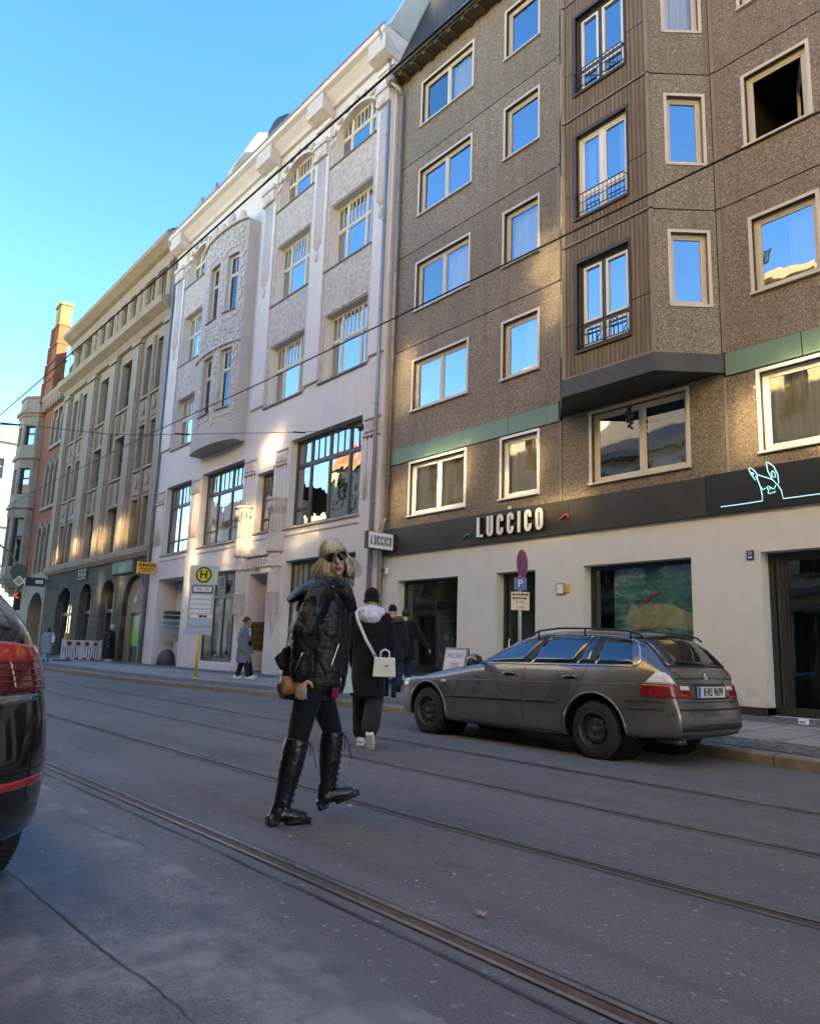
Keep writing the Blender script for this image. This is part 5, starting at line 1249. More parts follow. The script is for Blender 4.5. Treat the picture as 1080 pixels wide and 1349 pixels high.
# ------------------------------------------------------------------ overhead wires
wire_m = M['black_metal']
def wire(name, pts, r, label, cat='wire'):
    mb = MB(); mb.tube(pts, r, 5); return mb.build(name, wire_m, label=label, cat=cat, smooth=True)
def sag(a, b, d, n=14): return [(a[0]+(b[0]-a[0])*i/n, a[1]+(b[1]-a[1])*i/n, a[2]+(b[2]-a[2])*i/n-d*4*(i/n)*(1-i/n)) for i in range(n+1)]
wire('contact_wire', [(8,5.67,5.3),(-2.1,5.67,5.34),(-10.85,5.67,5.46),(-15.9,5.67,5.60),(-24.3,5.67,5.72),(-40,5.67,5.75),(-70,5.67,5.8)], .011, 'lower black tram wire running over the far track')
wire('contact_wire', [(8,2.9,5.25),(-3.1,2.9,5.28),(-7.85,2.9,5.35),(-16.7,2.9,5.56),(-30,2.9,5.75),(-60,2.9,5.9)], .010, 'upper black tram wire running over the near track')
wire('span_wire', [(-18.6,12.95,7.86),(-18.6,11.05,7.33),(-18.6,7.44,6.50),(-18.6,5.67,6.12),(-18.6,2.9,5.86),(-18.6,-1,6.1),(-18.6,-5.2,6.6)], .008, 'thin cross wire anchored on the pink building over the street')
ins = thing('wire_insulator', (-18.6, 5.3, 6.05), 'black insulators and clamps hanging on the cross wire', 'insulator')
mb = MB()
for y, z in ((3.45,5.88),(7.45,6.50),(10.9,7.28)): mb.tube([(-18.6,y-.2,z-.02),(-18.6,y+.2,z+.04)], .022, 8)
mb.tube([(-18.6,5.67,6.12),(-18.6,5.67,5.66)], .018, 5); mb.tube([(-18.6,2.9,5.86),(-18.6,2.9,5.6)], .018, 5)
mb.build('clamp', wire_m, ins)
wa = thing('wall_anchor', (-18.55, 13.0, 7.85), 'black wall anchor with insulator holding the cross wire', 'anchor')
mb = MB(); mb.tube([(-18.55,13.05,7.9),(-18.57,12.8,7.86),(-18.6,12.3,7.72)], .03, 7); mb.ell((-18.55,13.02,7.9), (.14,.06,.14), 8, 6); mb.tube([(-18.6,12.5,7.78),(-18.6,12.0,7.62)], .05, 8); mb.build('hook', wire_m, wa, True)
# ------------------------------------------------------------------ bus and tram stop sign
bx, by, bz = -21.58, 9.69, .16
st = thing('tram_stop_sign', (bx, by, bz), 'yellow post with white tram stop boards and a round H sign', 'sign')
mb = MB(); mb.tube([(bx,by,bz),(bx,by,1.55)], .04, 10); mb.tube([(bx,by,bz),(bx,by,bz+.06)], .07, 10); mb.build('post', plain('post_yellow', (.62,.42,.02), .45, var=.2), st, True)
th = R(40); ux, uy = math.sin(th), math.cos(th)      # board axis roughly facing the approaching camera
def board(u0, u1, z0, z1, m, nm, off=0, thick=.02):
    f = lambda u, t: (bx+ux*u+uy*(t), by+uy*u-ux*(t)); mb = MB()
    P = [f(u0,off), f(u1,off), f(u1,off-thick), f(u0,off-thick)]; mb.prof_z(P, z0, z1); return mb.build(nm, m, st)
gb = plain('stop_grey', (.38,.43,.42), .5); wb = plain('stop_white', (.62,.66,.72), .45); bb = plain('timetable_blue', (.36,.44,.58), .45)
board(-.42,.42,2.93,3.50, plain('stop_pale_green', (.46,.53,.48), .5), 'sign_board'); board(-.40,.36,1.45,2.93, gb, 'backing_board', -.012)
board(-.30,.30,2.68,2.90, M['frame_dark'], 'line_board', .002); board(-.27,.27,2.71,2.87, wb, 'line_panel', .006)
for z in (2.5,2.36,2.22,2.08): board(-.34,.28,z,z+.11, wb, 'destination_strip', .003)
board(-.30,.34,1.93,2.05, plain('logo_strip', (.75,.72,.70), .4), 'logo_panel', .004); board(-.05,.08,1.95,2.03, plain('logo_red', (.30,.04,.03), .4), 'logo', .008); board(.10,.18,1.95,2.03, M['frame_dark'], 'logo', .008)
board(-.30,.32,1.70,1.91, bb, 'timetable', .006); board(-.42,.34,1.44,1.66, bb, 'timetable', .006)
rz = math.atan2(uy, ux)
for r, m, o in ((.24, plain('h_green_black', (.02,.03,.015), .4), .006), (.195, plain('h_yellow', (.70,.50,.03), .4), .010)):
    mb = MB(); c = (0,0,0); mb.lathe([(r,0),(r,-.003)], (0,-o,0), 28, 'y'); link('h_disc', mb.mesh('h_disc', m), st, (0,0,3.22-bz), (0,0,rz))
link('h_letter', text_mesh('H', .34, plain('h_black', (.02,.025,.015), .4), .002, bold=.008), st, (.016*uy,-.016*ux,3.22-bz), (R(90),0,rz))
link('line_number', text_mesh('M1  12', .13, M['frame_dark'], .002), st, (.010*uy,-.010*ux,2.79-bz), (R(90),0,rz))
# ------------------------------------------------------------------ no stopping sign
nx, ny = -8.63, 9.42
ns = thing('no_stopping_sign', (nx, ny, .14), 'round blue and red no stopping sign with plates behind the grey estate car', 'sign')
mb = MB(); mb.tube([(nx,ny,.14),(nx,ny,2.85)], .03, 10); mb.build('post', M['zinc'], ns, True)
nrz = R(-58)+R(90)                                                # plates turned towards oncoming traffic
def disc(r, m, o, nm): 
    mb = MB(); mb.lathe([(r,0),(r,-.012)], (0,-o,0), 30, 'y'); link(nm, mb.mesh(nm, m, False), ns, (0,0,2.64-.14), (0,0,R(110)))
disc(.235, plain('sign_red', (.50,.05,.06), .4), .03, 'disc'); disc(.185, plain('sign_blue', (.05,.07,.32), .4), .034, 'disc')
mb = MB()
for a in (45,-45):
    c, s = math.cos(R(a)), math.sin(R(a)); mb.add([(x*c-z*s, y, x*s+z*c) for x, z in ((-.2,-.025),(.2,-.025),(.2,.025),(-.2,.025)) for y in (-.052,-.047)], [(0,2,4,6),(1,3,5,7)])
link('cross_bar', mb.mesh('cross_bar', plain('sign_red2', (.5,.06,.07), .4)), ns, (0,0,2.50), (0,0,R(110)))
def plate(w, z0, z1, m, nm, o=.03, rz=R(48)):
    mb = MB(); mb.box(-w/2,w/2,-o-.008,-o,z0-.14,z1-.14); return link(nm, mb.mesh(nm, m), ns, (0,0,0), (0,0,rz))
plate(.21,2.20,2.41, plain('plate_blue', (.06,.13,.38), .4), 'tow_plate'); link('pictogram', text_mesh('P', .17, M['frame_white'], .002), ns, (.03,-.03,2.165), (R(90),0,R(48)))
plate(.30,1.87,2.17, plain('plate_cream', (.62,.55,.45), .5), 'notice_plate')
for i, (t, s) in enumerate((('9-19h', .07), ('7-18h', .07))):
    link('notice_text', text_mesh(t, s*.85, M['frame_dark'], .001), ns, (.040*math.sin(R(48)), -.040*math.cos(R(48)), 1.86-.085*i), (R(90),0,R(48)))
mb = MB(); yr = random.Random(8)
for z in (1.985, 1.925):
    x = -.13
    while x < .10: q = yr.uniform(.03,.06); mb.box(x,x+q,-.0405,-.038,z-.018*yr.uniform(.6,1),z+.018); x += q+.012
link('notice_text', mb.mesh('notice_text', M['frame_dark']), ns, (0,0,0), (0,0,R(48)))
# ------------------------------------------------------------------ A-board
ab = thing('pavement_board', (-12.7, 11.8, .22), 'white folding pavement board with coloured sale lettering beyond the grey estate car', 'board')
bm = MB(); 
def fr(u, z, lean): return (-13.08+u*.62, 11.62+lean*z, .22+z)
for s, l in ((1,.16),(0,-.16)):
    mb = MB(); y0 = 11.60 if s else 12.0
    P = [(-13.05,y0,.23),(-12.33,y0,.23),(-12.33,11.8,1.27),(-13.05,11.8,1.27)]
    mb.add([(x,y,z) for x, y, z in P]+[(x,y+.03,z) for x, y, z in P], [(0,1,2,3),(7,6,5,4),(0,4,5,1),(1,5,6,2),(2,6,7,3),(3,7,4,0)]); mb.build('panel', [M['zinc'], M['dark']][0 if s else 1], ab)
mb = MB(); P = [(-13.01,11.605,.30),(-12.37,11.605,.30),(-12.37,11.777,1.22),(-13.01,11.777,1.22)]; mb.poly([(x,y-.004,z) for x, y, z in P]); mb.build('poster', M['paper'], ab)
for i, (t, c) in enumerate((('SALE SALE', (.25,.10,.30)), ('-50%', (.55,.08,.16)), ('SALE SALE', (.10,.18,.35)), ('SALE', (.10,.10,.14)))):
    z = 1.10-.22*i; link('poster_text', text_mesh(t, .16, plain('poster_ink', c, .5), .001, sx=.75 if len(t) > 5 else 1.2), ab, Vector((-12.69,11.60+.188*(z-.27)-.008,z))-wloc(ab), (R(80),0,0))
# ------------------------------------------------------------------ barrier with lamp
ba = thing('road_barrier', (-39.9, 11.85, .16), 'red and white striped plastic barrier standing on the far pavement', 'barrier')
bw = plain('barrier_white', (.72,.72,.74), .45); br = plain('barrier_red', (.50,.03,.04), .45); bbl = plain('barrier_foot', (.05,.09,.22), .5)
A = Vector((-39.35, 10.75, .16)); Bv = Vector((-40.45, 12.95, .16)); dd = (Bv-A); LL = dd.length; dd.normalize(); bang = math.atan2(dd.y, dd.x)
def bpart(nm, m, boxes):
    mb = MB()
    for q in boxes: mb.box(*q)
    return link(nm, mb.mesh(nm, m), ba, A-wloc(ba), (0,0,bang))
bpart('frame', bw, [(0,LL,-.03,.03,.97,1.05),(0,LL,-.03,.03,.72,.77),(0,LL,-.03,.03,.12,.18)]+[(x,x+.05,-.02,.02,.18,.72) for x in [i*LL/16 for i in range(17)]]+[(0,.07,-.035,.035,.1,1.1),(LL-.07,LL,-.035,.035,.1,1.1),(LL*.43,LL*.57,-.025,.025,.2,.75)])
bpart('stripe', bw, [(i*LL/9,(i+1)*LL/9,-.032,.032,.77,.97) for i in range(0,9,2)]); bpart('stripe', br, [(i*LL/9,(i+1)*LL/9,-.032,.032,.77,.97) for i in range(1,9,2)]+[(.3+i*.5,.55+i*.5,-.033,.033,.10,.20) for i in range(4)])
bpart('foot', bbl, [(-.1,.35,-.38,.38,0,.11)]); bpart('foot', bbl, [(LL-.35,LL+.1,-.38,.38,0,.11)])
wl_ = thing('warning_lamp', (-39.45, 10.95, 1.2), 'amber warning lamp fixed on the corner of the striped barrier', 'lamp')
mb = MB(); mb.lathe([(.10,-.04),(.13,0),(.13,.03),(.10,.06)], (-39.45,10.95,1.42), 14, 'x'); mb.build('lens', plain('amber_lens', (.62,.25,.02), .3), wl_, True)
mb = MB(); mb.box(-39.52,-39.40,10.86,11.04,1.17,1.32); mb.build('battery_case', plain('amber_case', (.5,.28,.03), .5), wl_)
# ------------------------------------------------------------------ traffic lights far left
red_em, rnt, rbn = new_mat('red_signal_light'); rbn.inputs['Base Color'].default_value = (.6,.02,.01,1); rbn.inputs['Emission Color'].default_value = (1,.05,.03,1); rbn.inputs['Emission Strength'].default_value = 1.6
tl = thing('traffic_light', (-52.6, 11.3, .15), 'traffic light mast with curved arm showing red at the crossing', 'traffic light')
px_, py_ = -52.6, 11.35
mb = MB(); mb.tube([(px_,py_,.15),(px_,py_,4.6)], .09, 9); mb.tube([(px_,py_,4.6),(px_,py_-.1,5.6),(px_,py_-.55,6.4),(px_,py_-1.3,6.9),(px_,py_-2.2,7.05)], .07, 8); mb.build('mast', plain('mast_green_grey', (.16,.18,.15), .5), tl, True)
def head(x, y, z, nm):
    mb = MB(); mb.box(x-.1,x+.12,y-.2,y+.2,z-.55,z+.55)
    for k in range(3): mb.lathe([(.14,.12),(.15,.30)], (x,y,z+.34-.34*k), 10, 'x')
    mb.build('signal_head', M['black_metal'], tl)
    mb = MB(); mb.ell((x+.14,y,z+.34), (.05,.15,.15), 10, 7); mb.build('red_lens', red_em, tl, True)
head(px_+.12, py_+.05, 3.5, 'a'); head(px_+.1, py_-2.1, 6.7, 'b')
mb = MB(); mb.add([(px_+.16,py_+.02+a*.36,4.75+b*.36) for a, b in ((0,-1),(1,0),(0,1),(-1,0))], [(0,1,2,3)]); mb.mi = 1; mb.add([(px_+.165,py_+.02+a*.22,4.75+b*.22) for a, b in ((0,-1),(1,0),(0,1),(-1,0))], [(0,1,2,3)])
mb.build('priority_sign', [M['frame_white'], plain('sign_gold', (.55,.42,.10), .4)], tl)
mb = MB(); mb.lathe([(.52,.0),(.52,.03)], (px_+.1,py_-.05,5.3), 20, 'x'); mb.build('back_of_sign', plain('sign_back', (.08,.09,.08), .5), tl)
mb = MB(); mb.box(-53.4,-53.2,11.9,13.1,4.55,5.1); mb.mi = 1; mb.box(-53.19,-53.185,12.5,12.95,4.72,4.95); mb.build('projecting_sign', [plain('dark_sign', (.03,.04,.04), .5), M['frame_white']], label='small dark projecting sign with white mark by the red brick building', cat='sign')
# ------------------------------------------------------------------ cars
def interp(T, u):
    if u <= T[0][0]: return T[0][1]
    for (a, va), (b, vb) in zip(T, T[1:]):
        if u <= b:
            t = (u-a)/(b-a); return va+(vb-va)*t
    return T[-1][1]
def car_mesh(S, crown=.03):
    """S: dict of tables along u; returns the control net (nose to tail) as a closed mesh"""
    us = S['stations']; rows = []
    for u in us:
        W = interp(S['W'], u); zb = interp(S['zb'], u); belt = interp(S['belt'], u); bw = interp(S['bw'], u)
        hz = interp(S['deck'], u); ez = interp(S['edge'], u); ew = interp(S['ew'], u)
        ez = max(ez, belt+.012)
        r = [(0, zb), (W*.80, zb), (W*.965, zb+.035), (W*.985, .40), (W, .60), (W*.985, .80), (bw, belt)]
        r += [(min(ew, bw-.03), ez), (min(ew, bw-.03)*.55, ez+(hz-ez)*.8), (0, hz)]
        rows.append(r)
    mb = MB(); n = len(us); K = 10; idx = {}
    off = S.get('off', {})
    def vid(s, k, side):
        key = (s, k, 0 if k in (0, 9) else side)
        if key not in idx:
            w, z = rows[s][k]; du = off.get(s, {}).get(k, 0); idx[key] = len(mb.v); mb.v.append((us[s]+du, side*w if k not in (0, 9) else 0, z))
        return idx[key]
    def face(q): mb.f.append(tuple(q)); mb.m.append(0)
    for s in range(n-1):
        for k in range(K-1):
            for side in (1, -1):
                q = [vid(s,k,side), vid(s+1,k,side), vid(s+1,k+1,side), vid(s,k+1,side)]
                q = list(dict.fromkeys(q))
                if side < 0: q.reverse()
                if len(q) >= 3: face(q)
    for s, dirn in ((0, -1), (n-1, 1)):                            # end caps as a grid
        G = {}
        bulge = S['bulge'][0 if s == 0 else 1]
        def cap(k, j, side):
            if k == 6 or j == 6: return vid(s, k if j == 6 else j, side)
            if k == 1 and j == 9: return vid(s, 0, side)
            key = (k, j, 0 if j == 9 else side)
            if key not in G:
                wk = rows[s][k][0]; f = rows[s][j][0]/rows[s][6][0]; du = off.get(s, {}).get(k, 0)+bulge*(1-f*f)
                G[key] = len(mb.v); mb.v.append((us[s]+du*1.0*(1), side*wk*f if j != 9 else 0, rows[s][k][1]))
            return G[key]
        for k in range(1, 6):
            for j in (6, 7, 8):
                for side in (1, -1):
                    q = list(dict.fromkeys([cap(k,j,side), cap(k+1,j,side), cap(k+1,j+1,side), cap(k,j+1,side)]))
                    if (side > 0) == (dirn > 0): q.reverse()
                    if len(q) >= 3: face(q)
    return mb
def car_paint(name, c, rough=.32, metal=.55):
    m, nt, b = new_mat(name); v = coords(nt)
    d = tex_noise(nt, v, 2.2, 2, .4); f = tex_noise(nt, v, 900, 1, .5)
    cc = ramp(nt, d, [(.3, sh(c, .88)), (.75, sh(c, 1.12))]); nt.links.new(cc, b.inputs['Base Color'])
    b.inputs['Metallic'].default_value = metal; b.inputs['Coat Weight'].default_value = .9; b.inputs['Coat Roughness'].default_value = .05
    nt.links.new(ramp(nt, d, [(.3, rough-.06), (.7, rough+.14)]), b.inputs['Roughness']); bump(nt, b, f, .03, .002); return m
M['tyre'] = mat('tyre_rubber', (.016,.016,.017), .75, var=.3, scale=20, bmp=.3, bscale=60)
M['steel_rim'] = mat('black_steel_rim', (.05,.05,.052), .45, metal=.4, var=.3, rvar=.1)
M['chrome'] = mat('chrome_trim', (.70,.71,.73), .16, metal=1., var=.05)
M['plastic'] = mat('black_plastic', (.02,.02,.021), .55, var=.2)
M['well'] = mat('wheel_well', (.008,.008,.008), .9)
def car_glass():
    m, nt, b = new_mat('car_window_glass'); b.inputs['Base Color'].default_value = (.010,.012,.013,1); b.inputs['Roughness'].default_value = .015
    b.inputs['IOR'].default_value = 2.1; h = tex_noise(nt, coords(nt), 1.4, 2); bump(nt, b, h, .25, .02); return m
M['car_glass'] = car_glass()
class Car:
    def __init__(s, root, S, paint, place, cuts):
        s.root = root; s.Mx = place
        m0 = car_mesh(S).mesh('car_body', paint); recalc(m0)
        me = bake(m0, [('SUBSURF', dict(levels=3, render_levels=3))])
        s.ftree = BVHTree.FromPolygons([v.co for v in me.vertices], [tuple(p.vertices) for p in me.polygons])
        o = bpy.data.objects.new('tmp', me); col.objects.link(o); cut = []
        for u, z, r in cuts:
            mb = MB(); mb.lathe([(r,-1.2),(r,1.2)], (u,0,z), 40, 'y'); mb.mi = 0
            cm_ = mb.mesh('cut', M['well']); recalc(cm_); c = bpy.data.objects.new('cut', cm_); col.objects.link(c); cut.append(c)
            md = o.modifiers.new('b', 'BOOLEAN'); md.object = c; md.operation = 'DIFFERENCE'; md.solver = 'EXACT'
        dg = bpy.context.evaluated_depsgraph_get(); dg.update()
        bm_ = bpy.data.meshes.new_from_object(o.evaluated_get(dg), preserve_all_data_layers=True, depsgraph=dg); bm_.name = 'car_body'
        for c in cut: bpy.data.objects.remove(c)
        bpy.data.objects.remove(o)
        if len(bm_.materials) < 2: bm_.materials.append(M['well'])
        for p in bm_.polygons:
            c = p.center; ins = any((c.x-u)**2+(c.z-z)**2 < (r*1.004)**2 and abs(p.normal.y) < .6 for u, z, r in cuts)
            p.material_index = 1 if ins else 0; p.use_smooth = not ins
        bm_.materials[0] = paint
        link('car_body', bm_, root)
    def side(s, u, z, sg=-1, o=0.0):
        """point on the flank at (u,z), pushed out by o"""
        h = s.ftree.ray_cast(Vector((u, sg*3, z)), Vector((0, -sg, 0)))
        p = h[0] if h[0] else Vector((u, sg*.5, z)); n = h[1] if h[0] else Vector((0, sg, 0))
        if n.y*sg < 0: n = -n
        return p+n*o
    def end(s, v, z, sg=1, o=0.0):
        h = s.ftree.ray_cast(Vector((sg*9, v, z)), Vector((-sg, 0, 0)))
        p = h[0] if h[0] else Vector((3.8, v, z)); n = h[1] if h[0] else Vector((sg, 0, 0))
        if n.x*sg < 0: n = -n
        return p+n*o
    def patch(s, name, m, lo, hi, f, o=.006, n=10, k=6, thick=.012, smooth=True, parent=None):
        """panel between two (a,z) polylines lo and hi, wrapped on the body"""
        def at(P, t):
            L = [0]
            for a, b in zip(P, P[1:]): L.append(L[-1]+math.hypot(b[0]-a[0], b[1]-a[1]))
            d = t*L[-1]
            for i in range(len(P)-1):
                if d <= L[i+1]+1e-9: q = (d-L[i])/max(1e-9, L[i+1]-L[i]); return (P[i][0]+(P[i+1][0]-P[i][0])*q, P[i][1]+(P[i+1][1]-P[i][1])*q)
            return P[-1]
        mb = MB(); g = []
        for i in range(n+1):
            a, b = at(lo, i/n), at(hi, i/n); g.append([(a[0]+(b[0]-a[0])*j/k, a[1]+(b[1]-a[1])*j/k) for j in range(k+1)])
        top = [[f(u, z, o) for u, z in r] for r in g]; bot = [[f(u, z, o-thick) for u, z in r] for r in g]
        w = k+1; vs = [p for r in top for p in r]+[p for r in bot for p in r]; T = (n+1)*w
        fs = [(i*w+j, (i+1)*w+j, (i+1)*w+j+1, i*w+j+1) for i in range(n) for j in range(k)]
        for i in range(n): fs += [(i*w, T+i*w, T+(i+1)*w, (i+1)*w), (i*w+k, (i+1)*w+k, T+(i+1)*w+k, T+i*w+k)]
        for j in range(k): fs += [(j, j+1, T+j+1, T+j), (n*w+j, T+n*w+j, T+n*w+j+1, n*w+j+1)]
        mb.add(vs, fs); return link(name, mb.mesh(name, m, smooth), parent or s.root)
    def line(s, name, m, pts, f, r=.004, o=.0, step=.06, flat=1., parent=None):
        P = []
        for a, b in zip(pts, pts[1:]):
            q = max(1, int(math.hypot(b[0]-a[0], b[1]-a[1])/step)); P += [(a[0]+(b[0]-a[0])*i/q, a[1]+(b[1]-a[1])*i/q) for i in range(q)]
        P.append(pts[-1]); mb = MB(); mb.tube([f(u, z, o) for u, z in P], r, 6); return link(name, mb.mesh(name, m, True), parent or s.root)
def wheel(car, u, z, v, r, sg, style='steel'):
    """wheel with tyre and rim; sg -1 near side"""
    w = link('wheel', None, car.root, (u, 0, 0)); W2 = .205
    mb = MB(); rr = r*.64
    prof = [(rr*.98,-.5*W2),(rr*1.06,-.52*W2),(r*.9,-.5*W2),(r*.97,-.40*W2),(r,-.25*W2),(r,.25*W2),(r*.97,.4*W2),(r*.9,.5*W2),(rr*1.06,.52*W2),(rr*.98,.5*W2)]
    mb.lathe(prof, (0,0,0), 48, 'y', False)
    for i in range(52):
        a = 2*PI*i/52; mb.tube([(r*.995*math.cos(a),-.40*W2,r*.995*math.sin(a)),(r*1.004*math.cos(a+.03),0,r*1.004*math.sin(a+.03)),(r*.995*math.cos(a),.40*W2,r*.995*math.sin(a))], .007, 4)
    w.location = (u, v, z)
    link('tyre', mb.mesh('tyre', M['tyre'], True), w)
    s = sg; mb = MB()
    mb.lathe([(rr*1.0,.52*W2*s),(rr*.97,.535*W2*s),(rr*.92,.45*W2*s),(rr*.86,.25*W2*s),(rr*.78,.22*W2*s),(rr*.62,.34*W2*s),(rr*.46,.36*W2*s),(rr*.34,.30*W2*s),(rr*.26,.30*W2*s),(rr*.24,.38*W2*s),(rr*.05,.40*W2*s),(.001,.40*W2*s)], (0,0,0), 48, 'y', False)
    link('rim', mb.mesh('rim', M['steel_rim'], False), w)
    mb = MB()
    for i in range(10):
        a = 2*PI*i/10; mb.ell((rr*.70*math.cos(a),.285*W2*s,rr*.70*math.sin(a)), (rr*.10,.020,rr*.10), 10, 6)
    link('rim_vent', mb.mesh('rim_vent', M['well']), w)
    mb = MB()
    for i in range(5): a = 2*PI*i/5+.3; mb.ell((rr*.34*math.cos(a),.33*W2*s,rr*.34*math.sin(a)), (.014,.014,.014), 6, 5)
    mb.lathe([(rr*.2,.40*W2*s),(rr*.17,.44*W2*s),(.002,.45*W2*s)], (0,0,0), 14, 'y'); link('hub_cap', mb.mesh('hub_cap', mat('dull_hub', (.09,.09,.09), .4, metal=.6), True), w)
    return w
WAG = dict(stations=[-.80,-.72,-.50,-.2,.2,.55,.80,.98,1.25,1.55,1.8,2.1,2.5,2.95,3.25,3.42,3.55,3.66,3.75,3.80],
    W=[(-.80,.66),(-.72,.76),(-.5,.86),(-.2,.895),(.3,.91),(1.5,.915),(2.6,.915),(3.1,.90),(3.4,.87),(3.62,.81),(3.75,.72),(3.80,.665)],
    zb=[(-.8,.25),(-.5,.21),(.2,.19),(2.5,.19),(3.2,.25),(3.8,.29)],
    belt=[(-.8,.66),(-.6,.71),(-.2,.80),(.3,.905),(.8,.965),(1.5,.985),(2.5,1.0),(3.4,1.02),(3.66,1.01),(3.80,.98)],
    bw=[(-.8,.58),(-.72,.67),(-.5,.76),(-.2,.80),(.3,.83),(.8,.855),(2.6,.86),(3.2,.845),(3.55,.80),(3.72,.72),(3.80,.64)],
    edge=[(-.8,.68),(-.5,.75),(-.2,.85),(.3,.935),(.80,.985),(.98,1.06),(1.25,1.20),(1.55,1.325),(1.8,1.385),(2.1,1.415),(2.5,1.42),(2.95,1.40),(3.25,1.375),(3.42,1.34),(3.55,1.24),(3.66,1.12),(3.75,1.035),(3.80,1.0)],
    ew=[(-.8,.45),(-.5,.6),(.3,.7),(.8,.76),(.98,.745),(1.55,.67),(2.1,.625),(2.95,.625),(3.42,.635),(3.66,.655),(3.80,.60)],
    deck=[(-.8,.69),(-.5,.78),(-.2,.875),(.3,.965),(.72,1.02),(.80,1.035),(.98,1.12),(1.25,1.265),(1.55,1.40),(1.8,1.47),(2.1,1.495),(2.5,1.50),(2.95,1.485),(3.25,1.46),(3.42,1.43),(3.55,1.33),(3.66,1.19),(3.75,1.07),(3.80,1.005)],
    bulge=(-.06,.055), off={19:{1:.0,2:.05,3:.10,4:.09,5:.01,6:-.01},18:{2:.03,3:.06,4:.055}, 0:{3:-.04,4:-.03}})
bmw_root = thing('parked_car', (-8.55, 8.27, 0), 'grey brown estate car parked along the kerb in front of the shop', 'car')
grey_paint = car_paint('grey_brown_metallic', (.165,.160,.153), .27, .6)
bw_ = Car(bmw_root, WAG, grey_paint, None, [(0,.325,.395),(2.92,.325,.405)])
fs_ = lambda u, z, o=0: bw_.side(u, z, -1, o); ff_ = lambda u, z, o=0: bw_.side(u, z, 1, o); fe_ = lambda v, z, o=0: bw_.end(v, z, 1, o)
R0 = .325
for f, sg in ((fs_, -1), (ff_, 1)):
    # side glass
    bw_.patch('side_window', M['car_glass'], [(1.02,1.04),(1.80,1.055)], [(1.06,1.06),(1.30,1.185),(1.62,1.325),(1.98,1.385)], f, n=16)
    bw_.patch('side_window', M['car_glass'], [(1.92,1.055),(2.60,1.065)], [(2.06,1.388),(2.40,1.395),(2.72,1.388)], f)
    bw_.patch('side_window', M['car_glass'], [(2.64,1.066),(2.80,1.068)], [(2.76,1.386),(2.82,1.384)], f, n=4)
    bw_.patch('side_window', M['car_glass'], [(2.90,1.068),(3.40,1.075)], [(2.93,1.378),(3.18,1.355),(3.28,1.335)], f)
    bw_.patch('window_pillar', M['plastic'], [(1.80,1.055),(1.93,1.056)], [(1.97,1.386),(2.07,1.388)], f, .004, 4)
    bw_.patch('window_pillar', M['plastic'], [(2.60,1.065),(2.65,1.066)], [(2.71,1.388),(2.765,1.386)], f, .004, 4)
    bw_.patch('window_pillar', M['plastic'], [(2.79,1.068),(2.91,1.068)], [(2.81,1.385),(2.94,1.379)], f, .005, 4)
    bw_.line('chrome_strip', M['chrome'], [(.96,1.018),(1.8,1.033),(2.6,1.044),(3.38,1.052),(3.45,1.075),(3.47,1.12),(3.42,1.24),(3.34,1.335),(3.22,1.375),(2.9,1.40),(2.4,1.412),(2.0,1.405),(1.7,1.375),(1.35,1.228),(1.06,1.08)], f, .0095, .004)
    # shut lines, rub strip, handles
    dk = plain('shut_line', (.008,.008,.008), .8)
    for P in ([(.62,.28),(.60,.60),(.68,.90),(.80,1.00)], [(1.86,.26),(1.83,.70),(1.85,1.03)], [(2.45,.30),(2.46,.42),(2.66,.72),(2.74,.86),(2.80,1.04)], [(.62,.26),(1.2,.245),(1.86,.25),(2.45,.27)]):
        bw_.line('shut_line', dk, P, f, .0045, -.001)
    bw_.line('rub_strip', M['plastic'], [(.42,.555),(1.2,.575),(1.83,.59)], f, .017, .003); bw_.line('rub_strip', M['plastic'], [(1.88,.592),(2.40,.607)], f, .017, .003)
    bw_.line('crease', grey_paint, [(-.35,.70),(.4,.775),(1.2,.80),(2.4,.83),(3.45,.86)], f, .006, -.002)
    for u in (1.60, 2.58):
        bw_.line('door_handle', grey_paint, [(u-.09,.895),(u-.04,.905),(u+.06,.91),(u+.10,.90)], f, .017, .022); bw_.patch('handle_recess', dk, [(u-.07,.875),(u+.07,.88)], [(u-.07,.92),(u+.07,.93)], f, .001, 4, 3)
    # wheel arch lips
    for u, r in ((0,.395),(2.92,.405)):
        mb = MB(); mb.tube([f(u-(r+.012)*math.cos(R(a)), .325+(r+.012)*math.sin(R(a)), .002) for a in range(-8, 189, 7)], .014, 6); link('arch_lip', mb.mesh('arch_lip', grey_paint, True), bmw_root)
    bw_.line('shut_line', dk, [(3.34,.672),(3.5,.676),(3.66,.682),(3.76,.686)], f, .006, 0); bw_.line('bumper_strip', M['plastic'], [(3.36,.60),(3.55,.605),(3.74,.61)], f, .012, .0)
    bw_.line('side_skirt', M['plastic'], [(.44,.235),(1.4,.215),(2.44,.235)], f, .022, -.006)
    # indicator, front lamp
    bw_.patch('side_indicator', plain('amber_clear', (.75,.6,.45), .2), [(.30,.735),(.40,.74)], [(.30,.765),(.40,.77)], f, .006, 4, 3)
    bw_.patch('headlight', mat('clear_lamp', (.22,.24,.26), .2, metal=.0, var=.3, scale=9), [(-.70,.60),(-.40,.66)], [(-.70,.70),(-.42,.735)], f, .008)
    # tail lamps: clear top, red body wrapping the corner
    red = mat('red_lamp', (.20,.006,.008), .16, var=.35, scale=22, coat=1.); clr = mat('clear_lamp_top', (.66,.66,.66), .18, var=.2, scale=25, coat=1.)
    def fw_(th, z, o=0, sg=sg):
        a = R(th); d = Vector((math.cos(a), sg*math.sin(a), 0)); c0 = Vector((3.2, sg*.2, z)); h = bw_.ftree.ray_cast(c0+d*3, -d)
        return h[0]+d*o
    tail = bw_.patch('tail_light', red, [(64,.735),(15,.728)], [(62,.875),(15,.868)], fw_, .012, 22, 6)
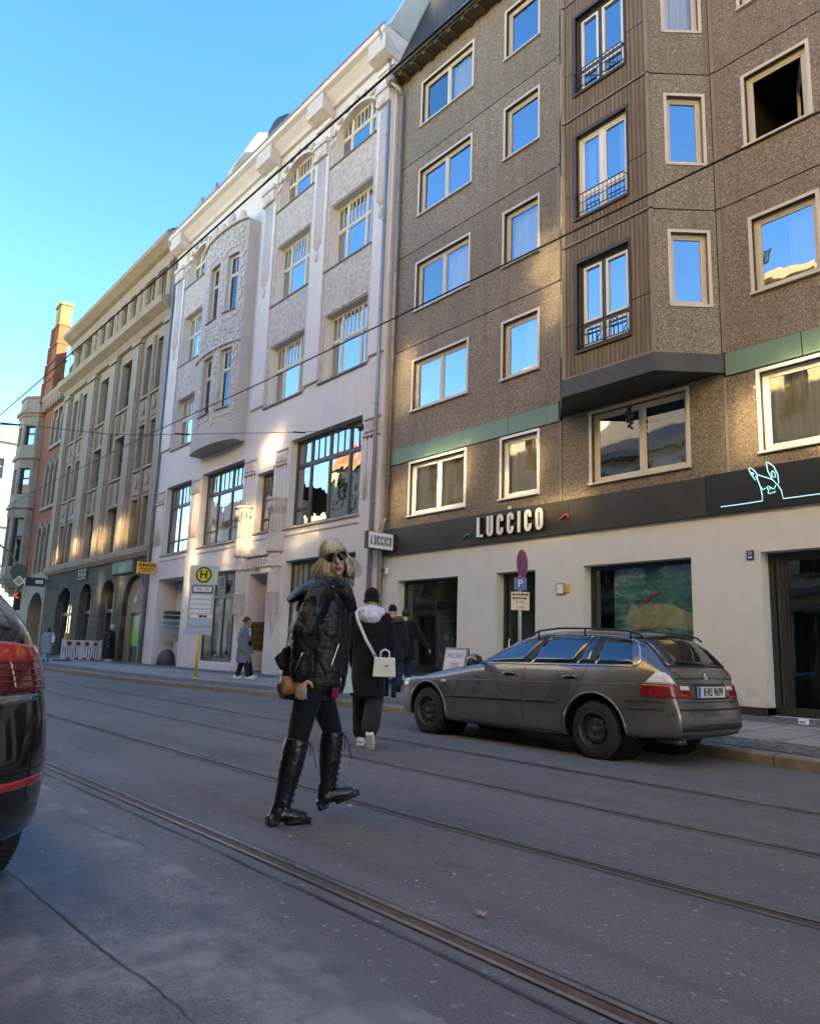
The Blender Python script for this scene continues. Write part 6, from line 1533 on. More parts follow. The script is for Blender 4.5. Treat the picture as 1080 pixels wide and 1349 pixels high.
    bw_.patch('clear_lens', clr, [(60,.880),(33,.880)], [(50,1.0),(42,1.0)], fw_, .012, 10, 5, parent=tail)
    bw_.patch('clear_lens', clr, [(29,.815),(17,.815)], [(29,.862),(17,.860)], fw_, .016, 6, 3, parent=tail)
# tailgate: glass, plate, emblem, wiper, seams, lower bumper slot
fr_ = lambda v, z, o=0: bw_.end(v, z, 1, o)
bw_.patch('rear_window', M['car_glass'], [(-.60,1.075),(0,1.085),(.60,1.075)], [(-.54,1.375),(0,1.415),(.54,1.375)], fr_, .006, 14, 8)
bw_.line('rear_window_trim', M['plastic'], [(-.61,1.07),(0,1.078),(.61,1.07),(.55,1.375),(0,1.42),(-.55,1.375),(-.61,1.07)], fr_, .012, .003)
bw_.line('rear_wiper', M['black_metal'], [(.02,1.075),(-.12,1.10),(-.42,1.11)], fr_, .013, .022)
for P in ([(-.37,.70),(-.37,.90),(-.62,1.03)], [(.37,.70),(.37,.90),(.62,1.03)], [(-.62,.685),(0,.69),(.62,.685)], [(-.60,.935),(0,.945),(.60,.935)]): bw_.line('shut_line', bpy.data.materials['shut_line'], P, fr_, .0045, 0)
bw_.patch('plate_recess', M['plastic'], [(-.34,.715),(.34,.715)], [(-.34,.885),(.34,.885)], fr_, .002, 6, 3)
pl0 = fr_(0,.80,.0).x+.028
lp = MB(); lp.box(pl0-.01,pl0,-.29,.29,.735,.855); lp.mi = 1; lp.box(pl0,pl0+.002,-.288,-.235,.738,.852)
lpo = link('licence_plate', lp.mesh('licence_plate', [plain('plate_white', (.62,.63,.60), .4), plain('plate_eu_blue', (.03,.10,.42), .4)]), bmw_root)
link('plate_text', text_mesh('B·RS 9699', .125, plain('plate_black', (.015,.015,.015), .5), .001, sx=.80, bold=.002), lpo, (pl0+.003,.03,.793), (R(90),0,R(90)))
em = MB(); ex_ = fr_(0,.965,0).x
for r, k in ((.045,0),(.038,1)): em.mi = k; em.lathe([(r,0),(r,.006+.003*k)], (ex_+.006,0,.965), 20, 'x')
em.mi = 2; em.add([(ex_+.0165,.036*math.cos(R(a))*q,.965+.036*math.sin(R(a))*q) for q in (0,) for a in (0,)]+[(ex_+.0165,.036*math.cos(R(a)),.965+.036*math.sin(R(a))) for a in range(0,91,15)]+[(ex_+.0165,.036*math.cos(R(a)),.965+.036*math.sin(R(a))) for a in range(180,271,15)], [(0,)+tuple(range(1,8)), (0,)+tuple(range(8,15))])
link('round_emblem', em.mesh('round_emblem', [M['chrome'], plain('emblem_white', (.7,.7,.7), .3), plain('emblem_blue', (.03,.14,.4), .3)]), bmw_root)
bw_.patch('bumper_slot', M['plastic'], [(-.62,.385),(0,.385),(.62,.385)], [(-.62,.445),(0,.455),(.62,.445)], fr_, .010, 12, 3); bw_.line('bumper_strip', M['plastic'], [(-.64,.61),(0,.605),(.64,.61)], fr_, .012, 0)
bw_.line('bumper_edge', M['plastic'], [(-.64,.335),(0,.325),(.64,.335)], fr_, .012, .002)
mb = MB(); mb.tube([(3.35,-.40,.26),(3.80,-.42,.255)], .032, 9); mb.tube([(3.35,-.48,.26),(3.80,-.50,.255)], .032, 9); link('exhaust', mb.mesh('exhaust', mat('sooty_pipe', (.15,.12,.10), .4, metal=.8), True), bmw_root)
# roof rails, aerial, mirrors, hood and screen
for sg in (-1, 1):
    mb = MB(); P = [(1.74,1.40),(1.86,1.455),(2.2,1.49),(2.8,1.485),(3.22,1.455),(3.38,1.415),(3.44,1.37)]
    mb.tube([(u, sg*.605, z) for u, z in P], .013, 7)
    for u, z in ((1.86,1.45),(2.6,1.485),(3.25,1.45)): mb.tube([(u,sg*.605,z),(u,sg*.60,z-.09)], .014, 6)
    link('roof_rail', mb.mesh('roof_rail', M['plastic'], True), bmw_root)
    b = MB(); b.ell((1.06,sg*.985,1.065), (.085,.105,.075), 14, 10); b.tube([(1.10,sg*.80,1.02),(1.08,sg*.92,1.04)], .03, 7); mr = link('wing_mirror', b.mesh('wing_mirror', grey_paint, True), bmw_root)
    g = MB(); g.ell((1.125,sg*.985,1.065), (.026,.088,.058), 12, 8); link('mirror_glass', g.mesh('mirror_glass', M['car_glass'], True), mr)
def top(u, v, o=0):
    h = bw_.ftree.ray_cast(Vector((u, v, 4)), Vector((0,0,-1))); return (h[0]+h[1]*(o if h[1].z > 0 else -o)) if h[0] else Vector((u, v, 1))
bw_.patch('windscreen', M['car_glass'], [(.86,-.70),(.86,.70)], [(1.72,-.56),(1.72,.56)], top, .006, 10, 10)
mb = MB(); P = [top(.75,-.74+.148*i,.0)+Vector((0,0,.006)) for i in range(11)]; mb.tube(P, .018, 6); link('cowl', mb.mesh('cowl', M['plastic'], True), bmw_root)
for u, sg in ((0,-1),(2.92,-1),(0,1),(2.92,1)): wheel(bw_, u, .322, sg*.775, .322, sg)
mb = MB(); mb.box(.1,2.8,-.7,.7,.22,.5); mb.box(-.6,.1,-.5,.5,.25,.6); mb.box(2.8,3.5,-.5,.5,.28,.6); link('underbody', mb.mesh('underbody', M['well']), bmw_root)
for sg in (-1, 1):
    for u in (0, 2.92):
        mb = MB(); 
        mb.lathe([(.385,-.2),(.385,.2)], (u,sg*.6,.325), 24, 'y'); link('wheel_housing', mb.mesh('wheel_housing', M['well']), bmw_root)
# ------------------------------------------------------------------ black car at the left edge (only its rear corner is in the picture)
BLK = dict(stations=[-.80,-.70,-.45,-.1,.4,.9,1.15,1.5,1.9,2.3,2.8,3.2,3.5,3.68,3.80,3.88,3.93],
    W=[(-.80,.68),(-.7,.79),(-.45,.88),(0,.92),(1.5,.93),(2.8,.93),(3.2,.925),(3.5,.90),(3.68,.865),(3.80,.80),(3.88,.72),(3.93,.62)],
    zb=[(-.8,.25),(-.4,.2),(2.5,.2),(3.2,.25),(3.93,.30)], belt=[(-.8,.70),(-.45,.80),(0,.90),(.9,1.0),(2,1.03),(3.2,1.08),(3.68,1.10),(3.93,1.06)],
    bw=[(-.8,.56),(-.45,.76),(.4,.83),(1.5,.86),(2.8,.86),(3.3,.84),(3.68,.77),(3.80,.71),(3.93,.55)],
    edge=[(-.8,.72),(-.1,.93),(.9,1.03),(1.15,1.10),(1.5,1.25),(1.9,1.38),(2.3,1.42),(2.8,1.42),(3.2,1.40),(3.5,1.36),(3.68,1.27),(3.80,1.19),(3.88,1.12),(3.93,1.08)],
    ew=[(-.8,.4),(.4,.7),(.9,.76),(1.5,.68),(2.3,.62),(3.2,.63),(3.5,.65),(3.68,.665),(3.80,.645),(3.93,.5)],
    deck=[(-.8,.74),(-.1,.95),(.9,1.07),(1.5,1.36),(1.9,1.47),(2.3,1.50),(3.2,1.48),(3.5,1.44),(3.68,1.33),(3.80,1.22),(3.88,1.14),(3.93,1.085)],
    bulge=(-.06,.06), off={16:{3:.05,4:.06,5:.03},15:{3:.03,4:.04}})
blk_root = thing('parked_car', (-3.42-3.99, .15, 0), 'black car cut by the left edge with a large red tail lamp', 'car')
black_paint = car_paint('black_paint', (.004,.004,.006), .16, .0)
bk = Car(blk_root, BLK, black_paint, None, [(0,.34,.40),(2.97,.34,.40)])
for f, sg in ((lambda u, z, o=0: bk.side(u, z, -1, o), -1), (lambda u, z, o=0: bk.side(u, z, 1, o), 1)):
    bk.patch('side_window', M['car_glass'], [(1.15,1.08),(2.0,1.10)], [(1.25,1.13),(1.7,1.31),(2.1,1.385)], f); bk.patch('side_window', M['car_glass'], [(2.1,1.10),(2.9,1.12)], [(2.2,1.385),(2.9,1.385)], f); bk.patch('side_window', M['car_glass'], [(3.0,1.125),(3.55,1.16)], [(3.0,1.38),(3.42,1.34)], f)
    bk.patch('tail_light', mat('deep_red_lamp', (.13,.003,.006), .12, var=.2, scale=6, coat=1.), [(3.58,.91),(3.90,.905)], [(3.52,1.055),(3.88,1.11)], f, .012, 14, 8)
    for u in (0, 2.97): wheel(bk, u, .335, sg*.80, .335, sg)
    for u in (0, 2.97):
        mb = MB(); mb.lathe([(.385,-.2),(.385,.2)], (u,sg*.6,.34), 24, 'y'); link('wheel_housing', mb.mesh('wheel_housing', M['well']), blk_root)
fb_ = lambda v, z, o=0: bk.end(v, z, 1, o)
drl = bpy.data.materials['deep_red_lamp']; lred = mat('bright_red_lamp', (.42,.012,.020), .14, var=.3, scale=30, coat=1.)
for s_ in (-1, 1):
    E = [(s_*.84,.91),(s_*.30,.90)]
    t = bk.patch('tail_light', drl, E, [(s_*.80,1.02),(s_*.28,1.03)], fb_, .012, 16, 8)
    bk.patch('upper_lens', lred, [(s_*.81,1.022),(s_*.28,1.032)], [(s_*.74,1.095),(s_*.30,1.12)], fb_, .013, 16, 6, parent=t)
    for i in range(4): bk.line('lens_rib', drl, [(s_*.82,.925+.024*i),(s_*.30,.92+.026*i)], fb_, .004, .014, parent=t)
    bk.patch('lamp_ledge', plain('ledge_sky_sheen', (.30,.36,.44), .15, metal=.9), [(s_*.74,.865),(s_*.30,.85)], [(s_*.78,.898),(s_*.30,.892)], fb_, .010, 12, 3)  # black ledge, its sky reflection put into a silver blue colour
    bk.patch('reflector', lred, [(s_*.84,.535),(s_*.42,.52)], [(s_*.84,.565),(s_*.42,.555)], fb_, .008, 10, 3)
    bk.line('shut_line', bpy.data.materials['shut_line'], [(s_*.86,.60),(s_*.5,.585),(0,.58)], fb_, .004, 0)
bk.patch('rear_window', M['car_glass'], [(-.62,1.16),(0,1.17),(.62,1.16)], [(-.56,1.34),(0,1.40),(.56,1.34)], fb_, .006, 12, 6)
mb = MB(); mb.box(.1,2.8,-.7,.7,.22,.5); mb.box(2.8,3.6,-.5,.5,.3,.6); link('underbody', mb.mesh('underbody', M['well']), blk_root)
# ------------------------------------------------------------------ people
skin = mat('skin', (.50,.31,.23), .55, var=.06, scale=12); skin2 = mat('skin_dark', (.30,.17,.11), .55, var=.06, scale=12)
lips = mat('lips', (.30,.085,.08), .4, var=.05)
def leather():
    m, nt, b = new_mat('black_leather'); v = coords(nt)
    n1 = tex_noise(nt, v, 7, 5, .6); n2 = tex_noise(nt, v, 120, 3, .6)
    nt.links.new(ramp(nt, n1, [(.3, (.0045,.005,.006)), (.7, (.013,.014,.016))]), b.inputs['Base Color'])
    nt.links.new(ramp(nt, n1, [(.3, .28), (.7, .52)]), b.inputs['Roughness'])
    p = bump(nt, b, n2, .12, .002); bump(nt, b, tex_noise(nt, coords(nt, (1, 1, 2.2)), 7, 3, .5), .45, .05, p); b.inputs['Specular IOR Level'].default_value = .28; return m
M['leather'] = leather()
cloth = lambda n, c, r=.9: mat(n, c, r, var=.18, scale=6, bmp=.35, bscale=260, bdist=.002, sheen=.1)
def hand(mb, w, d, nrm, thumb, s=1., curl=.5):
    """palm, four unequal bent fingers and a thumb; w wrist, d finger direction, nrm palm normal, thumb thumb-side direction"""
    w = Vector(w); d = Vector(d).normalized(); nrm = (Vector(nrm)-d*Vector(nrm).dot(d)).normalized(); t = Vector(thumb); t = (t-d*t.dot(d)-nrm*t.dot(nrm)).normalized()
    mb.limb([w-d*.03*s, w+d*.02*s, w+d*.075*s], [(.027*s,.021*s),(.036*s,.017*s),(.040*s,.014*s)], 10) if False else mb.tube([w-d*.03*s, w+d*.01*s, w+d*.05*s, w+d*.088*s], [(.025*s,.022*s),(.033*s,.019*s),(.040*s,.016*s),(.038*s,.012*s)], 10, up=t)
    for i, (o, L) in enumerate(((.033,.068),(.011,.078),(-.011,.073),(-.032,.056))):
        p = w+d*.085*s+t*o*s; a = d; P = [p-d*.02*s, p]
        for j in range(3): a = (a+nrm*curl*(.45+.15*j)).normalized(); p = p+a*L*s*(.42,.33,.25)[j]; P.append(p)
        mb.tube(P, [.0082*s,.0082*s,.0078*s,.0072*s,.0055*s], 7)
    p = w+d*.02*s+t*.028*s; P = [p, p+(d*.3+t*.6+nrm*.25).normalized()*.035*s]; P.append(P[-1]+(d*.75+t*.35+nrm*.35).normalized()*.03*s); P.append(P[-1]+(d*.9+t*.05+nrm*.4).normalized()*.024*s)
    mb.tube(P, [.013*s,.012*s,.010*s,.0075*s], 7)
def head_parts(mb, T, f=1.0):
    n0 = len(mb.v)
    mb.ell((0,-.012,.012), (.076*f,.096,.104), 18, 14); mb.ell((0,.032,-.045), (.060*f,.062,.070), 16, 12); mb.ell((0,.062,-.098), (.026,.022,.020), 10, 8)
    for s in (-1, 1): mb.ell((s*.036,.058,-.028), (.026,.026,.026), 10, 8); mb.ell((s*.078*f,-.008,-.012), (.010,.022,.032), 8, 8); mb.ell((s*.031,.078,.016), (.016,.010,.010), 8, 6)
    mb.ell((0,.072,.045), (.052,.026,.022), 10, 8)
    mb.tube([(0,.082,.022),(0,.098,-.006),(0,.110,-.028),(0,.098,-.038)], [.008,.010,.014,.012], 8)
    mb.ell((0,.090,-.061), (.021,.012,.006), 10, 6); mb.ell((0,.088,-.073), (.018,.012,.007), 10, 6)
    mb.tube([(0,-.03,-.06),(0,-.045,-.12),(0,-.055,-.20)], [.056,.052,.058], 12)
    mb.xform(T, n0)
def boot(mb, ank, yaw, pitch, s=1., heel=.0, L=.25, block=False):
    """shoe under an ankle; yaw about z, pitch lifts the toe"""
    n0 = len(mb.v); sole = -.085
    mb.tube([(0,-.055,sole+.035+heel*.5),(0,-.03,-.02),(0,.0,.06)], [.038,.045,.046], 12)
    mb.tube([(0,-.062,sole+.045+heel),(0,.02,sole+.055+heel*.7),(0,.11,sole+.04),(0,.175,sole+.033)], [(.036,.040),(.050,.046),(.044,.048),(.031,.040)], 12, up=(0,0,1))
    if block: mb.box(-.036,.036,-.092,-.018,sole-.012,sole+.06); mb.prof_z([(-.036,.035),(.036,.035),(.044,.12),(.034,.20),(0,.222),(-.034,.20),(-.044,.12)], sole-.012, sole+.030)
    else: mb.prof_z([(-.036,-.09),(.036,-.09),(.04,.03),(.045,.12),(.032,.19),(0,.21),(-.032,.19),(-.045,.12),(-.04,.03)], sole-.002, sole+.024)
    mb.xform(Matrix.Translation(Vector(ank)) @ Matrix.Rotation(yaw, 4, 'Z') @ Matrix.Rotation(pitch, 4, 'X') @ Matrix.Scale(s, 4), n0)
def rings(mb, R_, n=24, fold=0, seed=0):
    """loft of elliptic rings (cx,cy,z,rx,ry)"""
    vs = []
    for i, (cx, cy, z, rx, ry) in enumerate(R_):
        for j in range(n):
            a = 2*PI*j/n; k = 1+fold*noise.noise(Vector((3*math.cos(a), 3*math.sin(a), z*2+seed)))
            vs.append((cx+rx*k*math.cos(a), cy+ry*k*math.sin(a), z))
    k = len(R_); fs = [(i*n+j, i*n+(j+1) % n, (i+1)*n+(j+1) % n, (i+1)*n+j) for i in range(k-1) for j in range(n)]
    mb.add(vs, fs+[tuple(range(n-1,-1,-1)), tuple(range((k-1)*n, k*n))])
def bend(a, b, k): m = (Vector(a)+Vector(b))/2; return m+Vector(k)
def make_person(label, loc, rz, H, feet, hands, elbows, hd, outfit, vox=.010, sk=skin, group=None, leg=.425):
    """feet: (x,y,z,yaw,pitch) ankles right and left; hands, elbows right and left; hd: (pos, yaw, pitch, roll)"""
    S = H/1.75; o = thing('person', loc, label, 'person', group, rz); o.scale = (S, S, S)
    HP = [Vector((.09,0,.93)), Vector((-.09,0,.93))]; SH = [Vector((.175,hd[0][1]*.55,1.42)), Vector((-.175,hd[0][1]*.55,1.42))]
    kn = []
    for i in (0, 1):
        a = Vector(feet[i][:3]); up = a+Vector((0,-.02 if feet[i][4] < 0 else 0,0)); m = (HP[i]+up)/2; d = (HP[i]-up).length; b = math.sqrt(max(0, leg**2-(d/2)**2)) if d < 2*leg else 0
        kn.append(m+Vector((0, b+.01, 0)))
    T = Matrix.Translation(Vector(hd[0])) @ Matrix.Rotation(hd[1], 4, 'Z') @ Matrix.Rotation(hd[3], 4, 'Y') @ Matrix.Rotation(hd[2], 4, 'X')
    b = MB(); cy = hd[0][1]
    rings(b, [(0,0,.86,.13,.09),(0,0,.95,.155,.105),(0,cy*.1,1.08,.125,.085),(0,cy*.3,1.25,.145,.10),(0,cy*.5,1.38,.165,.095),(0,cy*.6,1.45,.10,.07),(0,cy*.7,1.50,.055,.055)])
    b.limb([(0,cy*.65,1.44), Vector(hd[0])+Vector((0,-.02,-.10))], [.055,.052])
    for i in (0, 1):
        a = Vector(feet[i][:3])
        b.limb([HP[i]+Vector((0,0,-.02)), bend(HP[i], kn[i], (0,.01,0)), kn[i], bend(kn[i], a, (0,-.004,.04)), a], [.085,.072,.050,.046,.034])
        b.limb([SH[i], elbows[i], hands[i]], [.052,.04,.027])
        d = (Vector(hands[i])-Vector(elbows[i])).normalized(); s = 1 if i == 0 else -1
        hand(b, hands[i], d, (-s*.9,.25,0), (0,1,.1), 1.0, .45)
    head_parts(b, T)
    me = fuse(b, 'person_body', sk, vox, 2)
    me.materials.append(lips); Ti = T.inverted()
    for p in me.polygons:
        q = Ti @ p.center
        if abs(q.x) < .0185 and q.y > .076 and -.0785 < q.z < -.0575: p.material_index = 1
    bo = link('body', me, o)
    return o, T, HP, SH, kn
def garment(o, nm, mb, m, vox=.011, fold=.006, sm=3, fs=(9,9,5), seed=0):
    return link(nm, fuse(mb, nm, m, vox, sm, fold, fs, seed), o)
def trousers(o, HP, kn, feet, m, r=(.10,.085,.075,.07), nm='trousers', top=1.0, vox=.011, low=.02):
    mb = MB(); rings(mb, [(0,0,.84,.14,.105),(0,0,.95,.165,.12),(0,0,top,.155,.11)])
    for i in (0, 1):
        a = Vector(feet[i][:3])+Vector((0,0,low)); mb.limb([HP[i]+Vector((0,0,-.02)), bend(HP[i], kn[i], (0,0,0)), kn[i], a], [r[0], r[1], r[2], r[3]])
    return garment(o, nm, mb, m, vox, .005)
def coat(o, SH, elbows, hands, m, R_, nm='coat', sr=(.085,.072,.058), vox=.012, fold=.009, seed=0, extra=None, cuff=.0):
    mb = MB(); rings(mb, R_, 28, .05, seed)
    for i in (0, 1):
        e, h = Vector(elbows[i]), Vector(hands[i]); h2 = e+(h-e)*(1-cuff)
        mb.limb([SH[i]+Vector((0,0,.01)), bend(SH[i], e, (0,0,.01)), e, h2], [sr[0], (sr[0]+sr[1])/2, sr[1], sr[2]])
    if extra: extra(mb)
    return garment(o, nm, mb, m, vox, fold, 3, (8,8,5), seed)
def shoes(o, feet, m, s=1.08, nm='shoe', block=False):
    for f in feet:
        mb = MB(); boot(mb, f[:3], f[3], f[4], s, block=block); link(nm, fuse(mb, nm, m, .009, 2), o)
def hair_cap(o, T, m, r=(.086,.106,.112), z=.02, y=-.018, nm='hair', low=None):
    mb = MB(); n0 = len(mb.v); mb.ell((0,y,z), r, 18, 14)
    if low: low(mb)
    mb.xform(T, n0); me = fuse(mb, nm, m, .009, 2, .005, (40,40,12))
    Ti = T.inverted(); bm = bmesh.new(); bm.from_mesh(me)
    bmesh.ops.delete(bm, geom=[f for f in bm.faces if (Ti @ f.calc_center_median()).y > .058 and (Ti @ f.calc_center_median()).z < .055], context='FACES'); bm.to_mesh(me); bm.free()
    return link(nm, me, o)
blk = cloth('black_cloth', (.010,.0105,.012)); nvy = cloth('navy_cloth', (.012,.016,.035)); dkg = cloth('charcoal_trousers', (.022,.023,.027)); jean = cloth('dark_jeans', (.025,.04,.075))
greyc = cloth('grey_blue_wool', (.15,.175,.22)); wht = plain('white_leather', (.68,.67,.64), .5); hoodw = cloth('white_hood_cloth', (.60,.62,.70))
dkhair = mat('dark_hair', (.018,.014,.012), .6, var=.4, scale=30)
# ---- woman looking back over her shoulder
feet = [(.13,-.135,.09,R(16),R(0)), (-.105,.165,.15,R(6),R(20))]
hands = [(.215,-.065,.89), (-.21,.15,.93)]; elbows = [(.255,-.075,1.17), (-.27,.06,1.17)]
hd = ((.01,.125,1.665), R(-86), R(-4), R(12))
wo, T, HP, SH, kn = make_person('woman with blond bob and sunglasses in a black leather jacket looking back while crossing', (-4.58, 2.88, 0), R(-28), 1.85, feet, hands, elbows, hd, None, .0065, leg=.408)
SH[0] = Vector((.185,.035,1.425)); SH[1] = Vector((-.17,.15,1.42))
mb = MB()
for i in (0, 1):
    a = Vector(feet[i][:3]); mb.limb([HP[i]+Vector((0,0,.02)), bend(HP[i], kn[i], (0,.012,0)), kn[i], kn[i]+(a-kn[i])*.5], [.105,.088,.068,.060])
rings(mb, [(0,0,.80,.15,.11),(0,0,.93,.175,.125),(0,0,1.0,.16,.115)])
garment(wo, 'leggings', mb, cloth('black_leggings', (.0075,.0075,.0085), .8), .009, .004)
M['boot'] = mat('black_boot_leather', (.008,.008,.009), .28, var=.3, scale=14, bmp=.35, bscale=30, bdist=.008, rvar=.1)
lace = plain('black_lace', (.012,.012,.012), .6); eyelet = plain('steel_eyelet', (.45,.45,.46), .25, metal=1.)
for i in (0, 1):
    f = feet[i]; a = Vector(f[:3]); k = kn[i]; mb = MB()
    boot(mb, a, f[3], f[4], .92, block=True); u = (k-a)
    P = [a+u*.06, a+u*.25, a+u*.52, a+u*.80, a+u*.99]; mb.tube(P, [(.052,.054),(.054,.057),(.070,.072),(.075,.077),(.075,.075)], 16)
    bt = link('boot', fuse(mb, 'boot', M['boot'], .007, 3, .0015, (14,14,20), i*3.), wo)
    Rz = Matrix.Rotation(f[3], 4, 'Z'); fw = Rz @ Vector((0,1,0)); sx = Rz @ Vector((1,0,0)); lc = MB(); ey = MB()
    for j in range(9):
        t = .10+.095*j; r = .058+.017*t; c = a+u*t+fw*r; lc.tube([c-sx*.026, c+fw*.006, c+sx*.026+u*.03], .0035, 5); lc.tube([c+sx*.026, c+fw*.008, c-sx*.026+u*.03], .0035, 5)
        for s in (-1, 1): ey.ell(c+sx*s*.028-fw*.002, (.005,.005,.005), 6, 5)
    c = a+u*.97+fw*.07; lc.tube([c, c+fw*.035+Vector((0,0,-.04)), c+fw*.05+Vector((.01,0,-.11)), c+fw*.07+Vector((.01,0,-.17))], .0035, 5); lc.tube([c, c+fw*.02+Vector((0,0,-.03)), c+fw*.02+Vector((.01,0,-.10))], .0035, 5)
    link('laces', lc.mesh('laces', lace, True), bt); link('eyelets', ey.mesh('eyelets', eyelet, True), bt)
def jk(mb):
    mb.tube([(.02,.07,1.50),(.04,-.01,1.475),(.05,-.10,1.42),(.05,-.165,1.36)], [(.13,.035),(.165,.042),(.16,.036),(.10,.022)], 14, up=(1,0,0))   # wide collar thrown back
    mb.tube([(.12,.04,1.50),(.16,.12,1.485),(.16,.20,1.43),(.12,.265,1.31)], [(.05,.02),(.05,.02),(.05,.018),(.03,.012)], 8)
    mb.tube([(-.12,.06,1.49),(-.12,.19,1.46),(-.06,.275,1.32)], [(.05,.02),(.05,.02),(.03,.012)], 8)
    mb.prof_x([(-.14,1.08),(-.18,1.06),(-.235,1.0),(-.19,.93),(-.14,.95)], .09, .12)
jr = [(.0,.015,.79,.21,.21),(.0,.02,.84,.22,.225),(.0,.03,.93,.22,.22),(.0,.045,1.06,.21,.205),(.005,.055,1.20,.21,.20),(.005,.065,1.33,.20,.185),(.005,.085,1.42,.17,.145),(.01,.105,1.49,.10,.10)]
jacket = coat(wo, SH, [(.265,-.075,1.17),(-.27,.06,1.17)], [(.23,-.07,.915),(-.22,.14,.95)], M['leather'], jr, 'leather_jacket', (.086,.078,.062), .008, .010, 4., jk)
zp = MB(); zs = plain('zip_steel', (.55,.55,.56), .25, metal=1.)
def on_j(x, y0, z): return Vector((x, y0, z))
jt = BVHTree.FromPolygons([v.co for v in jacket.data.vertices], [tuple(p.vertices) for p in jacket.data.polygons])
def jp(y, z, o=.004):
    h = jt.ray_cast(Vector((2, y, z)), Vector((-1,0,0))); return (h[0]+h[1]*o*(1 if h[1].x > 0 else -1)) if h[0] else Vector((.25,y,z))
zp.tube([jp(.115+.05*t, .955+.155*t) for t in [i/8 for i in range(9)]], .0055, 6); zp.tube([jp(.185,.83+.02*i) for i in range(4)], .004, 5)
zp.ell(jp(.10,1.46,.006), (.007,.007,.007), 6, 5); zp.tube([jp(-.11+.01*i,.92+.03*i,.004) for i in range(5)], .004, 5)
link('zips', zp.mesh('zips', zs, True), jacket)
sm = MB()
for P in ([(.19,.83),(.185,1.05),(.17,1.25),(.14,1.40)], [(.03,.84),(.035,.93)], [(-.12,.86),(.0,.855),(.12,.86),(.2,.865)], [(.02,1.16),(.10,1.14),(.16,1.10)]):
    Q = [];
    for (y0, z0), (y1, z1) in zip(P, P[1:]): Q += [jp(y0+(y1-y0)*i/8, z0+(z1-z0)*i/8, .001) for i in range(8)]
    sm.tube(Q, .0035, 5)
link('seams', sm.mesh('seams', lace, True), jacket)
mb = MB(); rings(mb, [(0,0,.745,.195,.185),(0,0,.80,.205,.195),(0,0,.86,.20,.195)], 28, .06, 2)
hem = garment(wo, 'tunic_hem', mb, cloth('navy_tunic', (.012,.013,.03)), .009, .006)
mb = MB(); n0 = 0; mb.prof_z([(.17,.13),(.215,.13),(.20,.175),(.15,.185)], .765, .83); garment(wo, 'scarf_end', mb, cloth('magenta_cloth', (.20,.008,.05)), .009, .004)
# hair: many flattened strands from the crown, with a fringe
hm, hnt, hb = new_mat('ash_blond_hair'); f_ = tex_noise(hnt, coords(hnt, (60, 60, 5)), 2.2, 4, .6)
g_ = tex_noise(hnt, coords(hnt, (26, 26, 2)), 1.6, 3, .6); f_ = mix(hnt, f_, g_, .5)
hnt.links.new(ramp(hnt, f_, [(.36, (.17,.13,.09)), (.5, (.42,.355,.27)), (.63, (.68,.60,.48))]), hb.inputs['Base Color']); hb.inputs['Roughness'].default_value = .42; hb.inputs['Anisotropic'].default_value = .5
hr = random.Random(5); mb = MB()
def strand(az, part, z_end, out, r, lift=0):
    """az measured from the face direction"""
    P = []; a0 = az; ax, ay, az_ = .084, .108, .118
    cx0, cy0 = .012, .012
    for i in range(6):
        ph = (.10+.40*i/5)*PI*(.98)
        P.append((cx0*(1-i/5)+math.sin(a0)*ax*math.sin(ph), -.018+cy0*(1-i/5)+math.cos(a0)*ay*math.sin(ph), .012+az_*math.cos(ph)*1.0+lift))
    x, y, z = P[-1]; k = 5
    for i in range(1, k+1):
        t = i/k; zz = z+(z_end-z)*t; o = out*math.sin(min(1, t*1.05)*PI*.72)
        P.append((x*(1+o*.35)+math.sin(a0)*o*.02, y*(1+o*.25)-.0*t, zz))
    P[-1] = (P[-1][0]*.94, P[-1][1]*.94, P[-1][2])
    J = [(hr.gauss(0,.0022), hr.gauss(0,.0022), 0) for _ in P]
    mb.tube([(p[0]+j[0], p[1]+j[1], p[2]) for p, j in zip(P, J)], [(r*.8,r*.35)]*2+[(r,r*.4)]*(len(P)-4)+[(r*.8,r*.35),(r*.25,r*.15)], 5)
for i in range(620):
    az = hr.uniform(-PI, PI)
    if abs(az) < R(30): continue
    side = abs(az) < R(75)
    strand(az, 0, hr.uniform(-.155,-.115) + (.0 if not side else .0), hr.uniform(.5,1.1), hr.uniform(.006,.011), hr.uniform(0,.006))
for i in range(70):                                                # loose flyaway hairs
    az = hr.uniform(R(35), R(325)); strand(az if az < PI else az-2*PI, 0, hr.uniform(-.165,-.10), hr.uniform(1.1,2.0), .0028, hr.uniform(.002,.012))
for i in range(100):                                               # fringe
    az = hr.uniform(-R(48), R(48))
    x1 = math.sin(az)*.088
    P = [(.012,.03,.128),(x1*.45,.065,.118),(x1*.8,.092,.092),(x1*1.02+.0*az,.104,.062),(x1*1.12,.104,hr.uniform(.028,.048)+.0*abs(az))]
    mb.tube([(p[0]+hr.gauss(0,.002), p[1]+hr.gauss(0,.002), p[2]) for p in P], [.006,.008,.008,.006,.002], 5)
mb.ell((0,-.022,.010), (.079,.097,.110), 16, 12)
mb.v = [tuple(T @ Vector(v)) for v in mb.v]; link('hair', mb.mesh('hair', hm, True), wo)
sg_ = MB()
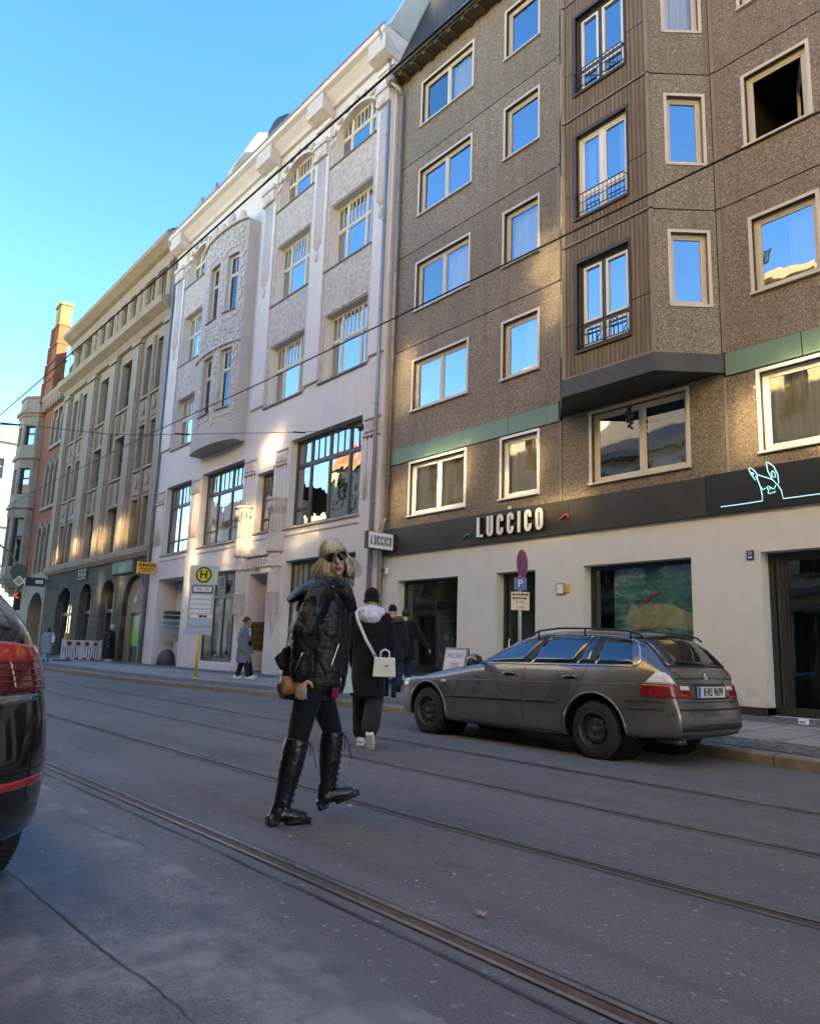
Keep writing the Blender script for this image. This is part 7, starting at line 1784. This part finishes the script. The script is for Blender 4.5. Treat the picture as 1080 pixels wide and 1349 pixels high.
for s in (-1, 1):
    P = [(s*(.036+.032*math.copysign(abs(math.cos(a))**.75, math.cos(a))), .101-.004*abs(math.cos(a)) if s*math.cos(a) < 0 else .101-.016*abs(math.cos(a)), .010+.029*math.copysign(abs(math.sin(a))**.8, math.sin(a))) for a in [2*PI*i/20 for i in range(20)]]
    sg_.add([(x,y+.012,z) for x, y, z in P]+[(x,y+.006,z) for x, y, z in P], [tuple(range(20)), tuple(range(39,19,-1))]+[(i,i+20,(i+1) % 20+20,(i+1) % 20) for i in range(20)])
    sg_.tube([(s*.062,.098,.022),(s*.078,.06,.018),(s*.082,.0,.010)], .0035, 5)
sg_.tube([(-.012,.113,.016),(0,.116,.019),(.012,.113,.016)], .003, 5); sg_.v = [tuple(T @ Vector(v)) for v in sg_.v]
shade = mat('black_sunglass', (.006,.006,.007), .3, var=.1, spec=.3); link('sunglasses', sg_.mesh('sunglasses', shade), wo)
rg = MB(); rg.tube([(.215,-.095,.80),(.225,-.09,.80)], .009, 6)
# bags she carries
def world(o, p): return o.matrix_local @ Vector(p) if False else Matrix.LocRotScale(o.location, o.rotation_euler, o.scale) @ Vector(p)
mint = thing('shopping_bag', (-4.74, 3.28, .82), 'pale mint paper shopping bag hanging in front of the woman in leather', 'bag')
mm = plain('mint_paper', (.40,.52,.45), .7); mb = MB(); y0 = 3.14
mb.add([(-4.80,3.08,.82),(-4.80,3.33,.82),(-4.68,3.33,.82),(-4.68,3.08,.82),(-4.77,3.11,1.18),(-4.77,3.27,1.18),(-4.71,3.27,1.18),(-4.71,3.11,1.18)], [(0,1,2,3),(0,4,5,1),(1,5,6,2),(2,6,7,3),(3,7,4,0)]); mb.build('paper_sack', mm, mint)
mb = MB(); mb.tube([(-4.74,3.14,1.18),(-4.74,3.15,1.23),(-4.74,3.20,1.23),(-4.74,3.23,1.18)], .004, 5); mb.build('cord_handle', M['frame_white'], mint)
amb = thing('amber_pouch', (-4.45, 2.66, .86), 'small amber brown pouch held in the right hand of the woman in leather', 'bag')
mb = MB(); mb.tube([(-4.45,2.645,.945),(-4.45,2.645,.92),(-4.45,2.65,.86),(-4.45,2.655,.83)], [(.02,.05),(.03,.055),(.032,.062),(.022,.052)], 12, up=(1,0,0)); mb.build('pouch', mat('amber_leather', (.22,.085,.025), .4, var=.2), amb, True)
mb = MB(); mb.tube([(-4.45,2.65,.94),(-4.43,2.69,.955),(-4.42,2.72,.94)], .006, 5); mb.build('pouch_strap', lace, amb)
# ---- person with white hood and bag, walking away
feet = [(.07,-.25,.18,R(0),R(-42)), (-.08,.24,.085,R(0),R(8))]
hands = [(.19,.24,.90), (-.20,.18,.92)]; elbows = [(.235,.04,1.14), (-.235,.03,1.14)]
hp_, T, HP, SH, kn = make_person('person in black beanie, white hood and long black coat walking away on the road', (-7.60, 5.62, 0), R(48), 1.86, feet, hands, elbows, ((0,.03,1.645),0,R(-6),0), None, .009)
trousers(hp_, HP, kn, feet, dkg, (.115,.11,.105,.10), low=.06)
coat(hp_, SH, elbows, hands, blk, [(0,0,.56,.20,.19),(0,0,.62,.205,.19),(0,0,.9,.19,.165),(0,0,1.15,.185,.15),(0,.0,1.33,.20,.15),(0,.01,1.43,.18,.125),(0,.02,1.49,.09,.09)], 'long_coat', (.078,.07,.06), .011, .010, 2.)
mb = MB(); mb.ell((0,-.05,1.495), (.155,.12,.085), 16, 10); mb.ell((0,-.10,1.45), (.13,.085,.09), 14, 10); mb.ell((0,.02,1.545), (.105,.105,.065), 12, 8); mb.tube([(-.11,.02,1.53),(-.14,-.06,1.50),(0,-.15,1.50),(.14,-.06,1.50),(.11,.02,1.53)], .035, 8); garment(hp_, 'white_hood', mb, hoodw, .009, .012, 2, (10,10,10))
mb = MB(); n0 = 0; mb.ell((0,-.015,.045), (.090,.108,.105), 16, 12); mb.tube([(.082*math.cos(a),-.015+.10*math.sin(a),-.02) for a in [2*PI*i/16 for i in range(17)]], .018, 7); mb.xform(T); garment(hp_, 'beanie', mb, blk, .008, .003)
shoes(hp_, feet, wht, 1.1, 'sneaker')
hb_ = thing('handbag', (-7.4, 5.6, .86), 'white leather handbag on a strap hanging at the hip of the hooded walker', 'bag')
def hw(p): return world(hp_, p)
mb = MB(); c = (.20,-.27,.89)
def bagbox(mb, c, w, d, h, tw=.9):
    mb.add([hw((c[0]+sx*w*(1 if sz < 0 else tw), c[1]+sy*d, c[2]+sz*h)) for sx, sy, sz in ((-1,-1,-1),(1,-1,-1),(1,1,-1),(-1,1,-1),(-1,-1,1),(1,-1,1),(1,1,1),(-1,1,1))], [(0,3,2,1),(4,5,6,7),(0,1,5,4),(1,2,6,5),(2,3,7,6),(3,0,4,7)])
bagbox(mb, c, .125, .045, .105); me = bake(mb.mesh('bag_body', wht, off=hb_.location), [('BEVEL', dict(width=.012, segments=3))]); link('bag_body', me, hb_)
mb = MB(); mb.tube([hw((c[0]-.05,c[1],c[2]+.10)), hw((c[0]-.045,c[1],c[2]+.17)), hw((c[0],c[1],c[2]+.195)), hw((c[0]+.045,c[1],c[2]+.17)), hw((c[0]+.05,c[1],c[2]+.10))], .011, 7); mb.build('bag_handle', wht, hb_, True)
mb = MB(); mb.tube([hw((c[0]-.10,c[1],c[2]+.10)), hw((-.02,-.235,1.18)), hw((-.13,-.19,1.40)), hw((-.16,-.10,1.50)), hw((-.14,.02,1.52))], [(.020,.006)]*5, 6); mb.build('bag_strap', wht, hb_, True)
mb = MB(); mb.ell(hw((c[0]+.03,c[1]-.052,c[2]+.02)), (.022,.022,.012), 8, 6); mb.tube([hw((c[0]-.10,c[1]-.01,c[2]+.115)), hw((c[0]-.10,c[1]-.012,c[2]+.14))], .012, 6); mb.build('bag_clasp', eyelet, hb_)
# ---- fur hood walker
feet = [(.08,-.16,.10,0,R(-22)), (-.08,.17,.085,0,0)]; hands = [(.24,.10,.83),(-.24,.05,.83)]; elbows = [(.28,-.03,1.12),(-.28,-.02,1.12)]
fp, T, HP, SH, kn = make_person('person in navy parka with fur trimmed hood and dark beanie walking away', (-13.4, 10.5, .155), R(50), 1.97, feet, hands, elbows, ((0,.03,1.645),0,R(-4),0), None, .011)
trousers(fp, HP, kn, feet, nvy, (.09,.075,.062,.055)); shoes(fp, feet, blk, 1.12, 'ankle_boot')
coat(fp, SH, elbows, hands, nvy, [(0,0,.70,.235,.19),(0,0,.78,.24,.20),(0,0,1.0,.22,.18),(0,0,1.2,.225,.175),(0,0,1.36,.22,.165),(0,.01,1.45,.15,.12),(0,.02,1.50,.09,.09)], 'parka', (.088,.08,.066), .012, .010, 7.)
mb = MB(); mb.tube([(.17*math.cos(a),-.03+.16*math.sin(a),1.50+.02*math.sin(a)) for a in [2*PI*i/16 for i in range(17)]], .05, 8); fur = mat('brown_fur', (.13,.085,.055), 1., var=.5, scale=40); garment(fp, 'fur_trim', mb, fur, .011, .03, 1, (45,45,45))
mb = MB(); mb.ell((0,-.015,.05), (.089,.107,.098), 16, 12); mb.xform(T); garment(fp, 'beanie', mb, blk, .009, .003)
# ---- man in black coat
feet = [(.09,.13,.085,0,0),(-.09,-.16,.11,0,R(-24))]; hands = [(.50,-.06,.94),(-.28,.18,.88)]; elbows = [(.34,-.06,1.16),(-.28,.0,1.14)]
mp, T, HP, SH, kn = make_person('dark haired man in knee length black coat and jeans walking past the shop window', (-14.45, 11.72, .215), R(46), 1.95, feet, hands, elbows, ((0,.03,1.645),R(8),0,0), None, .011)
trousers(mp, HP, kn, feet, jean, (.105,.09,.08,.075)); shoes(mp, feet, blk, 1.15)
coat(mp, SH, elbows, hands, blk, [(0,0,.66,.25,.21),(0,0,.72,.25,.21),(0,0,1.0,.225,.18),(0,0,1.2,.235,.175),(0,0,1.36,.235,.165),(0,.01,1.45,.16,.12),(0,.02,1.51,.08,.08)], 'black_coat', (.088,.076,.062), .012, .009, 9.)
hair_cap(mp, T, dkhair)
# ---- couple by the house door
feet = [(.09,.20,.085,0,R(8)),(-.09,-.18,.10,0,R(-20))]; hands = [(.26,.06,.84),(-.25,.12,.84)]; elbows = [(.27,-.06,1.12),(-.27,-.02,1.12)]
gp, T, HP, SH, kn = make_person('person in long grey blue coat and white sneakers walking right past the house door', (-21.32, 11.05, .165), R(-48), 1.86, feet, hands, elbows, ((0,.03,1.645),R(-5),R(-8),0), None, .011, skin2)
trousers(gp, HP, kn, feet, dkg, (.10,.085,.075,.065)); shoes(gp, feet, wht, 1.15, 'sneaker')
coat(gp, SH, elbows, hands, greyc, [(0,0,.47,.23,.20),(0,0,.55,.23,.20),(0,0,.9,.22,.18),(0,0,1.15,.21,.165),(0,0,1.34,.215,.15),(0,.01,1.44,.15,.11),(0,.02,1.50,.075,.075)], 'grey_coat', (.085,.075,.062), .012, .009, 3.)
hair_cap(gp, T, dkhair); mb = MB(); mb.ell((.02,.19,1.02), (.14,.05,.085), 14, 8); garment(gp, 'belt_bag', mb, blk, .01, .003)
mb = MB(); mb.prof_y([(-.05,1.44),(.05,1.44),(.03,1.22),(-.03,1.22)], .10, .165); garment(gp, 'white_scarf', mb, hoodw, .01, .004)
feet2 = [(.09,-.15,.10,0,R(-20)),(-.09,.18,.085,0,R(6))]
dp2, T, HP, SH, kn = make_person('person in dark jacket half hidden behind the grey blue coat', (-21.98, 11.45, .18), R(-48), 1.84, feet2, [(.24,.14,.86),(-.25,-.08,.86)], elbows, ((0,.03,1.645),R(-20),0,0), None, .012)
trousers(dp2, HP, kn, feet2, blk); shoes(dp2, feet2, wht, 1.15, 'sneaker')
coat(dp2, SH, elbows, [(.24,.14,.86),(-.25,-.08,.86)], blk, [(0,-.02,.80,.21,.18),(0,-.02,.95,.215,.19),(0,-.04,1.2,.22,.20),(0,-.03,1.36,.22,.18),(0,.01,1.45,.15,.11),(0,.02,1.50,.075,.075)], 'dark_jacket', (.09,.08,.065), .012, .009, 6.)
hair_cap(dp2, T, dkhair)
# ---- far people
feet = [(.08,.05,.085,0,0),(-.08,-.03,.085,0,0)]; hands = [(.20,.24,1.28),(-.25,.05,.84)]; elbows = [(.28,.06,1.12),(-.28,-.03,1.12)]
rp, T, HP, SH, kn = make_person('person in ankle length black robe standing before the green arched entrance', (-38.3, 12.72, .25), R(150), 1.74, feet, hands, elbows, ((0,.03,1.645),R(20),0,0), None, .013)
shoes(rp, feet, wht, 1.1)
coat(rp, SH, elbows, hands, blk, [(0,0,.12,.26,.22),(0,0,.3,.25,.21),(0,0,.9,.22,.18),(0,0,1.2,.21,.165),(0,0,1.35,.215,.15),(0,.01,1.45,.14,.11),(0,.02,1.50,.075,.075)], 'long_robe', (.09,.085,.08), .014, .008)
hair_cap(rp, T, mat('pale_cap', (.5,.42,.36), .8))
feet = [(.09,.16,.085,0,0),(-.09,-.16,.10,0,R(-20))]; hands = [(.25,.12,.84),(-.25,.0,.84)]; elbows = [(.27,-.02,1.12),(-.27,-.02,1.12)]
lp_, T, HP, SH, kn = make_person('person in long grey coat carrying a white bag by the left arch', (-38.75, 9.95, .155), R(70), 1.58, feet, hands, elbows, ((0,.03,1.645),0,0,0), None, .013)
trousers(lp_, HP, kn, feet, cloth('pale_jeans', (.25,.31,.42)), low=.03); shoes(lp_, feet, blk, 1.1)
coat(lp_, SH, elbows, hands, cloth('pale_grey_coat', (.24,.27,.31)), [(0,0,.45,.25,.21),(0,0,.9,.24,.19),(0,0,1.2,.225,.17),(0,0,1.35,.22,.15),(0,.01,1.45,.15,.11),(0,.02,1.50,.075,.075)], 'grey_coat', (.09,.08,.065), .014, .008)
hair_cap(lp_, T, dkhair, low=lambda mb: mb.ell((0,-.05,-.08), (.085,.07,.09), 10, 8))
wb_ = MB(); wb_.add([world(lp_, (.26+dx, -.08+dy, 1.0+dz)) for dz in (0,.34) for dx, dy in ((-.06,-.2),(.06,-.2),(.06,.16),(-.06,.16))], [(0,3,2,1),(4,5,6,7),(0,1,5,4),(1,2,6,5),(2,3,7,6),(3,0,4,7)]); wb_.tube([world(lp_, (.26,-.1,1.34)), world(lp_, (.24,-.04,1.5)), world(lp_, (.25,.06,1.34))], .012, 5)
wb_.build('tote_bag', wht, label='white tote bag on the shoulder of the grey coated person', cat='bag')
feet = [(.09,.05,.085,0,0),(-.09,-.05,.085,0,0)]; hands = [(.10,.22,1.10),(-.10,.22,1.10)]; elbows = [(.30,.02,1.12),(-.30,.02,1.12)]
qp, T, HP, SH, kn = make_person('man in black jacket at the far left beyond the black car', (-45.3, 10.15, .16), R(-110), 1.86, feet, hands, elbows, ((0,.03,1.645),0,0,0), None, .013, skin2)
trousers(qp, HP, kn, feet, blk); shoes(qp, feet, blk, 1.1)
coat(qp, SH, elbows, hands, blk, [(0,0,.80,.21,.17),(0,0,1.0,.215,.18),(0,0,1.2,.225,.17),(0,0,1.36,.225,.16),(0,.01,1.45,.15,.11),(0,.02,1.50,.075,.075)], 'black_jacket', (.09,.08,.065), .014, .008)
hair_cap(qp, T, dkhair)
# ------------------------------------------------------------------ light, sky, camera
w = bpy.data.worlds.new('World'); sc.world = w; w.use_nodes = True
SUN_AZ, SUN_EL = R(37), R(23)                                      # azimuth from +Y towards +X
nt = w.node_tree; bg = nt.nodes['Background']
sky = nt.nodes.new('ShaderNodeTexSky'); sky.sky_type = 'NISHITA'; sky.sun_disc = False
sky.sun_elevation = SUN_EL; sky.sun_rotation = SUN_AZ; sky.air_density = 1.0; sky.dust_density = .15; sky.ozone_density = 3.0
hs_ = nt.nodes.new('ShaderNodeHueSaturation'); hs_.inputs['Saturation'].default_value = 1.32; hs_.inputs['Hue'].default_value = .514; hs_.inputs['Value'].default_value = .96; nt.links.new(sky.outputs[0], hs_.inputs['Color']); nt.links.new(hs_.outputs[0], bg.inputs['Color']); bg.inputs['Strength'].default_value = .13
sl = bpy.data.lights.new('sun', 'SUN'); sl.energy = 5.0; sl.angle = R(.5); sl.color = (1, .88, .70)
so = bpy.data.objects.new('sun', sl); col.objects.link(so)
d = Vector((math.sin(SUN_AZ)*math.cos(SUN_EL), math.cos(SUN_AZ)*math.cos(SUN_EL), math.sin(SUN_EL)))
so.rotation_euler = d.to_track_quat('Z', 'Y').to_euler(); so.location = d*60
cam = bpy.data.cameras.new('camera'); co = bpy.data.objects.new('camera', cam); col.objects.link(co); sc.camera = co
cam.sensor_fit = 'HORIZONTAL'; cam.sensor_width = 36; cam.lens = 36*1005.88/1080; cam.clip_end = 1500; cam.clip_start = .05
pitch, roll, yaw = R(10.46715), R(1.90632), R(39.12621)
fh = Vector((-math.cos(yaw), math.sin(yaw), 0)); up = Vector((0,0,1)); rt = fh.cross(up)
fw = fh*math.cos(pitch)+up*math.sin(pitch); uu = rt.cross(fw)
r2 = rt*math.cos(roll)+uu*math.sin(roll); u2 = -rt*math.sin(roll)+uu*math.cos(roll)
co.matrix_world = Matrix(((r2.x,u2.x,-fw.x,0),(r2.y,u2.y,-fw.y,0),(r2.z,u2.z,-fw.z,1.12),(0,0,0,1)))
sc.view_settings.view_transform = 'Standard'; sc.view_settings.look = 'None'; sc.view_settings.exposure = 2.88; sc.view_settings.gamma = 1; sc.view_settings.use_white_balance = True; sc.view_settings.white_balance_temperature = 9700; sc.view_settings.white_balance_tint = 4
c = sc.cycles; c.use_denoising = True; c.caustics_reflective = True; c.blur_glossy = 0; c.use_guiding = True; c.use_surface_guiding = True; c.guiding_training_samples = 64; c.caustics_refractive = False; c.max_bounces = 8; c.diffuse_bounces = 4; c.glossy_bounces = 4; c.transparent_max_bounces = 12
c.sample_clamp_indirect = 0
